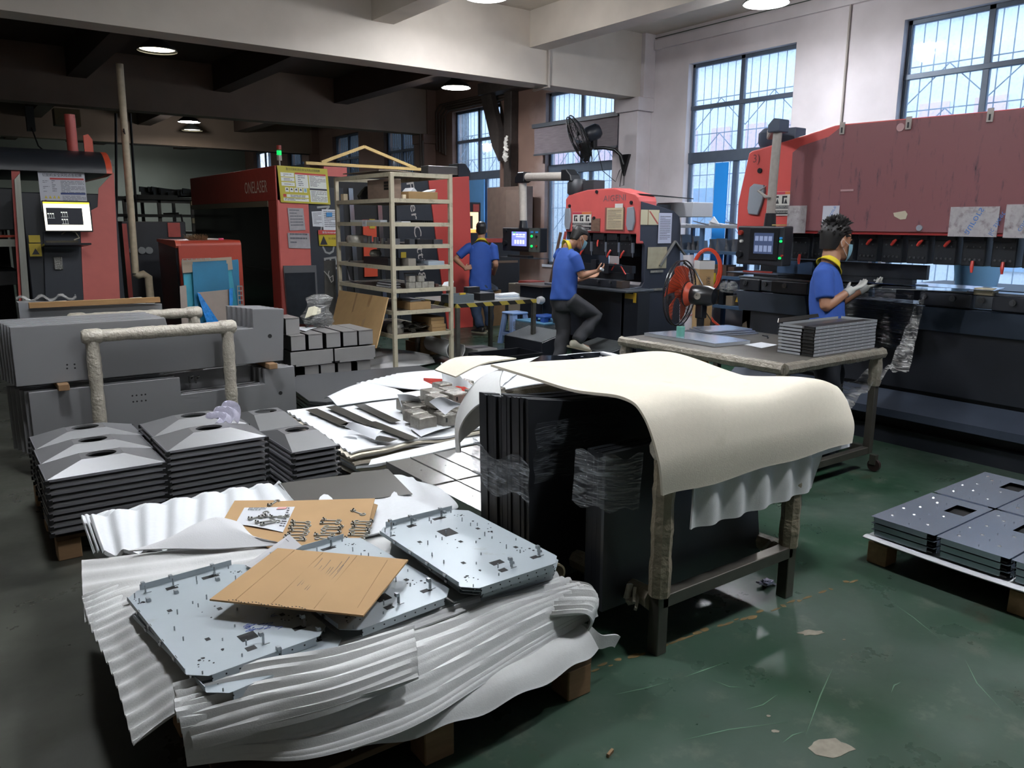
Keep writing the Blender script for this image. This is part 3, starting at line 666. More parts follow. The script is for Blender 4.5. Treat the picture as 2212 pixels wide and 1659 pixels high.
b.build('print', [M_swt, M_ink, mat('notice_red', 'b8423c', .5), mat('notice_navy', '23263a', .5), M_inkg, mat('notice_blue', '7fa7b8', .5)], sg)
# papers in sleeves
M_sleeve = mat('plastic_sleeve', 'a5a2a4', .18, .1, var=.12, vscale=14)
M_paperw = mat('paper_white', 'c9ccd0', .6)
def flat_paper(name, pts, y, m, label, cat='paper', lines=None, seed=0, grp=None):
    P4 = [at(u, v, y=y) for u, v in pts]
    o = MB(); o.slab(P4, (0, .004, 0)); t = thing(name, label, cat, tuple(P4[3]), grp); o.build('sheet', m, t)
    if lines:
        bd = lambda a, c: P4[3].lerp(P4[2], a).lerp(P4[0].lerp(P4[1], a), c)
        class Q: n = V((0, -1, 0)); __call__ = staticmethod(bd)
        L_ = MB(); small_print(L_, Q(), .1, .9, .88, lines, .8/lines, .3/lines, seed, .002); L_.build('print', M_inkg, t)
    return t
flat_paper('document_sleeve', ((621, 449), (655, 450), (660, 497), (626, 498)), Y-.012, M_sleeve, 'upper grey document sleeve on the red column below the yellow notice', 'document', 6, 2)
flat_paper('document_sleeve', ((621, 503), (668, 504), (671, 537), (624, 536)), Y-.012, M_sleeve, 'lower wider grey document sleeve on the red column', 'document', 3, 3)
flat_paper('document_sheet', ((673, 457), (696, 456), (698, 490), (676, 489)), Y-.0, M_paperw, 'white sheet with small print left of the blue headed sheet', 'document', 9, 4)
flat_paper('document_sheet', ((695, 452), (727, 453), (731, 498), (699, 497)), Y-.006, M_paperw, 'white sheet with a blue header block above the warning sign', 'document', 9, 5)
a = at(705, 468, y=Y-.012); MB().box(a.x, Y-.016, a.z-.0, a.x+.09, Y-.012, a.z+.06).build('header_block', mat('hdr_blue', '3f7fb4', .5), bpy.data.objects['document_sheet.001'])
w_ = flat_paper('warning_sign', ((687, 500), (730, 502), (734, 532), (690, 531)), Y-.008, mat('warn_yel', 'b8a52c', .45), 'red and yellow hand crush warning sign behind the shelf edge', 'sign')
A = at(690, 531, y=Y-.014); P = Board(A, (1, 0, -.01), (0, 0, 1), .315, .225)
b = MB().mt(0); P.rect(b, -.03, .72, 1, 1); b.mt(1); P.tri(b, .04, .08, .36, .55); b.mt(0); b.mt(2); P.txt(b, '警告/WARNING', .16, .78, .8, .14); b.mt(1); P.txt(b, '当心机械伤人', .45, .4, .5, .14)
b.build('print', [mat('notice_red', 'b8423c', .5), M_ink, M_paperw], w_)
# grey part and dark panel leaning on the red column
t = thing('framed_sheet', 'grey steel frame with a dark panel leaning on the red laser column', 'frame', tuple(at(640, 700, y=Y-.15)))
b = MB(); b.slab([at(u, v, y=Y-.06) for u, v in ((612, 574), (683, 573), (690, 700), (622, 700))], (0, .01, 0)); b.build('frame', mat('grey_sheet', '6f7072', .4, .6), t)
MB().slab([at(u, v, y=Y-.09) for u, v in ((616, 590), (680, 588), (686, 700), (624, 700))], (0, .01, 0)).build('dark_panel', mat('dark_panel', '30343a', .3, .4, var=.25, vscale=6), t)
# white cable tied to the shelf edge, grey upright sheet
tag(MB().tube([at(u, v, y=9.85) for u, v in ((700, 586), (709, 596), (716, 610), (720, 606), (719, 595), (713, 600), (709, 592), (711, 585))], .006, 6).build('white_cable', mat('cable_white', 'd5d3cc', .4)), 'looped white cable hanging on the grey sheet at the shelf', 'cable')
tag(MB().slab([at(u, v, y=9.95) for u, v in ((700, 563), (725, 562), (727, 720), (704, 720))], (0, .01, 0)).build('steel_sheet', mat('dull_sheet', '6b6a66', .4, .5, var=.15)), 'dull grey upright sheet standing against the left shelf post', 'sheet')
# operator console, gantry arm
t = thing('operator_console', 'black operator console with amber screen in front of the standing worker', 'console', (7.35, 11.3, 0))
MB().prism([(7.08, 1.15), (7.12, 2.05), (7.62, 2.05), (7.62, 1.15), (7.3, 1.0)], lambda p, q, d: (p, d, q), 11.3, 11.75).build('housing', M_blk2, t, bev=.008)
P = Board((7.155, 11.296, 1.55), (1, 0, 0), (0, 0, 1), .41, .34)
b = MB().mt(0); P.rect(b, 0, 0, 1, 1); b.mt(1); P.rect(b, .03, .2, .72, .82, .004); b.mt(2)
for i in range(4): P.rect(b, .1+i*.13, .38, .16+i*.13, .52, .005)
b.mt(3); P.rect(b, 0, .0, 1, .16, .004)
b.build('screen', [mat('screen_amber', 'ffe9bf', .3, emit=('ffe2a8', 1.1)), mat('screen_brown', '3a3024', .3, emit=('3a2c1c', .5)), mat('screen_amber_l', 'c8a868', .3, emit=('c8a060', .8)), mat('screen_or', 'f0b860', .3, emit=('f0b050', 1.))], t)
MB().box(7.46, 11.29, 1.9, 7.58, 11.3, 2.02).build('red_plate', M_red, t)
MB().box(7.3, 11.35, 0, 7.5, 11.7, 1.1).build('pedestal', M_blk, t)
t = thing('gantry', 'grey box arm with angled head above the rear machine', 'arm', (6.9, 11.2, 2.5))
MB().box(6.90, 11.8, 2.51, 7.50, 12.05, 2.65).build('arm', mat('arm_grey', '6d6a66', .5, .2), t, bev=.006)
MB().prism([(7.48, 2.49), (7.48, 2.71), (7.63, 2.71), (7.73, 2.59), (7.73, 2.44), (7.58, 2.44)], lambda p, q, d: (p, d, q), 11.78, 12.1).build('head', mat('arm_dark', '3f4247', .4, .3), t, bev=.006)
MB().box(7.61, 11.85, 0, 7.71, 12.02, 2.46).build('column', mat('arm_grey', '6d6a66', .5, .2), t)
# shelving far back with flat stock
t = thing('stock_rack', 'dark rack of flat stock on pale battens in front of the far wall', 'rack', (3.5, 20, 0))
M_bat = mat('batten', 'a39574', .7); yk = 17.
a, c = at(268, 430, y=yk), at(415, 430, y=yk)
b = MB()
for x in (a.x, (a.x+c.x)/2, c.x): b.box(x-.03, yk, 0, x+.03, yk+.06, a.z); b.box(x-.03, yk+1.5, 0, x+.03, yk+1.56, a.z)
b.box(a.x, yk, a.z-.06, c.x, yk+.06, a.z)
b.build('frame', mat('rack_dark', '4a4740', .5, .3), t)
q = random.Random(8); Ls = MB(); Bt = MB()
for z in (a.z, a.z-.33, a.z-.66, a.z-1.0, a.z-1.35):
    Ls.box(a.x-.3, yk-.1, z, c.x, yk+1.4, z+.05); Ls.box(a.x+q.random(), yk-.1, z+.05, c.x-.3, yk+1.2, z+.09)
    Bt.box(a.x+1.2, yk-.14, z-.12, c.x+.2, yk-.06, z-.02)
b = Ls
for i in range(14):
    x = a.x+.2+q.random()*1.2; b.beam((x, yk-.05, a.z+.08+q.random()*.12), (x+.8, yk+.4, a.z+.1+q.random()*.1), .02, .1)
Ls.build('flat_stock', mat('stock_dark', '26251f', .5, .4), t); Bt.build('batten', M_bat, t)
# black hanging rods left of the pipe
for i, (u, v0, v1) in enumerate(((250, 245, 470), (281, 245, 500))):
    A, B_ = at(u, v0, y=15.7), at(u+(2 if i == 0 else 16), v1, y=15.7)
    tag(MB().cyl(A, B_, .022, 8).build('hanging_rod', M_dark), ('left' if i == 0 else 'right')+' of two thin black rods hanging behind the leaning pipe', 'rod')
# junction boxes under the second beam
tag(MB().box(2.05, 16.3, 3.35, 2.45, 16.6, 3.63).build('junction_box', mat('box_ochre', '6e5f3c', .6, var=.2)), 'ochre box fixed under the dark beam at the upper left', 'box')
tag(MB().box(1.6, 16.1, 3.2, 1.72, 16.25, 3.6).build('junction_box', mat('box_dkgreen', '2c302c', .6)), 'small dark box under the beam at the far upper left', 'box')
tag(MB().tube([(1.66, 16.1, 3.25), (1.72, 16.0, 2.95), (1.9, 15.9, 2.75), (2.3, 15.7, 2.5), (2.4, 15.5, 2.4)], .012, 6).build('cable', M_dark), 'loose dark cable hanging from the small box at the upper left', 'cable')
# ------------------------------------------------------------------ cream steel shelf
M_cream = mat('cream_steel', 'b7af98', .5, .0, var=.08, vscale=14, dark='6a5f4c', dscale=9, dthr=.68)
M_board = mat('shelf_board', '5d5348', .7, var=.2)
SX0, SX1, SY0, SY1 = 4.17, 4.97, 7.95, 9.45
LV = [2.205, 1.925, 1.665, 1.42, 1.18, .925, .675, .405]       # undersides of the rails
sh = thing('steel_shelf', 'tall cream steel shelf with seven loaded levels in the middle of the hall', 'shelf', (4.57, 8.7, 0))
for x in (SX0, SX1-.045):
    for y in (SY0, SY1-.045): MB().box(x, y, 0, x+.045, y+.045, 2.25).build('post', M_cream, sh, bev=.003)
for i, z in enumerate(LV):
    b = MB()
    b.box(SX0+.045, SY0+.004, z, SX1-.045, SY0+.034, z+.045).box(SX0+.045, SY1-.034, z, SX1-.045, SY1-.004, z+.045)
    b.box(SX0+.004, SY0+.045, z, SX0+.034, SY1-.045, z+.045).box(SX1-.034, SY0+.045, z, SX1-.004, SY1-.045, z+.045)
    b.build('rail', M_cream, sh)
    if i: MB().box(SX0+.034, SY0+.034, z+.02, SX1-.034, SY1-.034, z+.04).build('board', M_board, sh)
b = MB(); b.box(SX0-.004, SY0+.62, LV[2]-.005, SX0, SY0+.73, LV[2]+.07)
L_ = b.build('level_card', M_paperw, sh); b = MB(); b.text('11', (SX0-.006, SY0+.70, LV[2]+.02), (0, -1, 0), (0, 0, 1), h=.03, w=.04); b.build('print', M_ink, L_)
SHELF = [z+.04 for z in LV]
M_card = mat('cardboard', '9a7d55', .8, var=.07, vscale=10); M_card2 = mat('cardboard_dark', '7c6141', .8, var=.1)
M_grey = mat('grey_sheet', '6f7072', .4, .6); M_white = mat('white_box', 'b9bdc0', .6); M_blackp = mat('black_plastic', '191a1c', .45); M_wrapc = mat('clear_wrap', 'a9a69c', .2, .3, var=.2, vscale=30, bump=.5, bscale=40)
def on_shelf(name, lvl, x0, x1, y0, y1, h, m, label, cat, bev=.004, grp=None):
    z = SHELF[lvl]
    return tag(MB().box(x0, y0, z, x1, y1, z+h).build(name, m, None, bev=bev), label, cat, grp)
def carton(name, x0, y0, z0, x1, y1, z1, label, m=None, flaps=False, tape=True):
    t = thing(name, label, 'box', ((x0+x1)/2, (y0+y1)/2, z0)); m = m or M_card
    MB().box(x0, y0, z0, x1, y1, z1).build('body', m, t, bev=.003)
    if tape: MB().box(x0-.001, y0-.001, (z0+z1)/2, x1+.001, y0, (z0+z1)/2+.01).build('seam', M_card2, t)
    return t
# level 1 (top)
carton('cardboard_tray', 4.42, 8.0, SHELF[1], 4.80, 8.3, SHELF[1]+.085, 'open cardboard tray with papers on the top level of the cream shelf', tape=False)
tag(MB().slab([(4.46, 8.02, SHELF[1]+.09), (4.5, 8.02, SHELF[1]+.13), (4.55, 8.03, SHELF[1]+.088)], (0, .2, 0)).build('paper_flap', M_paperw), 'paper sticking out of the left side of the cardboard tray', 'paper')
tag(MB().slab([(4.7, 8.02, SHELF[1]+.09), (4.79, 8.02, SHELF[1]+.12), (4.78, 8.03, SHELF[1]+.088)], (0, .2, 0)).build('paper_flap', M_paperw), 'paper sticking out of the right side of the cardboard tray', 'paper')
t = thing('wooden_crate', 'pinkish wooden crate with three dark slots on the top shelf level', 'crate', (4.4, 8.4, SHELF[1]))
MB().box(4.22, 8.06, SHELF[1], 4.36, 8.62, SHELF[1]+.22).build('body', mat('crate_wood', '7d6a5c', .7, var=.15, vscale=8, stretch=(1, 1, 4)), t, bev=.003)
for i in range(3): MB().box(4.217, 8.1, SHELF[1]+.10+i*.033, 4.22, 8.2, SHELF[1]+.125+i*.033).build('slot', M_dark, t)
MB().lathe((4.45, 9.0, SHELF[1]), (0, 0, 1), [(0, .15), (.06, .17), (.12, .12), (.17, .07)], 12).build('black_bag', mat('bag_black', '15161a', .35, bump=.8, bscale=20))
tag(bpy.data.objects['black_bag'], 'black crumpled bag at the rear of the top shelf level', 'bag')
on_shelf('cream_block', 1, 4.205, 4.26, 9.25, 9.34, .085, mat('cream_block', 'cfc0a0', .6), 'cream block at the rear left corner of the top shelf level', 'block')
on_shelf('cream_block', 1, 4.36, 4.40, 8.02, 8.06, .05, mat('cream_block', 'cfc0a0', .6), 'small cream block left of the cardboard tray', 'block')
# level 2
for i, (a, c, y, h, m, lb) in enumerate(((4.21, 4.30, 8.3, .03, M_white, 'long pale flat strip on the left side of the second shelf level'), (4.32, 4.44, 8.0, .018, M_white, 'short white strip right of the shelf post on the second level'))):
    on_shelf('flat_strip', 2, a, c, y, y+(.8 if i == 0 else .3), h, m, lb, 'strip')
t = thing('tube_bundle', 'row of five black square tubes on the second shelf level', 'tubes', (4.66, 8.0, SHELF[2]))
for i in range(5):
    b = MB(); x = 4.585+i*.029; z = SHELF[2]
    for bx in ((x, z, x+.026, z+.003), (x, z+.026, x+.026, z+.029), (x, z, x+.003, z+.029), (x+.023, z, x+.026, z+.029)): b.box(bx[0], 7.99, bx[1], bx[2], 8.5, bx[3])
    b.build('tube', M_blackp, t)
# level 3
for i, (a, c, y0, y1, h, m, nm, lb) in enumerate((
    (4.24, 4.31, 8.02, 8.2, .07, M_grey, 'metal_ring_part', 'grey bent part just left of the post on the third level'), (4.42, 4.49, 8.0, 8.12, .065, mat('dark_grey', '3f4145', .5, .2), 'grey_block', 'dark grey block right of the shelf post on the third level'),
    (4.52, 4.72, 8.0, 8.2, .06, M_blackp, 'black_channel', 'long black channel on the third shelf level'), (4.74, 4.86, 8.0, 8.15, .058, mat('dark_grey', '3f4145', .5, .2), 'black_channel', 'shorter dark channel at the right end of the third shelf level'))):
    on_shelf(nm, 3, a, c, y0, y1, h, m, lb, 'metal part')
for i in range(3):
    b = MB(); y = 8.35+i*.17; b.cyl((4.26, y, SHELF[3]), (4.26, y, SHELF[3]+.07+.01*i), .03, 14)
    tag(b.build('steel_pin', mat('bright_steel', '9a9a96', .25, .9), None, smooth=1), ['nearest', 'middle', 'farthest'][i]+' of three round steel pins on the left of the third shelf level', 'pin', 'round pins on the third level')
MB().lathe((4.3, 9.1, SHELF[3]), (0, 0, 1), [(0, .13), (.05, .14), (.09, .12), (.1, .05)], 14).build('wrapped_part', M_wrapc, None, smooth=1)
tag(bpy.data.objects['wrapped_part'], 'bundle in clear wrap at the rear of the third shelf level', 'bundle')
# level 4
on_shelf('grey_carton', 4, 4.40, 4.50, 8.0, 8.25, .085, mat('carton_grey', '8b857b', .7), 'small grey carton right of the post on the fourth level', 'box')
on_shelf('white_carton', 4, 4.66, 4.88, 8.0, 8.3, .05, mat('carton_pale', '9fabb5', .6), 'flat pale blue-white carton at the right of the fourth level', 'box')
on_shelf('dark_box', 4, 4.205, 4.36, 8.12, 8.75, .09, M_blackp, 'long black box on the left of the fourth level', 'box')
MB().lathe((4.30, 8.62, SHELF[4]+.09), (0, 0, 1), [(0, .06), (.03, .075), (.07, .06), (.085, .02)], 12).build('foam_lump', mat('foam_grey', '9a978c', .7, bump=.4))
tag(bpy.data.objects['foam_lump'], 'grey foam lump lying on the long black box', 'foam')
for i in range(3): tag(MB().box(4.52, 8.0+.01*i, SHELF[4]+i*.008, 4.66-.01*i, 8.3, SHELF[4]+i*.008+.006).build('flat_plate', M_grey), ['bottom', 'middle', 'top'][i]+' of three thin plates between the two cartons of the fourth level', 'plate', 'thin plates on the fourth level')
# level 5
n = 0
for row, cnt, x0 in ((0, 4, 4.405), (1, 2, 4.41)):
    for i in range(cnt):
        x = x0+i*(.085 if row == 0 else .12)
        t = MB().box(x, 8.0, SHELF[5]+row*.072, x+.08, 8.09, SHELF[5]+row*.072+.07).build('wrapped_cube', M_wrapc, None, bev=.006)
        tag(t, '%s film wrapped cube in the %s row on the fifth shelf level' % (NTH[i]+' from the left', 'lower' if row == 0 else 'upper'), 'wrapped part', 'film wrapped cubes on the fifth level')
on_shelf('brown_block', 5, 4.755, 4.80, 8.0, 8.08, .04, mat('brown_block', '4a332a', .6), 'small dark brown block right of the wrapped cubes', 'block')
on_shelf('grey_block', 5, 4.79, 4.86, 8.02, 8.1, .022, mat('olive_grey', '5e5a4c', .5), 'flat grey block at the right end of the fifth level', 'block')
tag(MB().slab([(4.68, 8.42, SHELF[5]), (4.84, 8.42, SHELF[5]), (4.84, 8.42, SHELF[5]+.2), (4.66, 8.42, SHELF[5]+.2)][:0] or [(4.60, 8.45, SHELF[5]), (4.62, 8.45, SHELF[5]), (4.62, 8.48, SHELF[5]+.13), (4.74, 8.48, SHELF[5]+.13), (4.74, 8.45, SHELF[5]), (4.78, 8.45, SHELF[5]), (4.78, 8.48, SHELF[5]+.15), (4.60, 8.48, SHELF[5]+.15)], (0, .006, 0)).build('cut_out_sheet', M_white), 'pale cut-out frame standing behind the parts of the fifth level', 'frame')
for i in range(6): tag(MB().box(4.21+.006*i, 8.1+.02*(i % 3), SHELF[5]+i*.014, 4.36-.004*i, 8.45, SHELF[5]+i*.014+.010).build('flat_plate', M_white if i % 2 else M_grey), '%s of flat plates piled left of the fifth level post' % ORD[5-i], 'plate', 'flat plates on the fifth level')
tag(MB().tube([(4.25, 8.2, SHELF[5]+.35), (4.25, 9.2, SHELF[5]+.33), (4.24, 9.3, SHELF[5]+.2), (4.23, 9.2, SHELF[5]+.03), (4.23, 9.0, SHELF[5]+.01)][1:], .012, 8).build('bent_rod', M_grey, None, smooth=1), 'bent grey rod at the rear left of the fifth level', 'rod')
# level 6
carton('cardboard_box', 4.42, 8.02, SHELF[6], 4.70, 8.4, SHELF[6]+.09, 'low cardboard box on the sixth shelf level', tape=False)
on_shelf('white_sheet', 6, 4.47, 4.62, 8.1, 8.3, .1, M_white, 'white sheet lying on the low box of the sixth level', 'sheet')
t = thing('long_tray', 'long brown slotted tray lying slanted above the low box', 'tray', (4.6, 8.3, SHELF[6]))
b = MB(); b.beam((4.36, 8.15, SHELF[6]+.20), (4.9, 9.0, SHELF[6]+.14), .16, .03)
b.build('tray', mat('tray_brown', '4a3d31', .6), t)
on_shelf('white_carton', 6, 4.72, 4.9, 8.5, 8.9, .06, M_white, 'white flat carton at the right of the sixth level', 'box')
# level 7
carton('cardboard_box', 4.70, 8.0, SHELF[7], 4.89, 8.5, SHELF[7]+.085, 'lower of two cardboard boxes at the right of the bottom level')
carton('cardboard_box', 4.70, 8.02, SHELF[7]+.085, 4.88, 8.5, SHELF[7]+.165, 'upper of two cardboard boxes at the right of the bottom level')
q = random.Random(4); b = MB()
for i in range(26): b.obox((4.55+q.uniform(-.12, .13), 8.15+q.uniform(-.1, .3), SHELF[7]+.02+q.random()*.07), (.22, .05, .004), (q.uniform(-.5, .5), q.uniform(-.35, .35), q.random()*3))
tag(b.build('scrap_strips', mat('scrap_dark', '4b4842', .4, .6)), 'loose heap of dark metal strips on the bottom level', 'scrap', None, 'stuff')
MB().lathe((4.32, 8.2, SHELF[7]), (0, 0, 1), [(0, .1), (.05, .11), (.1, .09), (.12, .05)], 14).build('clear_bag', M_wrapc, None, smooth=1); tag(bpy.data.objects['clear_bag'], 'clear plastic bag by the left front post on the bottom level', 'bag')
# top of the shelf: flat sheet and triangle of wooden battens
f = lambda u, v: V((4.16+.98*u, 8.2+.95*v, 2.268+.02*math.sin(u*5+1)+.02*u))
tag(MB().grid(f, 14, 4, .012).build('flat_board', mat('board_grey', '74695c', .6, var=.1), None, smooth=1), 'slightly wavy grey brown board lying on top of the shelf', 'board')
M_wood = mat('pale_wood', 'a58d5a', .65, var=.12, vscale=6, stretch=(1, 1, 8)); M_wood2 = mat('wood_block', '8d6a40', .7, var=.18, vscale=9)
t = thing('wooden_triangle', 'triangle of yellow wooden battens standing on top of the cream shelf', 'frame', (4.6, 9.2, 2.3))
K = 9.15
a, c, d = at(660, 352, y=K), at(786, 317, y=K), at(908, 366, y=K); a2 = at(694, 351, y=K)
for p, q_ in ((a, d), (a2, c), (c, at(898, 364, y=K))): MB().beam(p, q_, .035, .04, (0, 1, 0)).build('batten', M_wood, t)
# things below the shelf
carton('cardboard_box', 5.02, 8.9, 0, 5.4, 9.25, .17, 'lower brown carton on the floor behind the shelf post', M_card2)
carton('cardboard_box', 5.04, 8.9, .17, 5.36, 9.2, .33, 'upper brown carton on the floor behind the shelf post', M_card2)
# ------------------------------------------------------------------ folded carton leaning on the left shelf side
t = thing('flattened_carton', 'large flattened brown carton leaning on the left side of the shelf', 'cardboard', (3.9, 8.2, 0))
Kx = 4.02
P4 = [at(u, v, x=4.10 if v < 700 else 3.8) for u, v in ((733, 627), (838, 643), (812, 752), (712, 720))]
b = MB().slab(P4, (.012, .0, 0)); b.build('panel', M_card, t)
ln = lambda a, c, w_: MB().slab([P4[0].lerp(P4[1], a), P4[0].lerp(P4[1], a+w_), P4[3].lerp(P4[2], c+w_), P4[3].lerp(P4[2], c)], (-.003, 0, 0))
ln(.38, .36, .03).build('fold_line', M_card2, t); ln(.66, .6, .05).build('tape_strip', mat('tape_brown', '846642', .4), t)
# ------------------------------------------------------------------ grey channel boxes
M_box = mat('zinc_plate', '93918f', .38, .35, var=.05, vscale=5)
def chan(x0, z0, wx, h, y0, dy, label, along='y'):
    t = thing('channel_box', label, 'metal box', (x0+wx/2, y0+dy/2, z0), 'grey metal channel boxes piled beside the flat sheets')
    if along == 'y':
        MB().box(x0+.004, y0+.008, z0+.002, x0+wx-.004, y0+dy, z0+h-.012).build('body', M_dark, t)
        MB().box(x0, y0, z0, x0+wx, y0+.008, z0+h-.006).build('front_plate', M_box, t, bev=.002)
        b = MB().box(x0-.008, y0-.006, z0+h-.006, x0+wx-.004, y0+dy, z0+h); b.build('cover', M_box, t)
    else:
        MB().box(x0+.006, y0+.006, z0+.004, x0+wx-.006, y0+dy, z0+h-.006).build('body', M_dark, t)
        MB().box(x0, y0, z0+.02, x0+wx, y0+.006, z0+h-.004).build('front_plate', M_box, t, bev=.002)
        MB().box(x0+.05, y0-.004, z0+.004, x0+wx-.02, y0+.004, z0+.03).build('lip', M_box, t)
    return t
KY = 7.40
rows = [([(612, 636), (660, 690), (694, 724), (732, 760.5), (773, 801)], 812, 'bottom'), ([(629, 660), (668, 698), (705.6, 736), (743, 773), (776, 806)], 745, 'top')]
def pxx(u, v): return at(u, v, y=KY)
zb0 = .15; hB = .152
for us, vb, nm in rows:
    z0 = zb0 if nm == 'bottom' else zb0+2*hB+.014
    for i, (ua, ub) in enumerate(us):
        xa, xb = pxx(ua, vb).x, pxx(ub, vb).x
        chan(xa, z0, xb-xa, hB, KY+.01*(i % 2), .55, '%s metal channel box from the left in the %s row of the grey pile' % (NTH[i], nm))
xa, xb = pxx(627, 770).x, pxx(719, 770).x
chan(xa, zb0+hB+.006, xb-xa, hB, KY-.01, .2, 'left of two lengthwise channel boxes in the middle row of the grey pile', 'x')
xa, xb = pxx(721.5, 770).x, pxx(809, 770).x
chan(xa, zb0+hB+.006, xb-xa, hB, KY-.02, .2, 'right of two lengthwise channel boxes in the middle row of the grey pile', 'x')
xa, xb = pxx(700, 770).x, pxx(809, 770).x
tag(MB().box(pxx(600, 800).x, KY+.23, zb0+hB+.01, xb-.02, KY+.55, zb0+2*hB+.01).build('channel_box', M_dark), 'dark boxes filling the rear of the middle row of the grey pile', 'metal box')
xa, xb = pxx(620, 660).x, pxx(650, 660).x
chan(xa, zb0+3*hB+.016, xb-xa, .165, KY+.06, .3, 'single box standing on top at the left of the grey pile')
tag(MB().box(pxx(600, 815).x, KY-.03, 0, pxx(806, 810).x, KY+.6, .11).build('wooden_pallet', mat('pallet_dark', '3c352d', .8, var=.2)), 'low dark pallet under the grey channel boxes', 'pallet')
tag(MB().box(pxx(612, 815).x, KY-.06, .12, pxx(806, 812).x, KY+.58, .142).build('base_sheet', M_grey), 'grey sheet between the dark pallet and the channel boxes', 'sheet')
zt = zb0+3*hB+.022
p = at(640, 712, z=zt)
tag(MB().slab([at(u, v, z=zt) for u, v in ((616, 708), (655, 706), (684, 708), (668, 712), (660, 716), (640, 711))], (0, 0, .003)).build('white_paper', M_paperw), 'white paper lying on the left top boxes of the grey pile', 'paper')
# plastic bag of rods and crumpled paper
t = thing('plastic_bag', 'clear plastic bag of grey parts standing behind the grey boxes', 'bag', (3.2, 7.85, zt))
c = at(686, 686, y=7.85)
pf = [(0, .10), (.05, .13), (.11, .13), (.17, .10), (.24, .09), (.3, .12), (.34, .05)]
def film_mat(name, tint, a0=.25, a1=.75, sc=14., rough=.12):
    """clear creased plastic film: transparent body with glossy creases"""
    m = bpy.data.materials.new(name); m.use_nodes = True; N = m.node_tree.nodes; L = m.node_tree.links
    b = N['Principled BSDF']; b.inputs['Base Color'].default_value = (*hx(tint), 1); b.inputs['Roughness'].default_value = rough
    tc = N.new('ShaderNodeTexCoord'); n = N.new('ShaderNodeTexNoise'); n.inputs['Scale'].default_value = sc; n.inputs['Detail'].default_value = 5; n.inputs['Distortion'].default_value = 1.5
    L.new(tc.outputs['Object'], n.inputs['Vector'])
    r = N.new('ShaderNodeMapRange'); r.inputs[1].default_value = .42; r.inputs[2].default_value = .72; r.inputs[3].default_value = a0*.5; r.inputs[4].default_value = a1
    mp = N.new('ShaderNodeMapping'); mp.inputs['Scale'].default_value = (.6, .6, 4.5); L.new(tc.outputs['Object'], mp.inputs[0]); L.new(mp.outputs[0], n.inputs['Vector'])
    L.new(n.outputs['Fac'], r.inputs['Value']); L.new(r.outputs[0], b.inputs['Alpha'])
    bp = N.new('ShaderNodeBump'); bp.inputs['Strength'].default_value = .9; bp.inputs['Distance'].default_value = .02; L.new(n.outputs['Fac'], bp.inputs['Height']); L.new(bp.outputs[0], b.inputs['Normal'])
    return m
M_film = film_mat('clear_film', 'c9c9c6', .12, .6, 12)
b = MB(); n_ = 16; q = random.Random(2); vs = []; fs = []
for k, (h, r) in enumerate(pf):
    for i in range(n_):
        a = 2*PI*i/n_; rr = r*(1+.22*q.uniform(-1, 1)); vs.append((c.x+rr*math.cos(a)*1.2+.16*max(0, h-.12), 7.85+rr*math.sin(a), zt+h))
for k in range(len(pf)-1): fs += [(k*n_+i, k*n_+(i+1) % n_, (k+1)*n_+(i+1) % n_, (k+1)*n_+i) for i in range(n_)]
b.add(vs, fs); b.build('film', M_film, t, smooth=1)
b = MB()
for i in range(24): b.obox((c.x+q.uniform(-.08, .08), 7.85+q.uniform(-.06, .06), zt+.02+q.random()*.1), (.16, .012, .012), (q.uniform(-.4, .4), q.uniform(-.4, .4), q.random()*3))
b.build('rods', mat('rod_grey', '5a5c5f', .35, .6), t)
p = at(674, 675, y=7.75); b = MB()
for i in range(7): b.slab([(p.x-.09+i*.012, 7.72, p.z-.05+i*.004), (p.x+.03+i*.01, 7.74, p.z-.03+i*.003), (p.x+.05+i*.01, 7.78, p.z+.03), (p.x-.03+i*.01, 7.76, p.z+.05+i*.002)], (0, .004, .003))
tag(b.build('paper_wad', mat('paper_cream', 'c8c3ac', .6)), 'wad of folded cream paper beside the plastic bag', 'paper')
# ------------------------------------------------------------------ steel table with striped tape and its load
M_galv = mat('galvanised', '6d6c66', .4, .7, var=.2, vscale=15)
def hazard():
    m = bpy.data.materials.new('hazard_tape'); m.use_nodes = True; N = m.node_tree.nodes; L = m.node_tree.links; b = N['Principled BSDF']
    tc = N.new('ShaderNodeTexCoord'); w = N.new('ShaderNodeTexWave'); w.bands_direction = 'DIAGONAL'; w.inputs['Scale'].default_value = 2.6
    L.new(tc.outputs['Object'], w.inputs['Vector']); r = N.new('ShaderNodeValToRGB'); r.color_ramp.interpolation = 'CONSTANT'
    r.color_ramp.elements[0].color = (*hx('1d1c18'), 1); r.color_ramp.elements[1].position = .5; r.color_ramp.elements[1].color = (*hx('a3923f'), 1)
    L.new(w.outputs['Fac'], r.inputs['Fac']); L.new(r.outputs[0], b.inputs['Base Color']); return m
t = thing('steel_table', 'small steel table with black and yellow tape edge near the standing worker', 'table', (5.6, 8.4, 0))
TX0, TX1, TY0, TY1, TZ = 5.0, 6.20, 7.93, 8.95, .765
MB().box(TX0, TY0, TZ-.02, TX1, TY1, TZ).build('top', M_galv, t, bev=.003)
b = MB().box(TX0, TY0-.004, TZ-.05, TX1, TY0, TZ-.002); b.box(TX0-.004, TY0, TZ-.05, TX0, TY1, TZ-.002); b.build('tape_edge', hazard(), t)
for x in (TX0, TX1-.05):
    for y in (TY0, TY1-.05): MB().box(x, y, 0, x+.05, y+.05, TZ-.02).build('leg', M_galv, t, bev=.003)
def on_table(name, u0, v0, u1, y, dy, h, m, label, cat, bev=.003):
    a, c = at(u0, v0, y=y), at(u1, v0, y=y)
    return tag(MB().box(a.x, y, TZ, c.x, y+dy, TZ+h).build(name, m, None, bev=bev), label, cat)
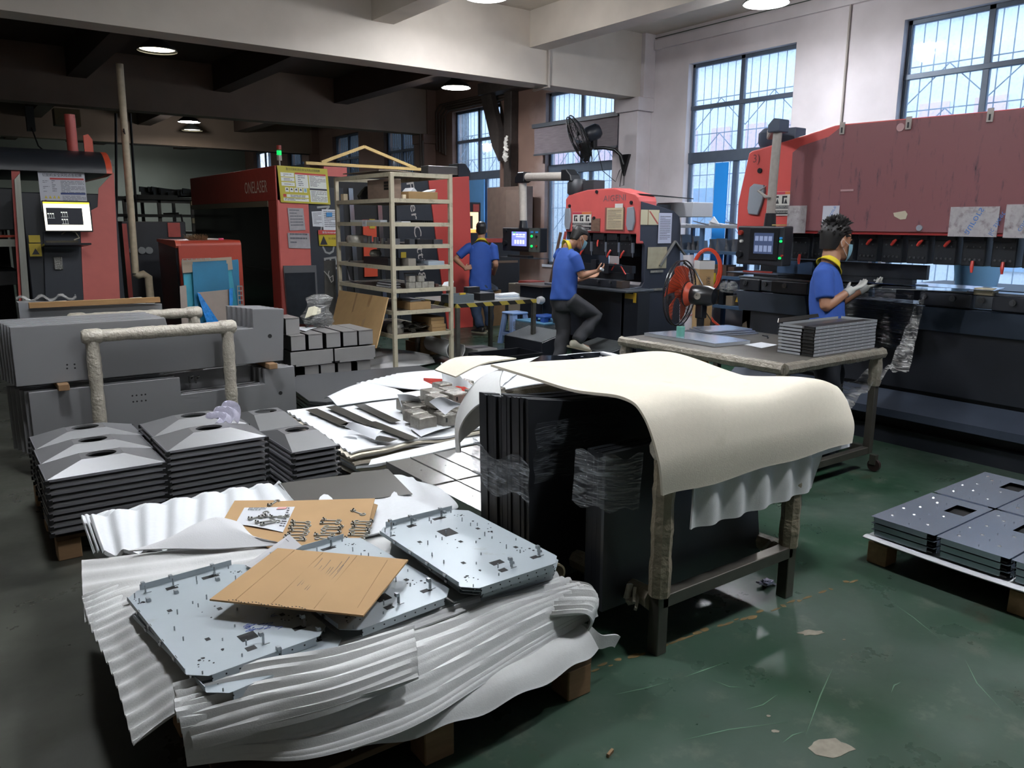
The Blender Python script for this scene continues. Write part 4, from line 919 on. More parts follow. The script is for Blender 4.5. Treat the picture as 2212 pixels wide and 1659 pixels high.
tt = thing('parts_bin', 'grey metal bin at the left front of the taped table', 'bin', (5.1, 8.0, TZ))
a, c = at(974, 655, y=7.98).x, at(1023, 652, y=7.98).x
b = MB().box(a, 7.97, TZ, c, 7.98, TZ+.1); b.box(a, 8.2, TZ, c, 8.21, TZ+.1).box(a, 7.98, TZ, a+.01, 8.2, TZ+.1).box(c-.01, 7.98, TZ, c, 8.2, TZ+.1).box(a, 7.98, TZ, c, 8.2, TZ+.008); b.build('body', mat('bin_grey', '6b757a', .45, .3), tt)
on_table('black_box', 1011, 655, 1037, 8.25, .1, .16, M_blackp, 'upright black box behind the grey bin on the taped table', 'box')
on_table('black_channel', 1037, 653, 1069, 8.1, .3, .09, M_blackp, 'low black channel in the middle of the taped table', 'metal part')
on_table('grey_carton', 977, 630, 985, 8.35, .15, .16, mat('carton_grey', '8b857b', .7), 'small grey carton at the rear left of the taped table', 'box')
tag(MB().slab([(5.12, 8.5, TZ+.12), (5.25, 8.45, TZ+.1), (5.32, 8.5, TZ+.22), (5.22, 8.55, TZ+.2)], (0, .02, .01)).build('white_bag', M_paperw), 'crumpled white plastic bag behind the grey bin', 'bag')
for i in range(5):
    tag(MB().slab([(5.72+.03*i, 8.1+.02*i, TZ+.001+.01*i), (6.05+.02*i, 8.08+.03*i, TZ+.001+.01*i), (6.08+.02*i, 8.36, TZ+.004+.012*i), (5.76+.02*i, 8.38, TZ+.001+.01*i)], (0, 0, .006)).build('paper_sheet', M_paperw if i != 2 else mat('paper_blue', 'a3b2c4', .6)), '%s of the papers piled at right of the taped table' % ORD[4-i], 'paper', 'papers on the taped table')
tag(MB().box(5.08, 7.98, TZ+.1, 5.16, 8.0, TZ+.12).build('yellow_tool', mat('tool_yellow', 'b39328', .4)), 'yellow tape measure on the rim of the grey bin', 'tool')
# under the table: black tray, foam rolls
t = thing('black_tray', 'black empty tray box on the floor in front of the taped table', 'tray', (5.6, 7.8, 0))
b = MB().box(5.20, 7.50, .02, 5.98, 7.52, .15); b.box(5.20, 7.98, .02, 5.98, 8.0, .15).box(5.20, 7.52, .02, 5.22, 7.98, .15).box(5.96, 7.52, .02, 5.98, 7.98, .15).box(5.22, 7.52, .0, 5.96, 7.98, .04); b.build('body', mat('tray_black', '16181d', .35), t, bev=.003)
M_foamg = mat('foam_shade', 'c9c8c6', .7, bump=.2, bscale=90)
rowsf = [[(3.85, 7.95, .02), (4.1, 8.0, .05), (4.5, 8.1, .03), (4.85, 8.2, .04)], [(3.85, 8.3, .10), (4.15, 8.35, .17), (4.55, 8.5, .16), (4.98, 8.55, .06)], [(3.9, 8.7, .03), (4.2, 8.8, .20), (4.6, 8.9, .1), (5.0, 8.9, .03)]]
ff = patch(rowsf); tag(MB().grid(lambda u, v: ff(u, v)+V((0, 0, .014*math.sin(v*34+u*3))), 30, 40, .006).build('foam_sheet', M_foamg, None, smooth=1), 'rippled white foam sheet on the floor under the cream shelf', 'foam')
pts = [at(u, v, y=8.4) for u, v in ((930, 780), (950, 735), (985, 720), (1005, 735))]
def curl(u, v):
    a = -.4+u*4.6; r = .13-.02*u
    return V((5.02+r*math.cos(a)*1.1+.12*v, 8.0+.75*v, .17-r*math.sin(a)*1.0+.03))
tag(MB().grid(curl, 26, 10, .006).build('foam_roll', M_foamg, None, smooth=1), 'curled white foam sheet lying at the leg of the taped table', 'foam')
tag(MB().box(5.45, 8.15, 0, 5.75, 8.5, .14).build('grey_crate', mat('crate_grey', '8d8c8a', .6), bev=.006), 'pale grey box on the floor under the taped table', 'box')
# ------------------------------------------------------------------ corner behind the workers
M_stoolb = mat('stool_blue', '3058a8', .4); M_stooll = mat('stool_light', '8aa4cf', .4)
def stool(x, y, m, label):
    t = thing('plastic_stool', label, 'stool', (x, y, 0), 'plastic stools by the workers')
    MB().box(x-.14, y-.14, .43, x+.14, y+.14, .46).build('seat', m, t, bev=.01)
    for sx in (-1, 1):
        for sy in (-1, 1):
            MB().slab([(x+sx*.13, y+sy*.13, .43), (x+sx*.05, y+sy*.13, .43), (x+sx*.10, y+sy*.17, 0), (x+sx*.19, y+sy*.17, 0)], (0, -sy*.03, 0)).build('leg', m, t)
            MB().slab([(x+sx*.13, y+sy*.13, .43), (x+sx*.13, y+sy*.05, .43), (x+sx*.17, y+sy*.10, 0), (x+sx*.17, y+sy*.19, 0)], (-sx*.03, 0, 0)).build('leg', m, t)
    b = MB().box(x-.16, y-.16, .12, x+.16, y-.14, .17); b.box(x-.16, y+.14, .12, x+.16, y+.16, .17).box(x-.16, y-.14, .12, x-.14, y+.14, .17).box(x+.14, y-.14, .12, x+.16, y+.14, .17); b.build('stretcher', m, t)
    return t
p = at(1112, 705, d=11.4); stool(p.x, p.y, M_stooll, 'light blue plastic stool under the taped table')
p = at(1178, 702, d=11.0); stool(p.x, p.y, M_stoolb, 'dark blue plastic stool behind the bending worker')
t = thing('electric_box', 'cream control box with yellow triangle and red lid top by the stools', 'cabinet', (8.2, 10.6, 0))
a, c = at(1108, 690, d=12.3), at(1165, 690, d=12.3)
K = MB().box(a.x-.02, a.y-.35, 0, a.x+.42, a.y+.1, .80).build('body', mat('box_cream', '8f8677', .5), t, bev=.006)
p = at(1139, 630, d=11.7); MB().obox((a.x+.2, a.y-.356, .62), (.12, .004, .16)).build('warning_plate', mat('label_yel2', 'b5a024', .4), t)
MB().slab([(a.x+.16, a.y-.36, .58), (a.x+.24, a.y-.36, .58), (a.x+.2, a.y-.36, .66)], (0, -.002, 0)).build('triangle', M_ink, t)
MB().box(a.x+.1, a.y-.3, .80, a.x+.38, a.y, .84).build('red_lid', mat('lid_red', '9a3a30', .5), t)
carton('cardboard_box', 7.35, 10.9, 0, 7.85, 11.3, .42, 'brown carton on the floor behind the light blue stool', M_card2)
carton('cardboard_box', 7.35, 10.95, .42, 7.8, 11.25, .60, 'open carton stacked on the brown carton behind the standing worker', M_card2)
tag(MB().lathe((7.6, 11.08, .60), (0, 0, 1), [(0, .2), (.05, .18), (.1, .1), (.12, .03)], 12).build('black_bag', mat('bag_black', '15161a', .35, bump=.8, bscale=20)), 'black plastic bag on top of the cartons by the standing worker', 'bag')
t = thing('parts_cabinet', 'black cabinet with a pale shelf line behind the standing worker', 'cabinet', (7.9, 11.6, 0))
MB().box(7.5, 11.5, .0, 8.6, 12.0, 1.45).build('body', M_blk, t, bev=.006); MB().box(7.5, 11.49, 1.02, 8.55, 11.5, 1.06).build('trim', mat('trim_brown', '6b5b4c', .5), t); MB().box(7.6, 11.48, 1.38, 8.2, 11.5, 1.45).build('red_strip', M_red, t)
for i, (x, lb, m) in enumerate(((8.55, 'brown board leaning at the window left of the bending worker, rear one', M_card), (8.75, 'brown board leaning at the window left of the bending worker, front one', mat('board_brown', '86684d', .7)))):
    y = 10.6-.35*i; tag(MB().slab([(x, y, 0), (x+.02, y-.5, 0), (x+.35, y-.5, 1.35), (x+.33, y, 1.35)], (.02, 0, 0)).build('leaning_board', m), lb, 'board')
q = random.Random(6)
for i in range(5):
    a = (8.2+.07*i, 10.35-.05*i, 0); c = (8.55+.08*i, 10.3-.04*i, 1.25+q.random()*.4)
    tag(MB().beam(a, c, .03, .04).build('leaning_bar', mat('bar_brown', '5d4637', .7) if i != 1 else M_red), ['leftmost brown', 'thin red', 'third brown', 'fourth brown', 'rightmost brown'][i]+' bar leaning beside the boards behind the stools', 'bar', 'bars leaning behind the stools')
# wrapped pallet with blue top
t = thing('wrapped_stack', 'film wrapped stack with light blue top on the floor between table and press', 'stack', (6.9, 8.6, 0))
MB().box(6.62, 8.28, .12, 7.25, 8.95, .36).build('goods', mat('goods_bluegrey', '5c6c76', .3, .3), t, bev=.006); MB().box(6.62, 8.28, .36, 7.25, 8.95, .375).build('blue_sheet', mat('sheet_blue', '5f93b2', .4), t)
MB().box(6.60, 8.26, .06, 7.27, 8.97, .34).build('film_wrap', M_film, t); MB().box(6.66, 8.3, 0, 7.2, 8.9, .12).build('pallet', mat('pallet_grey', '6e675c', .8), t)
# ------------------------------------------------------------------ big press brake
M_pred = mat('press_red', 'c4504c', .4, var=.05, vscale=4)
M_pblk = mat('press_black', '1c1f26', .42, var=.15, vscale=7, bump=.05)
M_pslate = mat('press_slate', '3a4250', .4, .2, var=.1)
M_steelw = mat('worn_steel', '6a6f76', .3, .8, var=.25, vscale=12, stretch=(1, .2, 1))
M_tool = mat('tool_black', '212429', .4, .3, var=.2, vscale=20)
M_lever = mat('lever_red', 'c0392f', .4)
M_plate = mat('grey_plate', '8f969f', .45, .2)
M_bolt = mat('bolt_steel', '5f6164', .3, .8)
YL, YC = 4.67, 2.57; YR = 2*YC-YL
def yz(x): return lambda p, q, d: (x+d, p, q)
pb = thing('press_brake', 'large press brake with sloping red hood along the window wall at the right', 'press brake', (6.1, YC, 0))
half = [(4.673, 1.655), (4.676, 1.904), (4.591, 2.329), (4.563, 2.343), (4.173, 2.41), (3.781, 2.486), (3.686, 2.49), (2.67, 2.475)]
hood = half + [(2*YC-p, q) for p, q in reversed(half)]
MB().prism(hood, yz(5.95), 0, .34).build('red_hood', M_pred, pb, bev=.012, seg=2)
MB().box(5.94, YR+.02, 1.637, 5.97, YL-.02, 1.657).build('hood_lip', mat('press_red_dark', '8c2626', .4), pb)
for nm, y0, y1 in (('side_frame', YL-.12, YL-.02), ('side_frame', YR+.02, YR+.12)):
    pf = [(6.08, 0), (8.0, 0), (8.0, 2.0), (7.4, 2.3), (6.15, 2.3), (6.15, 1.65), (6.55, 1.6), (6.55, 1.3), (6.08, 1.22)]
    MB().prism(pf, lambda p, q, d: (p, d, q), y0, y1).build(nm, M_pblk, pb, bev=.006)
MB().box(6.25, YR+.1, 1.66, 6.42, YL-.12, 2.3).build('ram', M_pblk, pb)
MB().box(6.08, YR+.02, .45, 6.24, YL-.02, 1.06).build('bed', M_pblk, pb, bev=.006)
MB().box(6.12, YR, 0, 6.5, YL, .45).build('base', M_pblk, pb, bev=.006)
b = MB().prism([(5.92, .30), (6.1, .42), (6.1, .26), (5.92, .24)], lambda p, q, d: (p, d, q), YR, YL); b.build('foot_ledge', M_pslate, pb)
MB().box(6.03, YR, 0, 6.12, YL, .13).build('floor_rail', M_pblk, pb)
for y0, y1 in ((3.95, YL), (YR, 3.0)):
    MB().prism([(5.99, 1.115), (6.06, 1.115), (6.09, .93), (6.05, .93)], lambda p, q, d: (p, d, q), y0, y1).build('apron_plate', M_pslate, pb, bev=.004)
for y0, y1 in ((4.40, 4.62), (3.92, 4.28), (2.6, 2.97), (2.05, 2.46), (1.4, 1.9)):
    MB().box(5.97, y0, 1.125, 6.10, y1, 1.225).build('die_clamp', M_pblk, pb, bev=.006)
for y in (4.28, 2.46, 1.92): MB().box(5.99, y, 1.13, 6.08, y+.12, 1.22).build('clamp_plate', M_steelw, pb, bev=.004)
for y in (4.547, 4.338, 4.133, 2.929, 2.724, 2.527, 2.323, 2.1, 1.8):
    b = MB().cyl((5.975, y, 1.19), (5.95, y, 1.19), .022, 12); b.cyl((5.955, y, 1.19), (5.945, y, 1.19), .012, 6); b.build('bolt', M_bolt, pb)
MB().box(6.05, YR, 1.06, 6.35, YL+.02, 1.12).build('table_top', M_pblk, pb)
MB().box(6.02, YR, 1.225, 6.2, YL, 1.245).build('die_rail', M_steelw, pb, bev=.003)
MB().box(6.10, 3.1, 1.245, 6.17, YL-.1, 1.30).build('lower_die', M_tool, pb, bev=.003)
MB().box(6.10, 3.0, 1.30, 6.15, 4.5, 1.41).build('upper_punch', M_tool, pb, bev=.003)
MB().box(6.07, 3.95, 1.29, 6.10, 4.3, 1.40).build('blue_guard', mat('guard_blue', '3f5878', .5), pb)
i = 0; y = 4.125
while y > YR+.3:
    h = MB().box(6.02, y-.16, 1.425, 6.2, y, 1.635)
    h.box(6.0, y-.155, 1.60, 6.22, y-.005, 1.64)
    H_ = h.build('punch_holder', M_tool, pb, bev=.006)
    b = MB()
    for k in range(4): b.cyl((6.019, y-.03-.033*k, 1.47), (6.012, y-.03-.033*k, 1.47), .009, 8)
    for k in range(3): b.cyl((6.019, y-.035-.045*k, 1.56), (6.012, y-.035-.045*k, 1.56), .006, 8)
    b.build('bolt', M_bolt, H_)
    up = i not in (0, 7, 8)
    pts = ((6.0, y-.085, 1.56), (5.985, y-.11, 1.585), (5.98, y-.13, 1.60)) if up else ((6.0, y-.09, 1.46), (5.985, y-.095, 1.42), (5.98, y-.10, 1.38))
    MB().tube(pts, [.011, .013, .008], 8).build('lever', M_lever, H_, smooth=1)
    if i in (0, 1, 2): MB().box(6.05, y+.012, 1.44, 6.08, y+.03, 1.6).build('steel_pin', M_steelw, pb)
    y -= .2; i += 1
tg = thing('side_cover', 'grey angular cover plate on the red hood left of the pendant arm', 'cover', (5.94, 4.45, 1.9))
MB().prism([(4.545, 2.03), (4.50, 2.06), (4.40, 2.045), (4.385, 2.0), (4.40, 1.90), (4.44, 1.79), (4.54, 1.80), (4.555, 1.85)], yz(5.925), 0, .03).build('plate', M_plate, tg, bev=.006)
# lettering and numbers on the hood
b = MB(); b.text('3)', (5.944, 4.535, 2.22), (0, -1, 0), (0, 0, 1), h=.09); b.text('A', (5.929, 2.50, 2.22), (0, -1, 0), (0, 0, 1), h=.14, w=.12)
b.build('lettering', mat('hood_letter', '6f3238', .5), pb); MB().cyl((5.952, 4.46, 2.17), (5.94, 4.46, 2.17), .022, 14).build('hood_bolt', M_tool, pb)
# hazard pictogram label and papers
def on_plane(name, y0, z0, y1, z1, x, m, label, cat, th=.004):
    t = thing(name, label, cat, (x, (y0+y1)/2, z0)); MB().box(x-th, min(y0, y1), z0, x, max(y0, y1), z1).build('sheet', m, t); return t
M_label = mat('label_white', 'c7c6c0', .45)
def hazard_label(y0, z0, w, h, x, label):
    t = thing('hazard_label', label, 'label', (x, y0, z0)); P = Board((x-.004, y0, z0), (0, -1, 0), (0, 0, 1), w, h)
    b = MB(); b.slab([P(0, 0), P(1, 0), P(1, 1), P(0, 1)], V((.004, 0, 0))); b.build('plate', M_label, t)
    b = MB().mt(0); P.rect(b, 0, .88, .5, .99); b.mt(1); P.rect(b, .5, .88, 1, .99); b.mt(2); P.rect(b, 0, .05, 1, .22); P.rect(b, 0, .28, 1, .42)
    for k in range(3):
        a = .06+k*.32; P.rect(b, a+.02, .5, a+.08, .82); P.rect(b, a+.08, .74, a+.2, .82); P.tri(b, a+.1, .5, .12, .2, .003)
    b.mt(3); small_print(b, P, .05, .9, .37, 2, .06, .02, 5, .004); small_print(b, P, .05, .9, .17, 2, .06, .02, 6, .004)
    b.build('print', [mat('lab_red', 'b0364a', .5), mat('lab_orange', 'c4703a', .5), M_ink, M_label], t); return t
hazard_label(4.31, 1.785, .26, .20, 5.944, 'white hazard label with black pictograms beside the wrapped pendant arm of the big press')
t = on_plane('notice_plate', 4.07, 1.79, 3.85, 1.975, 5.938, mat('plate_taupe', '8a7c78', .5), 'taupe printed plate beside the hazard label on the big red hood', 'sign')
class Q: n = V((-1, 0, 0)); __call__ = staticmethod(lambda a, c: V((5.9335, 4.07-.22*a, 1.79+.185*c)))
b = MB(); small_print(b, Q(), .1, .9, .85, 7, .11, .03, 9, .001); b.build('print', M_inkg, t)
M_scuff = mat('scuffed_paper', 'a6a2a4', .7, var=.12, vscale=25, dark='6d6464', dscale=20, dthr=.62)
M_sheetpr = mat('paper_blueprint', 'b5b8c2', .6)
def maru(t, y0, y1, z0, z1, x, s):
    b = MB(); b.text(s, (x, max(y0, y1)-.02, z0+.02), (0, -.5, 1), (0, -1, -.5), h=.035); b.build('print', mat('print_blue', '4f78b8', .6), t)
on_plane('paper_sheet', 4.13, 1.64, 3.95, 1.865, 5.925, M_scuff, 'smudged paper sheet hanging under the taupe plate', 'paper')
t = on_plane('paper_sheet', 3.80, 1.65, 3.655, 1.86, 5.923, M_sheetpr, 'white sheet with blue print behind the head of the worker', 'paper'); maru(t, 3.8, 3.65, 1.70, 1.86, 5.918, 'puncture')
t = on_plane('paper_sheet', 2.79, 1.632, 2.465, 1.838, 5.923, M_scuff, 'wide grey sheet with mirrored blue print on the lower hood', 'paper'); maru(t, 2.70, 2.5, 1.64, 1.83, 5.918, 'aurors'); maru(t, 2.54, 2.45, 1.635, 1.83, 5.918, 'lic sheet')
t = on_plane('paper_sheet', 2.425, 1.628, 2.02, 1.85, 5.923, M_scuff, 'grey sheet with blue print cut off by the right edge of the photo', 'paper'); maru(t, 2.36, 2.2, 1.66, 1.83, 5.918, 'culurs')
# protective film sheet hung with clips
def hoodfilm():
    m = bpy.data.materials.new('hood_film'); m.use_nodes = True; N = m.node_tree.nodes; L = m.node_tree.links; b = N['Principled BSDF']
    b.inputs['Roughness'].default_value = .35
    tc = N.new('ShaderNodeTexCoord'); mp = N.new('ShaderNodeMapping'); mp.inputs['Rotation'].default_value = (math.radians(-33), 0, 0); mp.inputs['Scale'].default_value = (1, 7., 1.4); L.new(tc.outputs['Object'], mp.inputs[0])
    n = N.new('ShaderNodeTexNoise'); n.inputs['Scale'].default_value = 2.4; n.inputs['Detail'].default_value = 6; n.inputs['Roughness'].default_value = .7; L.new(mp.outputs[0], n.inputs['Vector'])
    r = N.new('ShaderNodeMapRange'); r.inputs[1].default_value = .56; r.inputs[2].default_value = .70; L.new(n.outputs['Fac'], r.inputs['Value'])
    mx = N.new('ShaderNodeMix'); mx.data_type = 'RGBA'; mx.inputs[6].default_value = (*hx('8f6064'), 1); mx.inputs[7].default_value = (*hx('5c4854'), 1); L.new(r.outputs[0], mx.inputs[0]); L.new(mx.outputs[2], b.inputs['Base Color'])
    b.inputs['Alpha'].default_value = .72
    return m
fo = [(4.12, 1.66), (4.13, 2.30), (4.06, 2.345), (3.81, 2.40), (3.69, 2.478), (2.58, 2.466), (1.5, 2.47), (.95, 2.35), (.95, 1.66)]
fs_ = thing('protective_sheet', 'dusty translucent sheet with ink smears clipped over the red hood', 'sheet', (5.935, 2.6, 1.66))
MB().prism(fo, yz(5.928), 0, .004).build('sheet', hoodfilm(), fs_)
for i, (y, z) in enumerate(((3.69, 2.45), (3.16, 2.44), (2.60, 2.44))):
    t = thing('clip', ['left', 'middle', 'right'][i]+' of the small metal clips holding the sheet on the hood edge', 'clip', (5.92, y, z), 'clips on the hood edge')
    b = MB().box(5.915, y-.02, z-.04, 5.925, y+.02, z+.05); b.mt(1).box(5.912, y-.006, z-.03, 5.916, y+.006, z+.01); b.build('body', [mat('clip_pale', 'a9a39c', .3, .5), M_tool], t)
tag(MB().cyl((5.928, 3.22, 2.42), (5.92, 3.22, 2.42), .03, 14).build('round_sticker', mat('sticker_pink', 'b08c8e', .5)), 'round pale sticker left of the middle clip', 'sticker')
tag(MB().slab([(5.926, p, q) for p, q in ((3.21, 1.80), (3.12, 1.815), (3.10, 1.79), (3.11, 1.755), (3.15, 1.75), (3.2, 1.775))], (-.003, 0, 0)).build('torn_label', mat('label_cream', 'b6ad98', .6)), 'torn cream label scrap in the middle of the hood sheet', 'label')
tag(MB().box(5.922, 3.55, 1.97, 5.926, 3.66, 1.985).build('tape_scrap', mat('tape_pink', 'a8888a', .5)), 'short pale tape scrap on the hood sheet above the worker', 'tape')
tag(MB().cyl((5.928, 3.0, 1.69), (5.915, 3.0, 1.69), .022, 12).build('round_fastener', M_plate), 'round fastener near the lower edge of the hood sheet', 'fastener')
# pendant of the big press
pd = thing('control_pendant', 'dark control pendant with dim screen hanging on the tape wrapped arm of the big press', 'control panel', (5.6, 4.15, 1.4))
MB().box(5.6, 3.92, 1.375, 5.72, 4.385, 1.695).build('housing', mat('pendant_dark', '202227', .4), pd, bev=.012, seg=2)
MB().box(5.588, 3.97, 1.42, 5.6, 4.25, 1.68).build('bezel', M_blk2, pd, bev=.004)
P = Board((5.586, 4.20, 1.47), (0, -1, 0), (0, 0, 1), .19, .17)
b = MB().mt(0); P.rect(b, 0, 0, 1, 1); b.mt(1)
for i in range(4): P.rect(b, .06+.23*i, .62, .24+.23*i, .85, .003); P.rect(b, .06+.23*i, .1, .24+.23*i, .4, .003)
b.build('screen', [mat('pend_screen', '3b4560', .25, emit=('42506c', .45)), mat('pend_screen_l', '7f8aa5', .25, emit=('7a88a8', .5))], pd)
M_btng = mat('button_green', '18a050', .3, emit=('18d060', 1.6)); M_btnr = mat('button_red', '8a2c20', .4)
for z, m in ((1.60, mat('button_blue', '2f6fa0', .3, emit=('2f7fc0', .4))), (1.575, M_btng), (1.44, M_btng), (1.46, M_btnr)):
    MB().cyl((5.6, 3.945 if m is not M_btnr else 3.925, z), (5.585, 3.945 if m is not M_btnr else 3.925, z), .010, 12).build('button', m, pd)
MB().cyl((5.6, 4.34, 1.46), (5.57, 4.34, 1.46), .028, 16).build('knob', M_blk2, pd); MB().cyl((5.6, 4.34, 1.64), (5.57, 4.34, 1.64), .02, 16).build('stop_button', M_btnr, pd); MB().cyl((5.6, 4.33, 1.57), (5.575, 4.33, 1.57), .012, 8).build('key', M_label, pd)
MB().cyl((5.66, 4.11, 1.695), (5.66, 4.11, 1.80), .05, 14, .042).build('collar', M_blk2, pd, smooth=1)
M_tape = mat('arm_tape', '8d8782', .55, var=.1, vscale=30, bump=.3, bscale=35)
MB().tube([(5.66, 4.11, 1.8), (5.665, 4.11, 2.1), (5.68, 4.11, 2.45)], .036, 12).build('wrapped_post', M_tape, pd, smooth=1)
MB().tube([(5.62, 4.14, 2.02), (5.6, 4.2, 1.98), (5.6, 4.12, 1.93), (5.61, 4.08, 1.93)], [.004, .014, .014, .006], 8).build('tape_end', M_tape, pd)
MB().prism([(4.06, 2.44), (4.06, 2.54), (4.12, 2.55), (4.17, 2.50), (4.17, 2.44)], yz(5.62), 0, .14).build('elbow', mat('arm_slate', '3c4656', .4), pd, bev=.008)
MB().beam((5.7, 4.14, 2.49), (6.0, 4.40, 2.47), .085, .085).build('cross_arm', M_tape, pd, bev=.01)
MB().lathe((6.12, 4.48, 2.375), (0, 0, 1), [(0, .10), (.04, .12), (.12, .12), (.16, .08)], 12).build('joint', mat('arm_slate', '3c4656', .4), pd, smooth=1)
MB().box(6.05, 4.20, 2.40, 6.2, 4.36, 2.52).build('joint_box', mat('arm_slate', '3c4656', .4), pd, bev=.006)
tag(MB().box(5.52, 3.9, 1.30, 5.75, 4.42, 1.31).build('tool_tray', M_blk2), 'thin black tray under the dim pendant of the big press', 'tray')
tag(MB().beam((5.6, 4.3, 1.318), (5.66, 4.05, 1.318), .02, .012).build('screwdriver', M_btnr), 'red handled screwdriver lying on the tray under the dim pendant', 'tool')
tag(MB().box(5.62, 3.98, 1.70, 5.70, 4.06, 1.71).build('wood_stick', M_wood), 'small wooden stick lying on top of the dim pendant', 'stick')
tag(MB().prism([(4.66, 1.0), (4.62, 1.11), (4.66, 1.11), (4.70, 1.0)], yz(6.03), 0, .006).build('yellow_sticker', mat('sticker_yel', 'b8952c', .4)), 'slanted yellow sticker at the left end of the press bed', 'sticker')
t = on_plane('yellow_label', 4.59, 1.04, 4.46, 1.085, 6.04, mat('sticker_yel', 'b8952c', .4), 'small yellow label with printed lines on the left press apron', 'label')
for z in (1.06, 1.05): MB().box(6.034, 4.475, z, 6.0365, 4.575, z+.005).build('print', M_ink, t)
tag(MB().slab([(6.06, 4.62, .80), (6.06, 4.58, .83), (6.06, 4.55, .70), (6.06, 4.59, .58), (6.06, 4.62, .66)], (-.004, 0, 0)).build('torn_tape', mat('tape_tan', '5c5040', .6)), 'torn tan tape on the black side at the left end of the press', 'tape')
# cream block on the bed, bucket behind, film on the bed
tag(MB().box(5.99, 2.47, 1.225, 6.08, 2.60, 1.275).build('cream_block', mat('cream_block', 'cfc0a0', .6), None, bev=.004), 'cream block standing on the press bed between two clamps', 'block')
tag(MB().lathe((7.4, 3.2, 1.18), (0, 0, 1), [(0, .16), (.3, .2)], 20).build('blue_bucket', mat('bucket_blue', '7fb4e0', .4), None, smooth=1), 'pale blue bucket seen through the gap of the press', 'bucket')
tag(MB().box(7.2, 2.4, 0, 8.1, 3.8, 1.18).build('rear_bench', M_pblk), 'dark bench behind the press carrying the blue bucket', 'bench')
tag(MB().grid(lambda u, v: V((5.95-.03*math.sin(u*9)*v, 3.62-.62*u, 1.235-.42*v-.05*u*v)), 24, 10, .004).build('film_wrap', film_mat('black_film', '1a1d22', .75, 1., 9, .12), None, smooth=1), 'shiny black stretch film wrapped over the press bed behind the gloves', 'plastic wrap')
def strand(name, p0, p1, w, label):
    p0, p1 = V(p0), V(p1)
    return tag(MB().grid(lambda u, v: p0.lerp(p1, u)+V((0, (v-.5)*w*(.5+u), .02*math.sin(u*21+v*5)+.015*math.sin(v*9+u*4))), 40, 8, .002).build(name, M_film, None, smooth=1), label, 'plastic wrap')
strand('film_strand', (5.93, 2.93, 1.17), (5.35, 2.75, .72), .10, 'twisted clear film strand stretched from the press bed to the steel table')
strand('film_strand', (5.35, 2.85, .72), (4.95, 3.05, .45), .22, 'crumpled clear film hanging under the steel table by the right leg')
tag(MB().beam((5.62, 3.08, 1.262), (5.80, 2.55, 1.268), .30, .003).build('bent_sheet', mat('mirror_panel', '9aa4b0', .12, .95)), 'thin shiny metal panel held by the gloved worker on the press bed', 'metal part')
tag(MB().slab([(5.95, 3.75, 1.262), (5.95, 2.45, 1.262), (6.12, 2.45, 1.275), (6.12, 3.75, 1.275)], (0, 0, .004)).build('bright_strip', mat('mirror_panel', '9aa4b0', .12, .95)), 'long bright metal strip lying in the press jaw', 'metal part')
# ------------------------------------------------------------------ small press brake
ps = thing('press_brake', 'smaller press brake with rounded red hood and black side behind the bending worker', 'press brake', (7.2, 7.6, 0))
hp = [(8.33, 1.60), (8.345, 2.03), (8.28, 2.085), (7.915, 2.14), (7.412, 2.15), (7.03, 2.068), (6.975, 2.03), (6.955, 1.98), (6.95, 1.47), (7.0, 1.47), (7.0, 1.585)]
MB().prism(hp, yz(7.0), 0, .30).build('red_hood', mat('press_red2', 'bf5654', .42, var=.06, vscale=6), ps, bev=.015, seg=2)
side = [(7.02, 1.98), (7.6, 1.876), (7.72, 1.80), (7.745, 1.7), (7.83, 0), (6.80, 0), (6.80, .93), (7.08, .95), (7.12, 1.0), (7.11, 1.44), (7.07, 1.5), (7.02, 1.5)]
M_pside = mat('press_side', '2a2e39', .45, var=.08, vscale=5)
for y0, y1, nm in ((6.95, 7.0, 'side_plate'), (8.28, 8.33, 'side_plate')): MB().prism(side, lambda p, q, d: (p, d, q), y0, y1).build(nm, M_pside, ps, bev=.006)
MB().box(7.25, 7.0, 1.55, 7.6, 8.28, 1.95).build('ram', M_pblk, ps)
MB().box(6.80, 7.0, .25, 7.0, 8.28, .92).build('bed', M_pblk, ps, bev=.006); MB().box(6.62, 6.75, .905, 7.1, 8.3, .93).build('table_plate', M_steelw, ps, bev=.004)
MB().box(7.3, 7.0, 0, 7.7, 8.28, .9).build('base', M_pblk, ps)
MB().box(6.80, 7.1, .93, 6.95, 7.85, 1.03).build('die_clamp', M_pblk, ps, bev=.008)
MB().box(6.80, 7.0, .935, 6.93, 7.1, 1.02).build('clamp_plate', mat('clamp_brown', '4a403a', .4, .4), ps)
for y in (7.2, 7.42): b = MB().cyl((6.80, y, 1.0), (6.775, y, 1.0), .018, 10); b.build('bolt', M_bolt, ps)
MB().box(6.92, 7.05, 1.03, 7.05, 8.2, 1.11).build('lower_die', M_tool, ps, bev=.003); MB().box(6.98, 7.02, 1.11, 7.04, 7.95, 1.2).build('upper_punch', M_tool, ps)
MB().tube([(6.9, 7.05, 1.1), (6.88, 7.12, 1.2), (6.88, 7.22, 1.22), (6.9, 7.3, 1.14)], .009, 6).build('red_hose', M_lever, ps, smooth=1)
b = MB(); b.box(6.85, 7.1, 1.2, 6.88, 7.5, 1.22).box(6.86, 7.55, 1.11, 6.92, 7.65, 1.26).box(6.84, 7.3, 1.1, 6.92, 7.42, 1.2); b.build('back_gauge', M_pblk, ps)
MB().box(7.6, 7.1, .95, 7.62, 7.9, 1.5).build('rear_screen', M_pblk, ps)
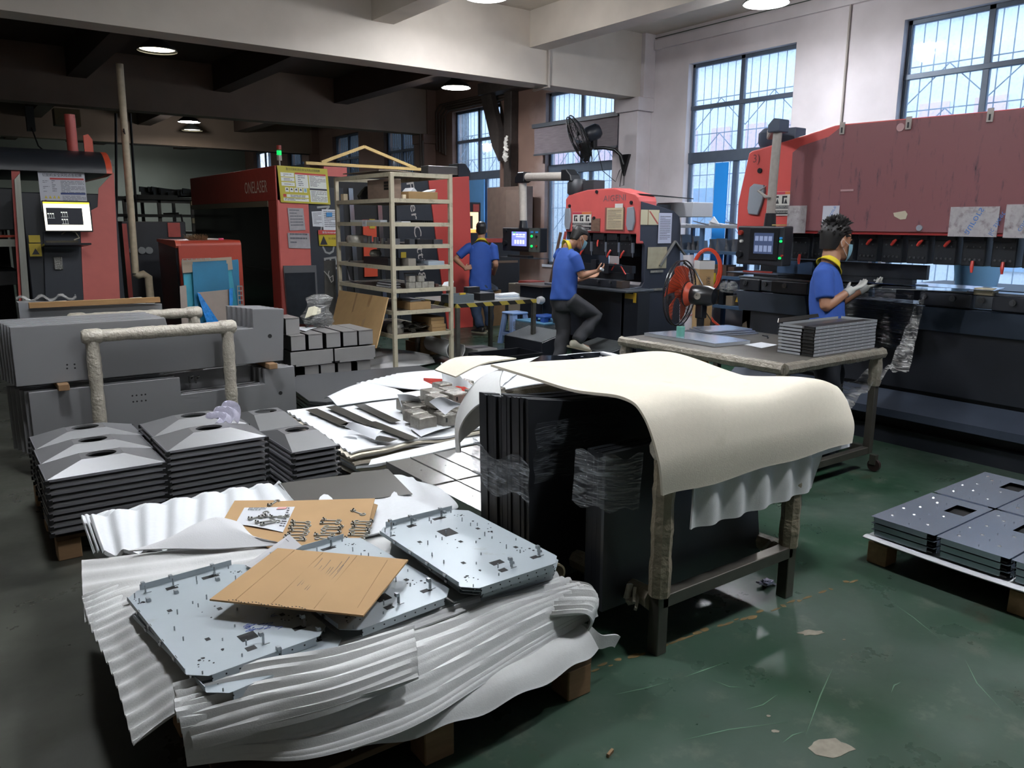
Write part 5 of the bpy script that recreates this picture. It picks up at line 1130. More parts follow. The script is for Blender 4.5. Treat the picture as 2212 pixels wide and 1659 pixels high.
for i, (a, c) in enumerate(((7.811, 7.58), (7.547, 7.34), (7.302, 7.10), (8.08, 7.86))):
    h = MB().box(7.03, c, 1.31, 7.2, a, 1.555); h.box(7.015, c+.01, 1.50, 7.2, a-.01, 1.59); H_ = h.build('punch_holder', M_tool, ps, bev=.006)
    ym = (a+c)/2
    pts = ((7.02, ym, 1.5), (7.0, ym-.01, 1.47), (6.99, ym-.02, 1.42)) if i == 0 else ((7.02, ym+.01, 1.38), (6.99, ym+.02, 1.34), (6.98, ym+.035, 1.29))
    MB().tube(pts, [.012, .014, .008], 8).build('lever', M_lever, H_, smooth=1)
    b = MB()
    for k in range(3): b.cyl((7.03, a-.04-.07*k, 1.46), (7.022, a-.04-.07*k, 1.46), .008, 8)
    b.build('bolt', M_bolt, H_)
    MB().lathe((7.04, c-.02, 1.30), (0, 0, 1), [(0, .006), (.05, .012), (.06, .022), (.18, .022)], 10).build('steel_pin', mat('pin_grey', '8d95a2', .3, .7), ps)
for y0, y1, lb in ((7.145, 7.02, 'right'), (8.325, 8.215, 'left')):
    t = thing('side_cover', 'grey angular cover plate at the %s of the small red hood' % lb, 'cover', (6.99, y0, 1.6))
    MB().prism([(y0, 1.905), (y0-.10, 1.915), (y1, 1.86), (y1-.01, 1.74), (y1+.02, 1.63), (y0-.02, 1.63), (y0+.01, 1.70)], yz(6.975), 0, .026).build('plate', M_plate, t, bev=.005)
b = MB(); b.text('AIGENI', (6.996, 7.595, 1.985), (0, -1, 0.02), (0, 0, 1), w=.40, h=.075); b.build('lettering', mat('letter_grey', '74595c', .5), ps)
for y, z in ((7.09, 1.965), (7.16, 1.555), (8.25, 1.94), (7.72, 2.11), (7.76, 1.78)): MB().cyl((7.002, y, z), (6.985, y, z), .022, 12).build('hood_bolt', M_tool, ps)
hazard_label(8.18, 1.62, .37, .24, 6.996, 'white hazard label with pictograms above the head of the bending worker')
t = on_plane('scuffed_plate', 7.80, 1.615, 7.64, 1.775, 6.994, mat('plate_scuffed', '6a5448', .5, var=.3, vscale=30), 'scuffed brown plate beside the hazard label on the small hood', 'plate')
t = on_plane('plate_holder', 7.55, 1.625, 7.20, 1.91, 6.994, mat('holder_brown', '7a5048', .5), 'brown holder plate under the yellowed paper on the small hood', 'plate')
t = on_plane('paper_sheet', 7.51, 1.64, 7.215, 1.905, 6.988, mat('paper_yellowed', 'b5a688', .7, var=.06), 'yellowed written paper on the small red hood', 'paper')
class Q: n = V((-1, 0, 0)); __call__ = staticmethod(lambda a, c: V((6.982, 7.51-.29*a, 1.64+.26*c)))
b = MB(); small_print(b, Q(), .08, .92, .9, 12, .075, .018, 44, .001); b.build('print', M_inkg, t)
on_plane('white_label', 7.36, 1.905, 7.22, 1.955, 6.984, M_label, 'small white label above the yellowed paper', 'label')
# papers on its side
def on_side(name, x0, z0, x1, z1, m, label, cat, y=6.948, lines=0, seed=0):
    t = thing(name, label, cat, (x0, y, z0)); MB().box(x0, y-.004, z0, x1, y, z1).build('sheet', m, t)
    if lines:
        class Q2: n = V((0, -1, 0)); __call__ = staticmethod(lambda a, c: V((x0+(x1-x0)*a, y-.0045, z0+(z1-z0)*c)))
        b = MB(); small_print(b, Q2(), .1, .9, .88, lines, .8/lines, .25/lines, seed, .001); b.build('print', M_inkg, t)
    return t
t = on_side('chart_sheet', 7.02, 1.70, 7.34, 1.88, mat('chart_cream', 'b7b095', .6), 'cream chart with red diagonal line on the black press side', 'chart')
MB().slab([(7.16, 6.943, 1.86), (7.18, 6.943, 1.865), (7.33, 6.943, 1.715), (7.31, 6.943, 1.71)], (0, -.001, 0)).build('red_line', mat('chart_red', 'a8504a', .5), t)
MB().box(7.14, 6.942, 1.70, 7.15, 6.944, 1.88).build('divider', mat('chart_brown', '8a6a4c', .5), t); on_side('document_sheet', 7.33, 1.475, 7.565, 1.845, mat('doc_lilac', 'a9adc0', .5), 'white document sheet in a sleeve on the black press side', 'document', 6.944, 14, 8)
on_side('document_sleeve', 7.16, 1.165, 7.50, 1.43, mat('sleeve_yellowed', '9c937a', .25, .1, var=.15, vscale=9), 'yellowed plastic sleeve lower on the black press side', 'document', 6.944)
for z, lb in ((1.115, 'upper'), (.89, 'lower')): on_side('tape_strip', 7.22, z, 7.45, z+.028, mat('tape_grey', '86837a', .3, .2, var=.3, vscale=30), lb+' of two worn grey tape strips on the black press side', 'tape', 6.944)
a = thing('angle_square', 'grey steel angle square hanging on the black press side behind the fan', 'square', (7.6, 6.9, 1.2))
b = MB(); b.beam((7.37, 6.93, 1.20), (7.63, 6.93, 1.50), .02, .03, (0, 1, 0)).beam((7.63, 6.93, 1.50), (7.82, 6.93, 1.33), .02, .03, (0, 1, 0)); b.build('blade', mat('square_grey', '8a8782', .35, .6), a)
for y0, y1, z0, z1, lb in ((6.94, 6.80, .84, .90, 'flat yellow label on the front corner of the small press bed'), (6.79, 6.74, .80, .92, 'slanted yellow label on the front corner of the small press bed')):
    on_plane('yellow_label', y0, z0-.02, y1, z1-.02, 6.796 if y0 > 6.8 else 6.79, mat('sticker_yel', 'b8952c', .4), lb, 'label')
MB().box(6.80, 6.72, 0, 7.0, 7.0, .9).build('corner_block', M_pblk, ps)
tag(MB().box(7.72, 6.75, 1.80, 8.1, 7.35, 1.98).build('white_carton', mat('carton_pale2', 'a3a5ab', .6), None, bev=.006), 'pale box standing behind the small press by the pier', 'box')
tag(MB().slab([(7.05, 7.0, 2.06), (7.9, 6.9, 2.02), (7.95, 7.3, 2.05), (7.1, 7.5, 2.09)], (0, 0, .012)).build('dark_board', M_blackp), 'thin dark board lying on top of the small press at the right', 'board')
# plates the worker stands by: pebbled steps
M_pebble = mat('pebbled_rubber', '55595a', .35, .2, bump=1., bscale=120, var=.2, vscale=50)
for nm, x0, x1, y0, y1, h0, h1, lb in (('foot_step', 6.0, 6.40, 7.55, 8.35, .26, .36, 'black foot step with a sloping pebbled top left of the bending worker'), ('foot_step', 6.35, 6.78, 6.75, 7.40, .20, .28, 'lower black foot step with pebbled top right of the bending worker')):
    t = thing(nm, lb, 'step', (x0, y0, 0))
    MB().slab([(x0, y0, 0), (x1, y0, 0), (x1, y0, h1), (x0, y0, h0)], (0, y1-y0, 0)).build('body', M_pblk, t, bev=.006)
    MB().slab([(x0, y0+.01, h0+.001), (x1, y0+.01, h1+.001), (x1, y1-.01, h1+.001), (x0, y1-.01, h0+.001)], (0, 0, .008)).build('pebbled_top', M_pebble, t)
tag(MB().box(7.15, 9.0, .0, 7.6, 9.55, .80).build('side_bench', M_pblk, None, bev=.006), 'black bench left of the small press behind the worker', 'bench')
tag(MB().box(7.10, 8.97, .80, 7.65, 9.6, .825).build('bench_board', mat('bench_top', '6e635c', .5)), 'greyish brown top board of the black bench behind the worker', 'board')
tag(MB().lathe((7.03, 8.95, .62), (1, 0, 0), [(0, .05), (.06, .06), (.1, .04)], 12).build('rag', M_foamg), 'white rag hanging on the bench behind the bending worker', 'rag')
# lit pendant of the small press on its white wrapped arm
pd = thing('control_pendant', 'control pendant with lit lilac screen hanging on a white wrapped arm', 'control panel', (7.0, 9.2, 1.3))
MB().box(7.0, 8.89, 1.305, 7.14, 9.80, 1.645).build('housing', mat('pendant_dark', '202227', .4), pd, bev=.012, seg=2)
MB().box(6.99, 8.89, 1.31, 7.0, 9.13, 1.64).build('button_panel', mat('panel_greygreen', '4a4f4b', .5), pd)
MB().box(6.985, 9.14, 1.33, 7.0, 9.58, 1.63).build('bezel', M_blk2, pd, bev=.004)
P = Board((6.983, 9.54, 1.385), (0, -1, 0), (0, 0, 1), .36, .205)
b = MB().mt(0); P.rect(b, 0, 0, 1, 1); b.mt(1)
for i in range(4): P.rect(b, .08+.22*i, .75, .24+.22*i, .85, .003); P.rect(b, .2+.18*i, .15, .32+.18*i, .42, .003)
P.rect(b, .3, .62, .9, .68, .003); b.mt(2); P.rect(b, .1, .9, .3, .98, .003)
b.build('screen', [mat('screen_lilac', '7f88d8', .25, emit=('8088e0', 1.1)), mat('screen_pale', 'd8dcff', .25, emit=('d8dcff', 1.3)), mat('screen_green', '60b060', .25, emit=('60c060', 1.))], pd)
for y, z, m in ((9.06, 1.53, M_btng), (9.06, 1.39, M_btng), (8.95, 1.53, M_blk2), (8.95, 1.39, M_btnr)): MB().cyl((6.99, y, z), (6.975, y, z), .018, 12).build('button', m, pd)
for y in (9.06, 8.95): MB().box(6.985, y-.03, 1.575, 6.99, y+.03, 1.60).build('tag_plate', mat('button_blue', '2f6fa0', .3, emit=('2f7fc0', .4)), pd)
MB().cyl((7.0, 9.71, 1.42), (6.96, 9.71, 1.42), .04, 16).build('knob', M_blk2, pd); MB().cyl((7.0, 9.7, 1.6), (6.975, 9.7, 1.6), .025, 16).build('stop_button', M_blk2, pd)
MB().box(6.9, 8.87, 1.21, 7.15, 9.75, 1.22).build('tray', M_steelw, pd)
MB().box(6.95, 9.1, 1.22, 7.05, 9.6, 1.25).build('tray_tools', M_blk2, pd)
M_tapew = mat('arm_tape_white', 'b3aca3', .5, var=.08, vscale=30, bump=.3, bscale=35)
MB().cyl((7.05, 9.35, 1.645), (7.05, 9.35, 1.75), .07, 14, .055).build('collar', M_blk2, pd, smooth=1)
MB().tube([(7.05, 9.35, 1.75), (7.05, 9.36, 2.0), (7.05, 9.37, 2.30)], .055, 14).build('wrapped_post', M_tapew, pd, smooth=1)
MB().prism([(9.48, 2.28), (9.48, 2.36), (9.40, 2.43), (9.26, 2.43), (9.26, 2.30), (9.31, 2.28)], yz(6.98), 0, .14).build('elbow', M_blk2, pd, bev=.01)
MB().tube([(7.05, 9.28, 2.36), (7.05, 8.8, 2.345), (7.05, 8.38, 2.33)], .058, 14).build('wrapped_arm', M_tapew, pd, smooth=1)
MB().prism([(8.42, 2.28), (8.42, 2.42), (8.32, 2.42), (8.22, 2.34), (8.2, 2.26)], yz(6.97), 0, .17).build('arm_head', M_blk2, pd, bev=.01)
MB().lathe((7.12, 8.24, 2.06), (0, 0, 1), [(0, .10), (.05, .14), (.18, .14), (.23, .10)], 14).build('joint', mat('joint_dark', '2d2f33', .5), pd, smooth=1)
MB().box(7.1, 7.9, 2.05, 7.3, 8.16, 2.27).build('joint_box', mat('joint_dark', '2d2f33', .5), pd, bev=.006)
# ------------------------------------------------------------------ blue tool rack by the window
M_rackb = mat('rack_blue', '4a627e', .45, .1)
tr = thing('tool_rack', 'blue-grey tool rack full of press tools below the right window', 'rack', (9.0, 7.0, 0))
for y in (5.2, 6.5, 7.45, 8.1):
    for x in (8.75, 9.3): MB().box(x, y, 0, x+.05, y+.05, 1.70).build('post', M_rackb, tr)
for z in (1.66, 1.31, .98, .58, .2): MB().box(8.73, 5.2, z, 9.35, 8.15, z+.04).build('shelf', M_rackb if z < 1.6 else mat('rack_top', '8a8d92', .4, .2), tr)
q = random.Random(11); k = 0
for z, hh in ((1.35, .22), (1.02, .16), (.62, .2)):
    y = 6.95
    while y < 8.0:
        w = q.uniform(.05, .13); h = hh*q.uniform(.45, 1)
        if abs(y-7.45) > .08:
            if z > 1.3:
                o = MB().prism([(y-.02, z), (y+.02, z), (y+.03, z+h*.3), (y+.012, z+h*.6), (y+.02, z+h), (y-.004, z+h), (y-.012, z+h*.55)], yz(8.8), 0, .2).build('press_tool', mat('tool_steel', '7a7b7e', .35, .6))
                lb = '%s steel punch from the right on the upper level of the blue tool rack' % NTH[min(k, 15)]
            else:
                o = MB().box(8.78, y-w/2, z, 9.0, y+w/2, z+h).build('press_tool', [mat('tool_brown', '5b4c44', .5, .3), mat('tool_tan', '8d7d68', .6), M_tool][q.randrange(3)], None, bev=.004)
                lb = '%s tool block from the right on the %s level of the blue tool rack' % (NTH[min(k, 15)], 'middle' if z > .9 else 'lower')
            tag(o, lb, 'tool', 'press tools in the blue rack')
            k += 1
        y += w+.03
    k = 0
q = random.Random(3)
for i in range(6):
    y = 6.3+.28*i; tag(MB().slab([(8.8, y, 1.70), (9.15, y+.05, 1.70), (9.1, y+.3, 1.705), (8.78, y+.24, 1.72+.05*q.random())], (0, 0, .012)).build('flat_part', M_paperw if i % 2 else M_grey), '%s from the right of the papers on top of the blue rack' % NTH[i], 'sheet', 'sheets on top of the tool rack')
tag(MB().slab([(8.8, 7.2, 1.70), (8.85, 7.45, 1.70), (8.83, 7.34, 1.82)], (.02, 0, 0)).build('white_paper', M_paperw), 'upright white paper wedge on top of the tool rack', 'paper')
for i in range(2): tag(MB().lathe((8.75, 7.0-.12*i, .80+.0*i), (0, 0, 1), [(0, .05), (.05, .09), (.12, .07), (.16, .03)], 10).build('film_bag', M_film, None, smooth=1), ['left', 'right'][i]+' clear film bundle lying on the lower tools of the rack', 'plastic wrap')
# hose coil with yellow tag
t = thing('air_hose', 'coiled orange air hose hanging on the tool rack behind the long carton', 'hose', (6.2, 5.35, 1.2))
c = at(1527, 585, d=7.6)
for k in range(5):
    r = .17-.008*k
    MB().tube([c+V((.62*(r*math.cos(a)*.8), -.8*(r*math.cos(a)*.8), r*1.25*math.sin(a)))+V((.0, 0, -.0+.006*k)) for a in [2*PI*i/24 for i in range(24)]], .010, 6, closed=True).build('coil', mat('hose_orange', 'd24a30', .35), t, smooth=1)
e = [at(u, v, d=7.5) for u, v in ((1532, 680), (1540, 693), (1552, 703), (1564, 712), (1580, 722))]
MB().tube(e, .012, 8).build('hose_end', mat('hose_orange', 'd24a30', .35), t, smooth=1)
MB().tube([at(u, v, d=7.4) for u, v in ((1542, 590), (1541, 605), (1537, 618))], [.022, .026, .016], 8).build('yellow_coupling', mat('coupling_yel', 'b8a020', .4), t, smooth=1)
# ------------------------------------------------------------------ stand fan
M_fanblk = mat('fan_black', '17181a', .3); M_fanor = mat('fan_orange', 'b8482c', .4)
fx = at(1472, 634, d=6.5)
ax = V((-.28, .957, .03)).normalized()            # blowing towards the left rear
t = thing('stand_fan', 'black stand fan with orange blades between the press and the steel table', 'fan', (fx.x+.1, fx.y-.1, 0))
R = .27
sdx = ax.cross(V((0, 0, 1))).normalized(); upv = sdx.cross(ax)
def ring(r, off, rad, c=fx): return [c + ax*off + (sdx*math.cos(a)+upv*math.sin(a))*r for a in [2*PI*i/36 for i in range(36)]]
b = MB()
for r, o_ in ((R, .0), (R*.985, .03), (.10, -.05), (.10, .09)): b.tube(ring(r, o_, .005), .006 if r > .2 else .004, 6, closed=True)
for i in range(48):
    a = 2*PI*i/48; e = sdx*math.cos(a)+upv*math.sin(a)
    b.tube([fx+e*.07-ax*.06, fx+e*.17-ax*.05, fx+e*.245-ax*.005], .0016, 4); b.tube([fx+e*.03+ax*.10, fx+e*.15+ax*.085, fx+e*.245+ax*.03], .0016, 4)
b.build('guard', M_fanblk, t)
for k in range(5):
    def bl(u, v, k=k):
        r = .05+.175*u; a = 2*PI*k/5 + (v-.5)*(1.05 - .15*u) + .25*u
        return fx + (sdx*math.cos(a)+upv*math.sin(a))*r + ax*(.02+(v-.5)*.05*(1.2-u*.4))
    MB().grid(bl, 10, 8, .004).build('blade', M_fanor, t, smooth=1)
MB().lathe(fx-ax*.03, ax, [(0, .035), (.03, .055), (.07, .045), (.085, .015)], 16).build('hub', M_fanor, t, smooth=1)
MB().lathe(fx-ax*.10, -ax, [(-.04, .05), (0, .078), (.06, .085), (.14, .082), (.19, .065), (.2, .03)], 22).build('motor', M_fanblk, t, smooth=1)
MB().lathe(fx-ax*.06, -ax, [(0, .10), (.02, .085), (.05, .07)], 22, caps=False).build('motor_ring', M_fanor, t, smooth=1)
side_ = sdx*(1 if (sdx.dot(-V((fx.x, fx.y, 0)))) > 0 else -1)
MB().lathe(fx-ax*.18+side_*.078, side_, [(0, .028), (.01, .028), (.012, .014), (.006, .013)], 18).build('badge', mat('badge_silver', 'b9b2a8', .25, .7), t, smooth=1)
mb_ = fx-ax*.18
MB().tube([fx+upv*.25, fx+upv*.20-ax*.10, mb_+upv*.085], .008, 6).build('handle', M_fanblk, t, smooth=1)
MB().box(mb_.x-.035, mb_.y-.035, fx.z-.19, mb_.x+.035, mb_.y+.035, fx.z-.075).build('tilt_bracket', M_fanblk, t, bev=.006)
MB().cyl((mb_.x, mb_.y, fx.z-.30), (mb_.x, mb_.y, fx.z-.19), .03, 14).build('sleeve', M_fanblk, t, smooth=1)
MB().cyl((mb_.x, mb_.y, .04), (mb_.x, mb_.y, fx.z-.28), .016, 12).build('pole', mat('chrome', '9a9a98', .2, .9), t, smooth=1)
MB().lathe((mb_.x, mb_.y, 0), (0, 0, 1), [(0, .22), (.02, .22), (.04, .1), (.07, .03)], 24).build('base', M_fanblk, t, smooth=1)
MB().tube([mb_+upv*-.08, mb_+V((.06, -.06, -.2)), mb_+V((.05, -.05, -.5)), V((mb_.x+.08, mb_.y-.06, .05))], .005, 6).build('cable', M_fanblk, t)
# tube and long carton beside the fan
p = at(1487, 551, d=6.9); p2 = at(1500, 722, d=6.9)
t = thing('cardboard_tube', 'white tube with red print strips standing behind the fan', 'tube', (p2.x, p2.y, 0))
base = V((p2.x+.02, p2.y, 0)); dirn = (p-base)
MB().cyl(base, p, .046, 18).build('tube', mat('tube_white', 'b9b6bc', .5), t, smooth=1)
b = MB(); q = random.Random(9)
for i in range(9):
    z = .3+.12*i; o = base+dirn*z/1.0 if False else base.lerp(p, min(.97, .15+i*.09)); b.tube([o+V((.047*math.cos(a), .047*math.sin(a), .03*a/2)) for a in [PI+.2*k for k in range(12)]], .004, 4)
b.build('red_print', mat('print_red', 'b0544c', .5), t)
p = at(1517, 563, d=6.75); p2 = at(1517, 720, d=6.75)
t = thing('long_carton', 'tall narrow taped carton standing beside the white tube', 'box', (p.x, p.y, 0))
MB().obox((p.x+.03, p.y, p.z/2), (.13, .15, p.z), (0, 0, -.55)).build('body', M_card, t, bev=.004); MB().obox((p.x+.03, p.y, p.z-.035), (.134, .154, .07), (0, 0, -.55)).build('white_tape_cap', mat('tape_white', 'b9b8b6', .4), t)
b = MB(); f0 = V((p.x+.03, p.y, 0)); nn = V((-math.sin(.55), -math.cos(.55), 0)); xx = V((math.cos(.55), -math.sin(.55), 0))
b.text('无纺布', f0+nn*.0765-xx*.0+V((0, 0, p.z-.13)), (0, 0, -1), xx, h=.035); b.build('print', M_ink, t)
# ------------------------------------------------------------------ wall fan on the pier and roller blind
t = thing('wall_fan', 'large black wall fan tilted in front of the blind on the pier arm', 'fan', (8.75, 9.9, 3.0))
fc_ = V((8.66, 9.98, 3.04)); ax2 = V((-.72, .42, -.42)).normalized(); s2 = ax2.cross(V((0, 0, 1))).normalized(); u2 = s2.cross(ax2); R = .40
b = MB()
for r, o_ in ((R, .0), (R*.99, .05), (.16, -.09), (.3, -.05), (.16, .12), (.3, .09)): b.tube([fc_+ax2*o_+(s2*math.cos(a)+u2*math.sin(a))*r for a in [2*PI*i/36 for i in range(36)]], .009 if r > .35 else .005, 6, closed=True)
for i in range(36):
    a = 2*PI*i/36; e = s2*math.cos(a)+u2*math.sin(a)
    b.tube([fc_+e*.05-ax2*.10, fc_+e*.25-ax2*.075, fc_+e*R], .003, 4); b.tube([fc_+e*.05+ax2*.13, fc_+e*.25+ax2*.11, fc_+e*R+ax2*.05], .003, 4)
b.build('guard', M_fanblk, t)
for k in range(3):
    def bl(u, v, k=k):
        r = .06+.30*u; a = 2*PI*k/3+(v-.5)*1.2+.2*u
        return fc_+(s2*math.cos(a)+u2*math.sin(a))*r+ax2*(.02+(v-.5)*.10)
    MB().grid(bl, 10, 8, .004).build('blade', M_fanblk, t, smooth=1)
MB().lathe(fc_-ax2*.10, -ax2, [(0, .10), (.05, .13), (.20, .125), (.25, .09), (.26, .04)], 12).build('motor', mat('motor_slate', '22262e', .4), t, smooth=1)
mc = fc_-ax2*.25+V((0, 0, -.10))
MB().box(mc.x-.04, mc.y-.04, mc.z-.16, mc.x+.04, mc.y+.04, mc.z+.0).build('yoke', M_fanblk, t, bev=.005)
MB().tube([mc+V((0, .0, -.15)), mc+V((.12, -.1, -.14)), V((9.08, 9.62, 2.88)), V((9.13, 9.52, 2.78)), V((9.15, 9.48, 2.64))], .028, 10).build('arm', M_fanblk, t, smooth=1)
MB().prism([(9.60, 2.80), (9.36, 2.80), (9.48, 2.46)], yz(9.14), 0, .055).build('wall_plate', M_fanblk, t, bev=.006)
MB().tube([mc+V((.03, -.03, -.1)), V((8.95, 9.75, 2.55)), V((9.1, 9.6, 2.38)), V((9.13, 9.55, 2.55)), V((9.15, 9.5, 2.6)), V((9.12, 9.52, 2.3)), V((9.13, 9.44, 2.32)), V((9.15, 9.46, 2.55))], .007, 6).build('cable', M_fanblk, t, smooth=1)
t = thing('roller_blind', 'grey brown roller blind hanging across the window behind the wall fan', 'blind', (9.3, 10.9, 2.95))
MB().grid(lambda u, v: V((9.30+.02*math.sin(u*14)*v*(1-v)+.015*math.sin(u*40+v*8)*.3, 9.80+2.22*u, 3.44-.48*v)), 50, 10, .004).build('fabric', mat('blind_fabric', '6d6468', .7, var=.2, vscale=16, stretch=(1, .3, 4), trans=.0), t, smooth=1)
MB().box(9.27, 9.78, 3.43, 9.33, 12.06, 3.50).build('top_bar', mat('blind_bar', '3c4148', .5), t); MB().box(9.285, 9.80, 2.94, 9.315, 12.02, 2.97).build('bottom_bar', mat('blind_bar', '3c4148', .5), t)
# ------------------------------------------------------------------ materials of the foreground
M_sheet = mat('raw_sheet', '818183', .42, .3, var=.04, vscale=2.5)
M_sheetd = mat('dark_sheet', '48484a', .4, .3, var=.06, vscale=3)
def wrap_mat():
    m = mat('foam_wrap', 'a8a294', .35, .05, var=.2, vscale=18, bump=.9, bscale=55); return m
M_wrap = wrap_mat()
M_timber = mat('timber', '86694a', .75, var=.14, vscale=5, stretch=(1, 8, 8)); M_timber2 = mat('timber_x', '8e6d45', .75, var=.14, vscale=5, stretch=(1, 10, 10))
M_pallet = mat('pallet_wood', '54402b', .8, var=.25, vscale=8, stretch=(1, 6, 6))
def foam_mat(name, col, grain=220., dirt=None, dthr=.64):
    return mat(name, col, .75, 0, var=.03, vscale=60, bump=.10, bscale=grain, dark=dirt, dscale=5., dthr=dthr)
M_foam = foam_mat('white_foam', 'd3d4d2')
M_foamy = foam_mat('aged_foam', 'd6cebc', 200, 'b5ac94', .72)
M_foamw = foam_mat('bright_foam', 'd4d7d9', 300)
# ------------------------------------------------------------------ rack frames and the upright panels
def wrapped_frame(name, x0, x1, y, ztop, label, r=.042, zlegs=0., feet=True):
    t = thing(name, label, 'frame', ((x0+x1)/2, y, 0), 'foam wrapped panel frames')
    q = random.Random(int(x0*1000)+int(y*100))
    def wrapped(a, b_, nm):
        a, b_ = V(a), V(b_); n = max(6, int((b_-a).length/.03)); P = [a.lerp(b_, i/n) for i in range(n+1)]; R = [r*(1+q.uniform(-.09, .09)) for _ in P]
        MB().tube(P, R, 12).build(nm, M_wrap, t, smooth=1)
    wrapped((x0, y, zlegs), (x0, y, ztop-.02), 'leg'); wrapped((x1, y, zlegs), (x1, y, ztop-.02), 'leg'); wrapped((x0-.05, y, ztop), (x1+.05, y, ztop), 'top_bar')
    MB().lathe((x0-.06, y, ztop), (1, 0, 0), [(0, r*.9), (.02, r*1.2), (.1, r*1.22), (.12, r*1.05)], 12).build('end_wrap', M_wrap, t, smooth=1)
    MB().lathe((x1-.06, y, ztop), (1, 0, 0), [(0, r*1.05), (.02, r*1.2), (.1, r*1.22), (.12, r*.9)], 12).build('end_wrap', M_wrap, t, smooth=1)
    return t
wrapped_frame('sheet_rack', .81, 1.69, 5.80, .955, 'foam wrapped frame in front of the tall grey panels')
wrapped_frame('sheet_rack', .86, 1.72, 6.80, .965, 'middle foam wrapped frame, its top bar behind the front panels')
wrapped_frame('sheet_rack', .79, 1.34, 7.05, 1.04, 'rear foam wrapped frame highest behind the grey panels')
b = MB().box(.75, 5.75, .10, .87, 7.1, .16); b.box(1.63, 5.75, .10, 1.75, 7.1, .16)
tag(b.build('floor_rail', mat('rail_grey', '4a4a48', .4, .6)), 'pair of low steel rails carrying the tall grey panels', 'rail')
zL = at(520, 711, y=5.9).z; xn0, xn1 = at(358, 700, y=5.9).x, at(546, 690, y=5.9).x
def panel(poly, y, dy, label, grp, holes=(), top=True):
    t = thing('upright_sheet', label, 'panel', (1.2, y, poly[0][1]), grp)
    MB().prism(poly, lambda p, q, d: (p, d, q), y, y+dy).build('sheet', M_sheet, t, bev=.004, seg=2)
    if holes:
        b = MB()
        for hx_, hz, hr in holes: b.cyl((hx_, y-.0006, hz), (hx_, y+.001, hz), hr, 14)
        b.build('holes', M_dark, t)
    return t
hp_ = [at(u, v, y=5.9) for u, v in ((145, 788), (161, 787), (145, 796), (162, 795))]
for i in range(6):
    y = 5.90+.062*i; dx = -.012*i
    up = [(.364+dx, .648), (2.13+dx, .652), (2.155+dx, 1.05), (xn1+dx*1.5, 1.064), (xn1+dx*1.5, zL), (xn0+.02+dx, zL+.0), (xn0+dx, 1.036+.003*i), (.364+dx, 1.036+.003*i)]
    H = [(p.x, p.z, .006) for p in hp_]+[(at(583, 726, y=5.9).x, at(583, 726, y=5.9).z, .016)] if i == 0 else ()
    panel(up, y, .045, ['front', 'second', 'third', 'fourth', 'fifth', 'rear'][i]+' grey notched panel of the upper row standing in the rack', 'upper row of tall grey panels', H)
xm0, xm1 = at(390, 840, y=5.9).x, at(570, 840, y=5.9).x; zM = at(390, 853, y=5.9).z
hq = [at(u, v, y=5.9) for u, v in ((286, 855), (295, 854), (306, 853), (314, 852), (288, 868), (296, 867), (306, 866), (315, 865))]
for i in range(6):
    y = 5.90+.062*i; dx = -.02*i
    if i > 2: zM = .60
    lo = [(.425+dx, .165), (2.22+dx, .165), (2.216+dx, .598), (xm1+.01+dx, .60), (xm1+.01+dx, zM+.012), (xm0+dx, zM), (xm0+dx, .603), (.425+dx, .603)]
    H = [(p.x, p.z, .006) for p in hq]+[(at(606, 849, y=5.9).x, at(606, 849, y=5.9).z, .015)] if i == 0 else ()
    panel(lo, y, .045, ['front', 'second', 'third', 'fourth', 'fifth', 'rear'][i]+' grey notched panel of the lower row standing in the rack', 'lower row of tall grey panels', H)
for u, lb in ((410, 'left'), (423, 'right')):
    p = at(u, 820, y=6.0); tag(MB().tube([(p.x, 6.0, p.z-.02), (p.x-.012, 5.95, p.z), (p.x-.012, 5.95, p.z+.03), (p.x+.012, 5.96, p.z+.03), (p.x+.012, 6.0, p.z+.01)], .008, 8).build('hook', mat('hook_steel', '6f6f6d', .25, .8)), lb+' of two small bent hooks seen in the gap of the lower panels', 'hook')
for x, lb in ((.62, 'left'), (2.02, 'right')): tag(MB().box(x-.03, 5.82, .606, x+.035, 6.3, .647).build('wood_block', M_timber, None, bev=.003), lb+' timber block lying between the two rows of tall grey panels', 'timber')
for i in range(4):
    tag(MB().prism([(.5-.0*i, .2), (1.5-.06*i, .2), (1.5-.06*i, 1.04), (.53, 1.10), (.5, 1.10)], lambda p, q, d: (p, d, q), 6.90+.05*i, 6.935+.05*i).build('upright_sheet', mat('pale_sheet', '8d8f92', .4, .3)), ['front', 'second', 'third', 'rear'][i]+' of the pale panels standing behind the rear wrapped frame', 'panel', 'pale panels behind the rear frame')
A, B_ = at(62, 660, y=6.86), at(345, 647, y=6.86)
tag(MB().beam(A, B_, .04, .042).build('wooden_batten', M_timber2, None, bev=.002), 'long brown batten lying on top of the rear pale panels', 'batten')
tag(MB().grid(lambda u, v: V((.50+.4*u, 7.0+.06*v, 1.12+.02*math.sin(u*19)+.012*math.sin(v*9+u*30))), 24, 6, .003).build('film_scrap', M_film, None, smooth=1), 'crumpled clear film lying on the left end of the pale panels', 'plastic wrap')
tag(MB().box(1.28, 7.2, .97, 1.5, 7.24, .985).build('yellow_strip', mat('strip_yel', 'a08a4a', .6)), 'short yellowish strip behind the middle wrapped frame', 'strip')
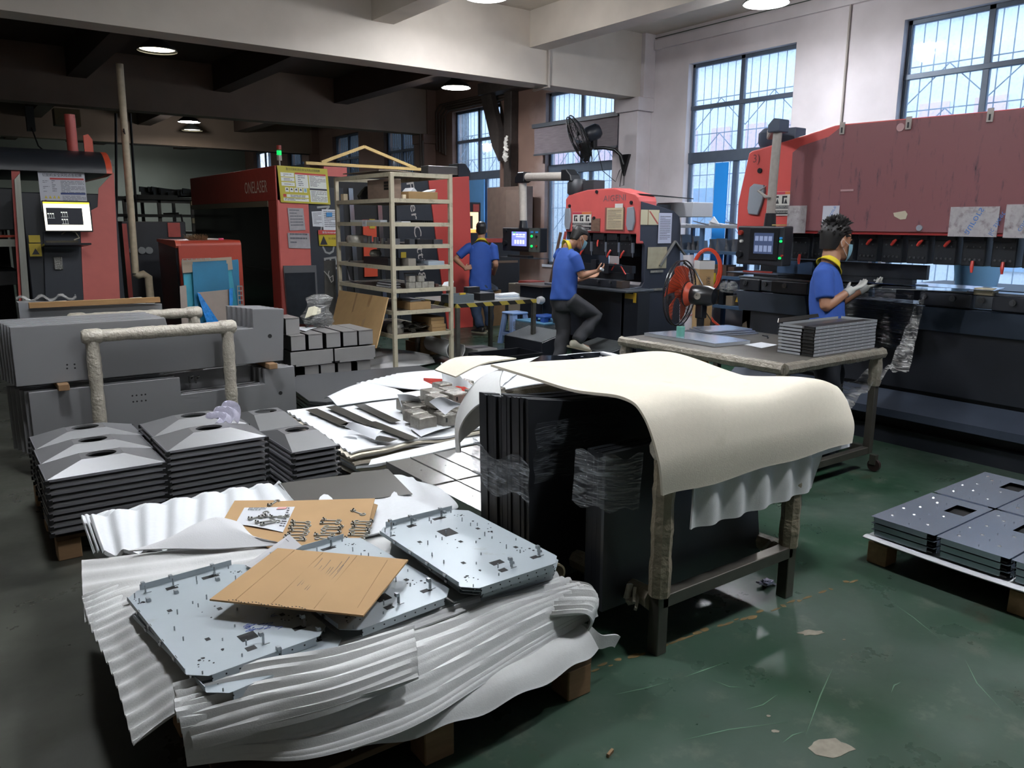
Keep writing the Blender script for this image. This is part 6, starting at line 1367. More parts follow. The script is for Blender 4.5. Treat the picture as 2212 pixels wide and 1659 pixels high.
# ------------------------------------------------------------------ vent hoods nested in stacks
M_hood = mat('hood_sheet', '7d7d7e', .38, .4, var=.05, vscale=4); M_rimd = mat('hood_rim', '85858a', .4, .3)
def hood_proto(label, w, d, loc, grp):
    t = thing('vent_hood', label, 'vent hood', loc, grp); x, y, z = loc; hz = .055
    a, c = .10, .065
    P = [(-w/2, 0), (w/2, 0), (w/2, d), (-w/2, d)]; Q = [(-a, d/2-c), (a, d/2-c), (a, d/2+c), (-a, d/2+c)]
    b = MB(); n = 24
    vs = [(x+p, y+q, z) for p, q in P]+[(x+p, y+q, z+hz) for p, q in Q]
    b.add(vs, [(0, 1, 5, 4), (1, 2, 6, 5), (2, 3, 7, 6), (3, 0, 4, 7)])
    r = .058; ringv = [(x+r*1.25*math.cos(2*PI*i/n), y+d/2+r*math.sin(2*PI*i/n), z+hz) for i in range(n)]
    # flat crown around the round hole
    cor = [V((x+p, y+q, z+hz)) for p, q in Q]; out = []
    for i in range(n):
        ang = 2*PI*i/n; dx, dy = math.cos(ang), math.sin(ang); s_ = min(a/abs(dx) if abs(dx) > 1e-6 else 9, c/abs(dy) if abs(dy) > 1e-6 else 9); out.append((x+dx*s_, y+d/2+dy*s_, z+hz))
    b.add(ringv+out, [(i, (i+1) % n, n+(i+1) % n, n+i) for i in range(n)][::1])
    fs = [(n+i, n+(i+1) % n, (i+1) % n, i) for i in range(n)]; b.f[-n:] = [tuple(len(b.v)-2*n+k for k in f) for f in fs]
    b.add([(p[0], p[1], p[2]-.012) for p in ringv]+ringv, [(i, (i+1) % n, n+(i+1) % n, n+i) for i in range(n)])
    b.build('shell', M_hood, t)
    b = MB()
    for (x0, y0, x1, y1) in ((-w/2, -.003, w/2, 0), (-w/2, d, w/2, d+.003), (-w/2-.003, -.003, -w/2, d+.003), (w/2, -.003, w/2+.003, d+.003)): b.box(x+x0, y+y0, z-.012, x+x1, y+y1, z+.001)
    b.build('rim', M_rimd, t)
    b = MB()
    for sx in (-1, 1):
        for sy in (0, 1): b.box(x+sx*w/2-.012, y+sy*d-.005, z-.024, x+sx*w/2+.012, y+sy*d+.005, z-.004)
    b.build('corner_tab', M_dark, t)
    return t
def hood_stack(px, py, w, d, ztop, n, pitch, where, rows):
    g = 'grey vent hoods in the '+where
    first = None; q = random.Random(int(px*99))
    for r in range(rows):
        for k in range(n):
            z = ztop-k*pitch; nm = '%s vent hood in the %s column of the %s' % (ORD[k], (['front', 'rear'] if rows == 2 else ['front', 'middle', 'rear'])[r], where)
            loc = (px+q.uniform(-.004, .004)+.008*r, py+r*(d+.012)+q.uniform(-.003, .003), z)
            if first is None: first = hood_proto(nm, w, d, loc, g)
            else: dup(first, loc, nm)
hood_stack(.615, 4.31, .545, .315, .455, 9, .034, 'left hood stack', 3)
hood_stack(1.175, 4.34, .535, .345, .50, 10, .034, 'middle hood stack', 2)
hood_stack(1.682, 4.20, .275, .56, .42, 8, .034, 'right hood stack', 2)
def pallet(name, x0, y0, x1, y1, z0, z1, label, nb=3, axis='x'):
    t = thing(name, label, 'pallet', ((x0+x1)/2, (y0+y1)/2, z0)); h = z1-z0
    n = 6
    for i in range(n):
        a = y0+(y1-y0)*i/n; MB().box(x0, a, z1-.022, x1, a+(y1-y0)/n-.03, z1).build('deck_board', M_pallet, t, bev=.002)
    for i in range(3):
        for j in range(nb):
            bx = x0+(x1-x0-.11)*i/2; by = y0+(y1-y0-.10)*j/(nb-1)
            MB().box(bx, by, z0+.0, bx+.11, by+.10, z1-.022).build('block', M_timber, t, bev=.004)
    return t
pallet('wooden_pallet', .36, 4.38, 1.92, 5.45, 0, .13, 'dark wooden pallet under the hood stacks')
tag(MB().box(.37, 4.40, .13, 1.9, 5.42, .142).build('base_board', M_sheetd), 'dark board lying on the pallet below the hoods', 'board')
q = random.Random(4)
tag(MB().grid(lambda u, v: V((1.235+.13*v+.03*math.sin(u*7), 4.60+.10*u, .545+.075*math.sin(u*2.6)*(.5+v)+.012*math.sin(v*17+u*9))), 14, 14, .004).build('plastic_bag', mat('lilac_bag', 'b3b1c2', .3, bump=.4, bscale=30), None, smooth=1), 'crumpled lilac plastic bag lying on the middle hood stack', 'bag')
# ------------------------------------------------------------------ front pallet, its bundle and the foam sheets
pallet('wooden_pallet', .50, 1.945, 1.80, 3.25, 0, .142, 'wooden pallet in the foreground carrying foam and galvanised boards')
tag(MB().box(.50, 2.16, .142, 1.74, 3.2, .37).build('panel_bundle', M_sheetd, None, bev=.01), 'dark bundle of stacked panels hidden under the front foam sheets', 'bundle')
def foam(name, rows, nu, nv, th, label, m=None, rip=None, grp='white foam sheets on the front pallet'):
    f = patch(rows)
    g = (lambda u, v: f(u, v)+V((0, 0, rip(u, v)))) if rip else f
    return tag(MB().grid(g, nu, nv, th).build(name, m or M_foam, None, smooth=1), label, 'foam sheet', grp)
S = math.sin
# bed under the boards with the pleated left edge
foam('foam_sheet', [[(.30, 2.14, .30), (.5, 2.12, .385), (.95, 2.10, .39), (1.4, 2.10, .40), (1.80, 2.12, .385)],
                    [(.31, 2.45, .34), (.5, 2.45, .40), (.95, 2.45, .40), (1.4, 2.45, .40), (1.82, 2.45, .38)],
                    [(.30, 2.80, .36), (.5, 2.80, .405), (.95, 2.8, .40), (1.4, 2.8, .40), (1.80, 2.8, .38)],
                    [(.31, 3.05, .36), (.5, 3.05, .40), (.95, 3.05, .40), (1.4, 3.08, .39), (1.78, 3.1, .37)]], 60, 110, .006,
     'pleated foam sheet under the left galvanised board with its ribbed left edge', None, lambda u, v: max(0, 1-u*3.2)*.011*S(v*95+2*S(u*9)))
# front apron with long folds
hem = [at(405, 1652, z=.235), at(520, 1640, z=.23), at(660, 1640, z=.225), at(810, 1602, z=.225), at(920, 1557, z=.23), at(1040, 1480, z=.235), at(1150, 1410, z=.24), at(1250, 1350, z=.25), at(1290, 1330, z=.26)]
r0 = [V((.42+1.36*i/8, 2.16, .40)) for i in range(9)]
r1 = [V((.40+1.42*i/8, 2.085, .395-.02*abs(S(i)))) for i in range(9)]
r2 = [r1[i].lerp(hem[i], .38)+V((-.0, -.02, .03)) for i in range(9)]
r3 = [r1[i].lerp(hem[i], .75)+V((0, -.012, .018)) for i in range(9)]
foam('foam_sheet', [r0, r1, r2, r3, hem], 90, 90, .007, 'large white foam sheet with long folds hanging over the front edge of the pallet', None,
     lambda u, v: (.012*S(v*46+u*5)*(.35+.65*S(v*PI)**2)+.006*S(v*83+u*9))*(1 if v < .8 else (1-v)*5))
# a second pleated sheet at the lower left
l0 = [at(380, 1520, z=.375), at(560, 1470, z=.395), at(730, 1440, z=.40), at(900, 1385, z=.40)]
l1 = [at(400, 1580, z=.33), at(560, 1535, z=.352), at(730, 1500, z=.365), at(900, 1440, z=.37)]
l2 = [at(420, 1640, z=.26), at(560, 1605, z=.28), at(730, 1560, z=.30), at(900, 1495, z=.315)]
foam('foam_sheet', [[p+V((0, .02, .035)) for p in l0], [p+V((0, -.0, .04)) for p in l1], [p+V((0, -.01, .045)) for p in l2]], 50, 70, .007, 'short ribbed foam sheet over the apron below the left galvanised board', None, lambda u, v: .012*S(v*38+u*2)+.004*S(v*71))
# lower layers of the apron seen at the right
h2 = [at(760, 1622, z=.17), at(900, 1590, z=.17), at(1030, 1545, z=.17), at(1150, 1490, z=.17), at(1240, 1440, z=.17), at(1292, 1405, z=.18)]
foam('foam_sheet', [[V((.85+.95*i/5, 2.12, .20)) for i in range(6)], [p+V((-.02, .06, .07)) for p in h2], h2], 50, 24, .006, 'lower foam sheet showing under the hem of the large sheet at the right', None, lambda u, v: .008*S(u*26)*v)
# folded and curled ends at the right of the pallet
c1 = [[at(1190, 1330, z=.33), at(1260, 1325, z=.34), at(1280, 1345, z=.28), at(1262, 1375, z=.22)], [at(1200, 1290, z=.37), at(1285, 1290, z=.36), at(1290, 1318, z=.30), at(1275, 1345, z=.24)], [at(1205, 1255, z=.38), at(1270, 1262, z=.38), at(1285, 1290, z=.33), at(1265, 1315, z=.28)]]
foam('foam_sheet', c1, 30, 26, .007, 'ribbed foam end at the right of the front pallet beside the upright dark panels', None, lambda u, v: .009*S(v*60)*(1-u*.6))
foam('foam_roll', [[V((1.80+.10*math.cos(a), 2.22+.35*j, .35+.055*math.sin(a))) for a in (2.6, 1.9, 1.2, .5, -.3, -1.1)] for j in range(3)], 26, 12, .008, 'rounded aged foam end behind the ribbed end beside the dark panels', foam_mat('aged_foam2', 'b7a98c', 120))
c2 = [[at(1215, 1365, z=.21), at(1270, 1345, z=.25), at(1305, 1372, z=.20), at(1338, 1376, z=.17)], [at(1200, 1400, z=.18), at(1262, 1385, z=.19), at(1300, 1400, z=.15), at(1325, 1400, z=.13)]]
foam('foam_sheet', c2, 26, 8, .007, 'torn pointed foam corner sticking out over the green floor at the right', None, lambda u, v: .012*S(u*8+1))
# sheets at the left and rear of the pallet
foam('foam_sheet', [[at(183, 1345, z=.33), at(300, 1300, z=.40), at(430, 1262, z=.405), at(560, 1235, z=.405)], [at(178, 1270, z=.35), at(300, 1245, z=.415), at(430, 1225, z=.42), at(600, 1200, z=.415)], [at(176, 1205, z=.36), at(300, 1192, z=.42), at(450, 1180, z=.42), at(640, 1160, z=.42)]], 50, 30, .006,
     'smooth foam sheet lying behind the left galvanised board', foam_mat('soft_foam', 'ccccca', 160), lambda u, v: .005*S(v*30)+.006*S(u*5+v*4))
mnd = [[at(275, 1190, z=.44), at(400, 1185, z=.445), at(520, 1182, z=.44), at(660, 1178, z=.43)], [at(330, 1175, z=.45), at(420, 1150, z=.485), at(490, 1140, z=.49), at(560, 1165, z=.455)], [at(365, 1165, z=.455), at(430, 1128, z=.50), at(465, 1117, z=.51), at(520, 1130, z=.485)]]
foam('foam_sheet', mnd, 40, 24, .006, 'thin translucent foam sheet raised in a mound left of the brown cardboard', mat('thin_foam', 'cfcfd0', .6, bump=.15, bscale=200), lambda u, v: .004*S(u*9))
for k, (dz, du, lb) in enumerate(((0, 0, 'uppermost'), (-.035, -10, 'middle'), (-.07, -17, 'lowest'))):
    rr = [[at(222+du, 1196, z=.40+dz), at(330+du, 1186, z=.405+dz), at(480, 1165, z=.41+dz), at(620, 1150, z=.41+dz)], [at(208+du, 1160, z=.40+dz), at(330, 1142, z=.405+dz), at(480, 1120, z=.41+dz), at(640, 1100, z=.41+dz)], [at(193+du, 1117, z=.40+dz), at(330, 1090, z=.405+dz), at(480, 1062, z=.41+dz), at(604, 1044, z=.41+dz)]]
    foam('foam_sheet', rr, 90, 20, .014, '%s of the thick wavy foam sheets at the rear left of the front pallet' % lb, M_foamw, lambda u, v: .012*S(u*44+k)+.003*S(u*90))
foam('foam_sheet', [[at(620, 1160, z=.415), at(720, 1165, z=.415), at(830, 1150, z=.415), at(940, 1110, z=.41)], [at(640, 1130, z=.412), at(740, 1130, z=.412), at(850, 1110, z=.412), at(990, 1092, z=.40)], [at(640, 1085, z=.405), at(760, 1075, z=.405), at(860, 1062, z=.40), at(950, 1055, z=.36)], [at(640, 1050, z=.395), at(760, 1025, z=.39), at(870, 1025, z=.38), at(905, 1045, z=.33)]], 50, 40, .006,
     'white foam sheet under the grey plate and the wrench-shaped parts', M_foamw, lambda u, v: .006*S(u*14+v*8)+.003*S(u*41))
# ------------------------------------------------------------------ galvanised boards
M_galb = mat('galvanised_board', 'a9b3b8', .4, .2, var=.05, vscale=3, dark='8a7a5c', dscale=4, dthr=.72)
M_hole = mat('cut_hole', '141516', .7)
M_stud = mat('stud', 'aab0b4', .3, .7); M_pen = mat('blue_pen', '3a4fa0', .6)
def chassis(label, loc, w=.43, l=.68, seed=0, grp='galvanised mounting boards on the front pallet'):
    t = thing('mounting_board', label, 'metal board', loc, grp); x, y, z = loc; c = .045
    oc = [(-w/2+c, -l/2), (w/2-c, -l/2), (w/2, -l/2+c), (w/2, l/2-c), (w/2-c, l/2), (-w/2+c, l/2), (-w/2, l/2-c), (-w/2, -l/2+c)]
    MB().slab([(x+p, y+q, z-.002) for p, q in oc], (0, 0, .002)).build('plate', M_galb, t)
    b = MB(); F = .026
    b.box(x-w/2+c+.01, y-l/2-.001, z-F, x+w/2-c-.01, y-l/2+.001, z).box(x-w/2+c+.01, y+l/2-.001, z-.002, x+w/2-c-.01, y+l/2+.001, z+.02)
    b.box(x-w/2-.001, y-l/2+c+.01, z-.002, x-w/2+.001, y+l/2-c-.01, z+.014).box(x+w/2-.001, y-l/2+c+.01, z-F, x+w/2+.001, y+l/2-c-.01, z)
    b.box(x-w/2+c+.01, y-l/2+.001, z-F-.001, x+w/2-c-.01, y-l/2+.012, z-F+.001)
    b.build('flange', M_galb, t)
    h = MB(); e = z+.0004
    def rect(p, q, a, d): h.slab([(x+p-a/2, y+q-d/2, e), (x+p+a/2, y+q-d/2, e), (x+p+a/2, y+q+d/2, e), (x+p-a/2, y+q+d/2, e)], (0, 0, .0004))
    def circ(p, q, r): h.cyl((x+p, y+q, e), (x+p, y+q, e+.0004), r, 10)
    def ell(p, q): rect(p, q, .03, .022); rect(p+.016, q-.006, .014, .012)
    rect(.01, .14, .06, .07) if seed else rect(-.0, -.20, .052, .04)
    rect(.0, -.21, .05, .032); rect(-.02, -.275, .03, .025)
    for p, q in ((-.075, .285), (.07, .29), (.14, -.255), (.05, .29)): ell(p, q)
    for p, q in ((-.13, .12), (.13, .1), (-.1, -.14), (.14, -.14), (.0, .03)): rect(p, q, .014, .018)
    q_ = random.Random(7)
    for p0, q0 in ((-.17, .26), (.16, .26), (-.15, -.26), (.15, -.18), (.17, .05)):
        for k in range(7): circ(p0+q_.uniform(-.028, .028), q0+q_.uniform(-.028, .028), q_.choice((.002, .003, .005)))
    for k in range(14): circ(q_.uniform(-.2, .2), q_.uniform(-.32, .32), q_.choice((.002, .003, .005)))
    h.build('holes', M_hole, t)
    s = MB()
    for k in range(26):
        p, q = q_.uniform(-.2, .2), q_.uniform(-.32, .32); s.cyl((x+p, y+q, z), (x+p, y+q, z+q_.choice((.010, .014, .018))), .0022, 6)
    s.build('studs', M_stud, t)
    for p, q in ((-.06, .305), (.085, .305), (.02, -.272), (.165, -.25), (-.15, .31)):
        k = MB(); k.box(x+p-.001, y+q-.007, z, x+p+.001, y+q+.007, z+.036); k.box(x+p-.012, y+q-.007, z+.028, x+p-.001, y+q+.007, z+.040); k.box(x+p-.008, y+q-.010, z, x+p+.016, y+q-.006, z+.002); k.build('bracket', M_stud, t)
    for q in (-.2, -.08, .04, .16): MB().box(x-w/2-.006, y+q-.008, z+.002, x-w/2+.004, y+q+.008, z+.012).build('edge_clip', mat('clip_chrome', 'c9ccce', .15, .95), t)
    b = MB()
    for q in range(9): b.cyl((x-.16+.04*q, y-l/2-.0016, z-.012), (x-.16+.04*q, y-l/2-.001, z-.012), .0028, 8)
    b.build('flange_holes', M_hole, t)
    return t
A_ = chassis('left galvanised mounting board with blue pen marks, partly under the brown cardboard', (.645, 2.465, .452)); A_.rotation_euler = (0, 0, .075)
B2_ = dup(A_, (1.095, 2.455, .452), 'middle galvanised mounting board, mostly covered by the brown cardboard', .09)
C_ = chassis('uppermost galvanised mounting board of the stack right of the brown cardboard', (1.545, 2.405, .488), seed=1); C_.rotation_euler = (0, 0, .015)
dup(C_, (1.575, 2.43, .458), 'second board of the right stack of galvanised mounting boards, showing its front flange', .0)
dup(A_, (1.60, 2.46, .428), 'lowest board of the right stack of galvanised mounting boards', -.03)
D_ = dup(A_, (.66, 2.40, .424), 'board under the left galvanised board, only its front flange showing', .13)
b = MB(); q = random.Random(12)
for k in range(16):
    a, c = q.uniform(.66, .76), q.uniform(2.26, 2.33); b.tube([(a+.011*S(j*1.3+k), c+.004*j*S(k), .4540) for j in range(6)], .0007, 4)
b.build('pen_marks', M_pen, A_)
# ------------------------------------------------------------------ cardboard pieces, paper drawing, wrench-shaped parts
M_cb = mat('cardboard_flat', 'ac8a60', .8, var=.05, vscale=5, stretch=(1, 1, 1)); M_cbd = mat('cardboard_edge', '6b5236', .85)
t = thing('cardboard_piece', 'brown cardboard with dark pen scratches lying across the left and middle galvanised boards', 'cardboard', (.93, 2.4, .5))
K4 = [at(600, 1187, z=.51), at(882, 1212, z=.506), at(785, 1333, z=.508), at(453, 1298, z=.505)]
MB().slab(K4, (0, 0, .006)).build('panel', M_cb, t)
def kk(a, c, l=.0066): return K4[0].lerp(K4[1], a).lerp(K4[3].lerp(K4[2], a), c)+V((0, 0, l))
b = MB()
for a0, c0, a1, c1, w_ in ((.36, .02, .40, .98, .0012), (.62, .02, .68, .98, .001), (.14, .02, .16, .98, .001), (.86, .05, .93, .9, .001)): b.tube([kk(a0, c0), kk((a0+a1)/2, (c0+c1)/2), kk(a1, c1)], w_, 4)
b.build('crease', mat('cardboard_crease', '94744d', .8), t)
b = MB(); q = random.Random(21)
for i in range(12):
    a = .40+.022*i*.8; c = q.uniform(.05, .5); b.tube([kk(a, c), kk(a+.012, c+.12), kk(a+.02, c+.3)], .0010, 4)
for i in range(24): b.tube([kk(.12+.022*i, .985-.012*S(i)), kk(.128+.022*i, .99-.012*S(i))], .0014, 4)
b.build('pen_scratches', M_ink, t)
zc = .432
t = thing('cardboard_piece', 'light brown cardboard at the rear of the front pallet carrying small metal parts', 'cardboard', (1.2, 3.2, zc))
MB().slab([at(u, v, z=zc) for u, v in ((507, 1083), (598, 1082), (602, 1084), (810, 1078), (786, 1170), (600, 1190), (468, 1150))], (0, 0, .004)).build('panel', M_cb, t)
MB().slab([at(u, v, z=zc-.006) for u, v in ((795, 1085), (816, 1092), (798, 1150), (770, 1165))], (0, 0, .004)).build('lower_layer', mat('cardboard_low', '94754c', .8), t)
zp = zc+.006
t = thing('drawing_sheet', 'white drawing print with pale red stamp lying on the rear cardboard', 'paper', tuple(at(575, 1120, z=zp)))
D4 = [at(528, 1097, z=zp), at(637, 1095, z=zp), at(611, 1150, z=zp), at(508, 1132, z=zp)]
dd = lambda a, c: D4[3].lerp(D4[2], a).lerp(D4[0].lerp(D4[1], a), c)
MB().grid(lambda u, v: dd(u, v)+V((0, 0, .001+.004*(1-v)*S(u*PI))), 10, 6, .0006).build('sheet', M_paperw, t)
class Q3: n = V((0, 0, 1)); __call__ = staticmethod(lambda a, c: dd(a, c)+V((0, 0, .004)))
b = MB(); small_print(b, Q3(), .1, .45, .93, 3, .06, .02, 51, .001); small_print(b, Q3(), .88, .98, .9, 9, .09, .03, 52, .001)
L_ = b.build('print', M_inkg, t); MB().slab([Q3()(a, c) for a, c in ((.66, .86), (.84, .88), (.86, .96), (.68, .95))], (0, 0, .0006)).build('red_stamp', mat('stamp_red', 'd49a96', .6), t)
M_part = mat('part_grey', '9d9e97', .4, .25)
def wrench_proto(label, loc, grp):
    t = thing('metal_hook_part', label, 'metal part', loc, grp); x, y, z = loc
    b = MB().box(x-.03, y-.0035, z, x+.022, y+.0035, z+.004); b.box(x-.046, y-.009, z, x-.03, y+.009, z+.008)
    pts = [(x+.026+.012*math.cos(a), y+.012*math.sin(a), z+.002) for a in [2.4-.5*i for i in range(10)]]
    b.tube(pts, .003, 6); b.build('body', M_part, t)
    b = MB().cyl((x-.042, y+.006, z+.008), (x-.042, y+.006, z+.013), .003, 6); b.cyl((x-.034, y-.006, z+.008), (x-.034, y-.006, z+.013), .003, 6); b.build('pin', M_hole, t)
    return t
g = 'small hook-ended parts on the rear cardboard'
zw = zc+.0045; q = random.Random(31); first = None; k = 0
for row in range(7):
    for col in range(3):
        c = at(655+66*col+q.uniform(-4, 4)-3*row, 1126+6.2*row+q.uniform(-1, 1)+[4, 0, 1][col], z=zw)
        nm = '%s small hook-ended part from the back in the %s column on the rear cardboard' % (NTH[row], ['left', 'middle', 'right'][col])
        rz = math.radians(-38)+q.uniform(-.12, .12)+(PI if q.random() < .4 else 0)
        if first is None: first = wrench_proto(nm, tuple(c), g); first.rotation_euler = (0, 0, rz)
        else: dup(first, tuple(c), nm, rz)
for i, (u, v, rz, lb) in enumerate(((592, 1087, .7, 'single hook-ended part at the rear edge of the light brown cardboard'), (775, 1109, -1.3, 'single hook-ended part lying alone at the right of the light brown cardboard'))): dup(first, tuple(at(u, v, z=zw)), lb, rz)
for i, (u, v, rz) in enumerate(((558, 1117, .2), (570, 1112, .9), (592, 1117, -.7), (605, 1117, -.5), (575, 1127, -.2), (586, 1130, .0))): dup(first, tuple(at(u, v, z=zp+.006)), '%s from the left of the hook-ended parts lying on the white drawing' % NTH[i], rz, 'hook-ended parts on the drawing')
t = thing('document_sleeve', 'clear document sleeve with a barcode tucked behind the brown cardboard', 'document', tuple(at(620, 1180, z=.47)))
S4 = [at(625, 1155, z=.475), at(652, 1180, z=.50), at(560, 1235, z=.47), at(530, 1222, z=.46)]
MB().slab(S4, (0, 0, .002)).build('sleeve', mat('sleeve_clear', 'c3c3c6', .15), t)
b = MB()
for i in range(8): p = at(621+1.6*i, 1168+1.4*i, z=.482); b.box(p.x, p.y, p.z, p.x+.0015, p.y+.02, p.z+.001)
b.build('barcode', M_ink, t)
t4 = thing('steel_plate', 'flat grey plate with a cut notch lying behind the light brown cardboard', 'sheet', tuple(at(750, 1050, z=.405)))
MB().slab([at(u, v, z=.408) for u, v in ((600, 1046), (642, 1040), (757, 1026), (760, 1022), (838, 1014), (891, 1068), (800, 1079), (640, 1085))], (0, 0, .003)).build('plate', mat('plate_olive', '605e5a', .38, .35, var=.05, vscale=4), t4)
# ------------------------------------------------------------------ stainless trays
M_stain = mat('stainless', 'aeadaa', .24, .75, var=.04, vscale=3)
ts = None; k = 0
for row in range(2):
    for col in range(6):
        x = 1.995+.158*col; y = 3.44-.52*row
        loc = (x, y, .30); nm = '%s stainless tray from the left in the %s row beside the dark panels' % (NTH[col], ['rear', 'front'][row])
        if ts is None:
            ts = thing('steel_tray', nm, 'tray', loc, 'stainless trays laid in two rows')
            MB().box(x, y, .301, x+.153, y+.50, .349).build('body', M_stain, ts, bev=.003)
            MB().box(x, y, .345, x+.004, y+.50, .353).build('lip', M_stain, ts); MB().cyl((x+.09, y+.25, .349), (x+.09, y+.25, .3496), .004, 8).build('hole', M_hole, ts)
        else: dup(ts, loc, nm)
tag(MB().box(1.99, 2.93, .20, 2.95, 3.95, .298).build('tray_layer', M_stain, None, bev=.004), 'lower layer of stainless trays under the two visible rows', 'tray')
tag(MB().box(1.96, 2.86, .12, 2.98, 4.02, .198).build('foam_layer', M_foamg, None, bev=.01), 'pale foam layer under the stainless trays', 'foam')
pallet('wooden_pallet', 1.98, 2.90, 2.96, 4.0, 0, .12, 'pallet under the stainless trays')
foam('foam_sheet', [[at(796, 1005, z=.30), at(900, 985, z=.32), at(1000, 962, z=.32), at(1100, 938, z=.32)], [at(802, 992, z=.32), at(900, 968, z=.33), at(1000, 945, z=.33), at(1100, 922, z=.33)]], 24, 5, .006, 'narrow foam sheet edge between the stainless trays and the foam stack', M_foamw, None, 'foam sheets of the strip stack')
# ------------------------------------------------------------------ foam stack with strips and wrapped parts
gf = 'foam sheets of the strip stack'
for k in range(8):
    z = .365-.022*k; q = random.Random(k); e = .02*q.uniform(-1, 1); m = [M_foamw, M_foamy, M_foamw, M_foamy][k % 4]
    rr = [[(1.90+e+.01*k, 4.22+e, z-.02), (2.2, 4.20+e, z+.012*S(k)), (2.55, 4.19, z), (2.9, 4.17+e, z+.01), (3.25, 4.15, z)], [(1.92+e, 4.8, z), (2.2, 4.8, z), (2.55, 4.8, z), (2.9, 4.8, z), (3.3, 4.8, z)], [(1.95+e, 5.40+e, z), (2.25, 5.42, z+.0), (2.6, 5.45, z), (2.95, 5.5, z), (3.35, 5.5, z)]]
    foam('foam_sheet', rr, 60, 50, .014, '%s foam sheet of the wavy stack under the steel strips' % ORD[k], m, (lambda u, v, k=k: .007*S(u*21+k*.3)*(1-v)*(1-v)+(.007*S(v*70)*max(0, 1-u*2.2) if k < 3 else 0)), gf)
foam('foam_sheet', [[(2.3, 5.30, .385), (2.6, 5.32, .38), (2.9, 5.3, .38)], [(2.32, 5.5, .41), (2.6, 5.5, .48), (2.9, 5.5, .40)], [(2.35, 5.66, .37), (2.62, 5.68, .40), (2.95, 5.68, .37)]], 30, 16, .006, 'foam sheet bulging up behind the wrapped parts', M_foamw, None, gf)
pallet('wooden_pallet', 1.98, 4.3, 3.3, 5.5, 0, .17, 'pallet under the wavy foam stack')
M_strip = mat('steel_strip', '6a6862', .28, .85, var=.06, vscale=5)
zs = .386
for i, (pa, pb_, w) in enumerate((((672, 884), (748, 918), .085), ((716, 878), (800, 916), .085), ((776, 874), (855, 911), .08), ((800, 912), (893, 949), .08), ((745, 915), (790, 922), .085), ((810, 945), (850, 952), .09))):
    a, c = at(*pa, z=zs), at(*pb_, z=zs); n_ = (c-a).cross(V((0, 0, 1))).normalized()*w/2
    tag(MB().slab([a-n_, a+n_, c+n_*.9, c-n_*.9, c-n_*.9+(a-c)*.08], (0, 0, .002)).build('steel_strip', M_strip), ['leftmost rear', 'second rear', 'third rear', 'long front', 'short front left', 'short front right'][i]+' notched steel strip on the wavy foam stack', 'strip', 'notched steel strips on the foam stack')
def paper_curl(label, pts, curl=.05):
    P4 = [at(u, v, z=zz) for u, v, zz in pts]
    return tag(MB().grid(lambda u, v: P4[0].lerp(P4[1], u).lerp(P4[3].lerp(P4[2], u), v)+V((0, 0, curl*S(v*PI)*(1-.3*u))), 16, 12, .001).build('paper_sheet', M_paperw, None, smooth=1), label, 'paper', 'papers on the foam stack')
paper_curl('curled white paper lying on the left strips of the foam stack', ((745, 922, .39), (810, 950, .39), (830, 930, .40), (775, 920, .42)), .03)
paper_curl('white paper lying in front of the wrapped parts', ((885, 925, .385), (910, 943, .385), (975, 922, .39), (915, 910, .39)), .01)
paper_curl('printed white paper leaning on the rear wrapped parts', ((858, 852, .50), (868, 880, .42), (910, 868, .45), (905, 858, .52)), .01)
paper_curl('folded white paper bent over the wrapped parts', ((927, 868, .53), (962, 896, .47), (1008, 876, .50), (975, 866, .56)), .03)
paper_curl('crumpled printed paper at the front left corner of the foam stack', ((718, 955, .33), (745, 990, .25), (780, 968, .30), (770, 945, .37)), .02)
M_wrapb = mat('wrapped_metal', '9b978f', .22, .55, var=.25, vscale=20, bump=.7, bscale=45)
q = random.Random(17); k = 0; gp = 'film wrapped metal parts on the foam stack'
for lay in range(2):
    for r in range(4):
        for c_ in range(5):
            if lay == 1 and (r == 0 or c_ == 0 or q.random() < .15): continue
            if lay == 0 and r == 0 and c_ == 4: pass
            x = 2.50+.155*c_+.05*r+q.uniform(-.015, .015); y = 4.38+.165*r+q.uniform(-.01, .01); z = .385+.088*lay
            w, d = q.uniform(.115, .135), q.uniform(.12, .145)
            h = q.uniform(.075, .082); t = thing('wrapped_part', '%s from the left in the %s row, %s layer of the film wrapped metal parts' % (NTH[c_], ['front', 'second', 'third', 'rear'][r], ['lower', 'upper'][lay]), 'metal part', (x, y, z), gp)
            MB().box(x-w/2, y-d/2, z, x+w/2, y+d/2, z+h).build('body', M_wrapb, t, bev=.008, seg=2)
            if q.random() < .6: MB().box(x-w*.3, y-d/2-.0012, z+h*.4, x-w*.2, y-d/2, z+h*.75).build('slot', M_hole, t)
            k += 1
t = thing('red_foam_sheet', 'red foam board lying slanted behind the wrapped parts', 'foam', tuple(at(975, 845, z=.5)))
MB().slab([at(915, 822, z=.50), at(975, 825, z=.55), at(1040, 862, z=.52), at(1035, 880, z=.47), at(960, 843, z=.48)], (0, 0, .02)).build('board', mat('foam_red', 'cf4a40', .6, bump=.1, bscale=120), t)
w4 = [at(960, 835, z=.50), at(952, 783, z=.66), at(985, 806, z=.62), at(1045, 850, z=.53)]
foam('foam_sheet', [[at(958, 842, z=.50), at(985, 843, z=.51), at(1010, 850, z=.52), at(1042, 862, z=.51)], [at(955, 815, z=.57), at(985, 825, z=.57), at(1012, 838, z=.555), at(1046, 852, z=.53)], [at(952, 783, z=.66), at(984, 806, z=.63), at(1012, 826, z=.59), at(1046, 846, z=.545)]], 30, 16, .006, 'white foam sheet standing up like a wing behind the red board', M_foamw, lambda u, v: .004*S(u*32), gf)
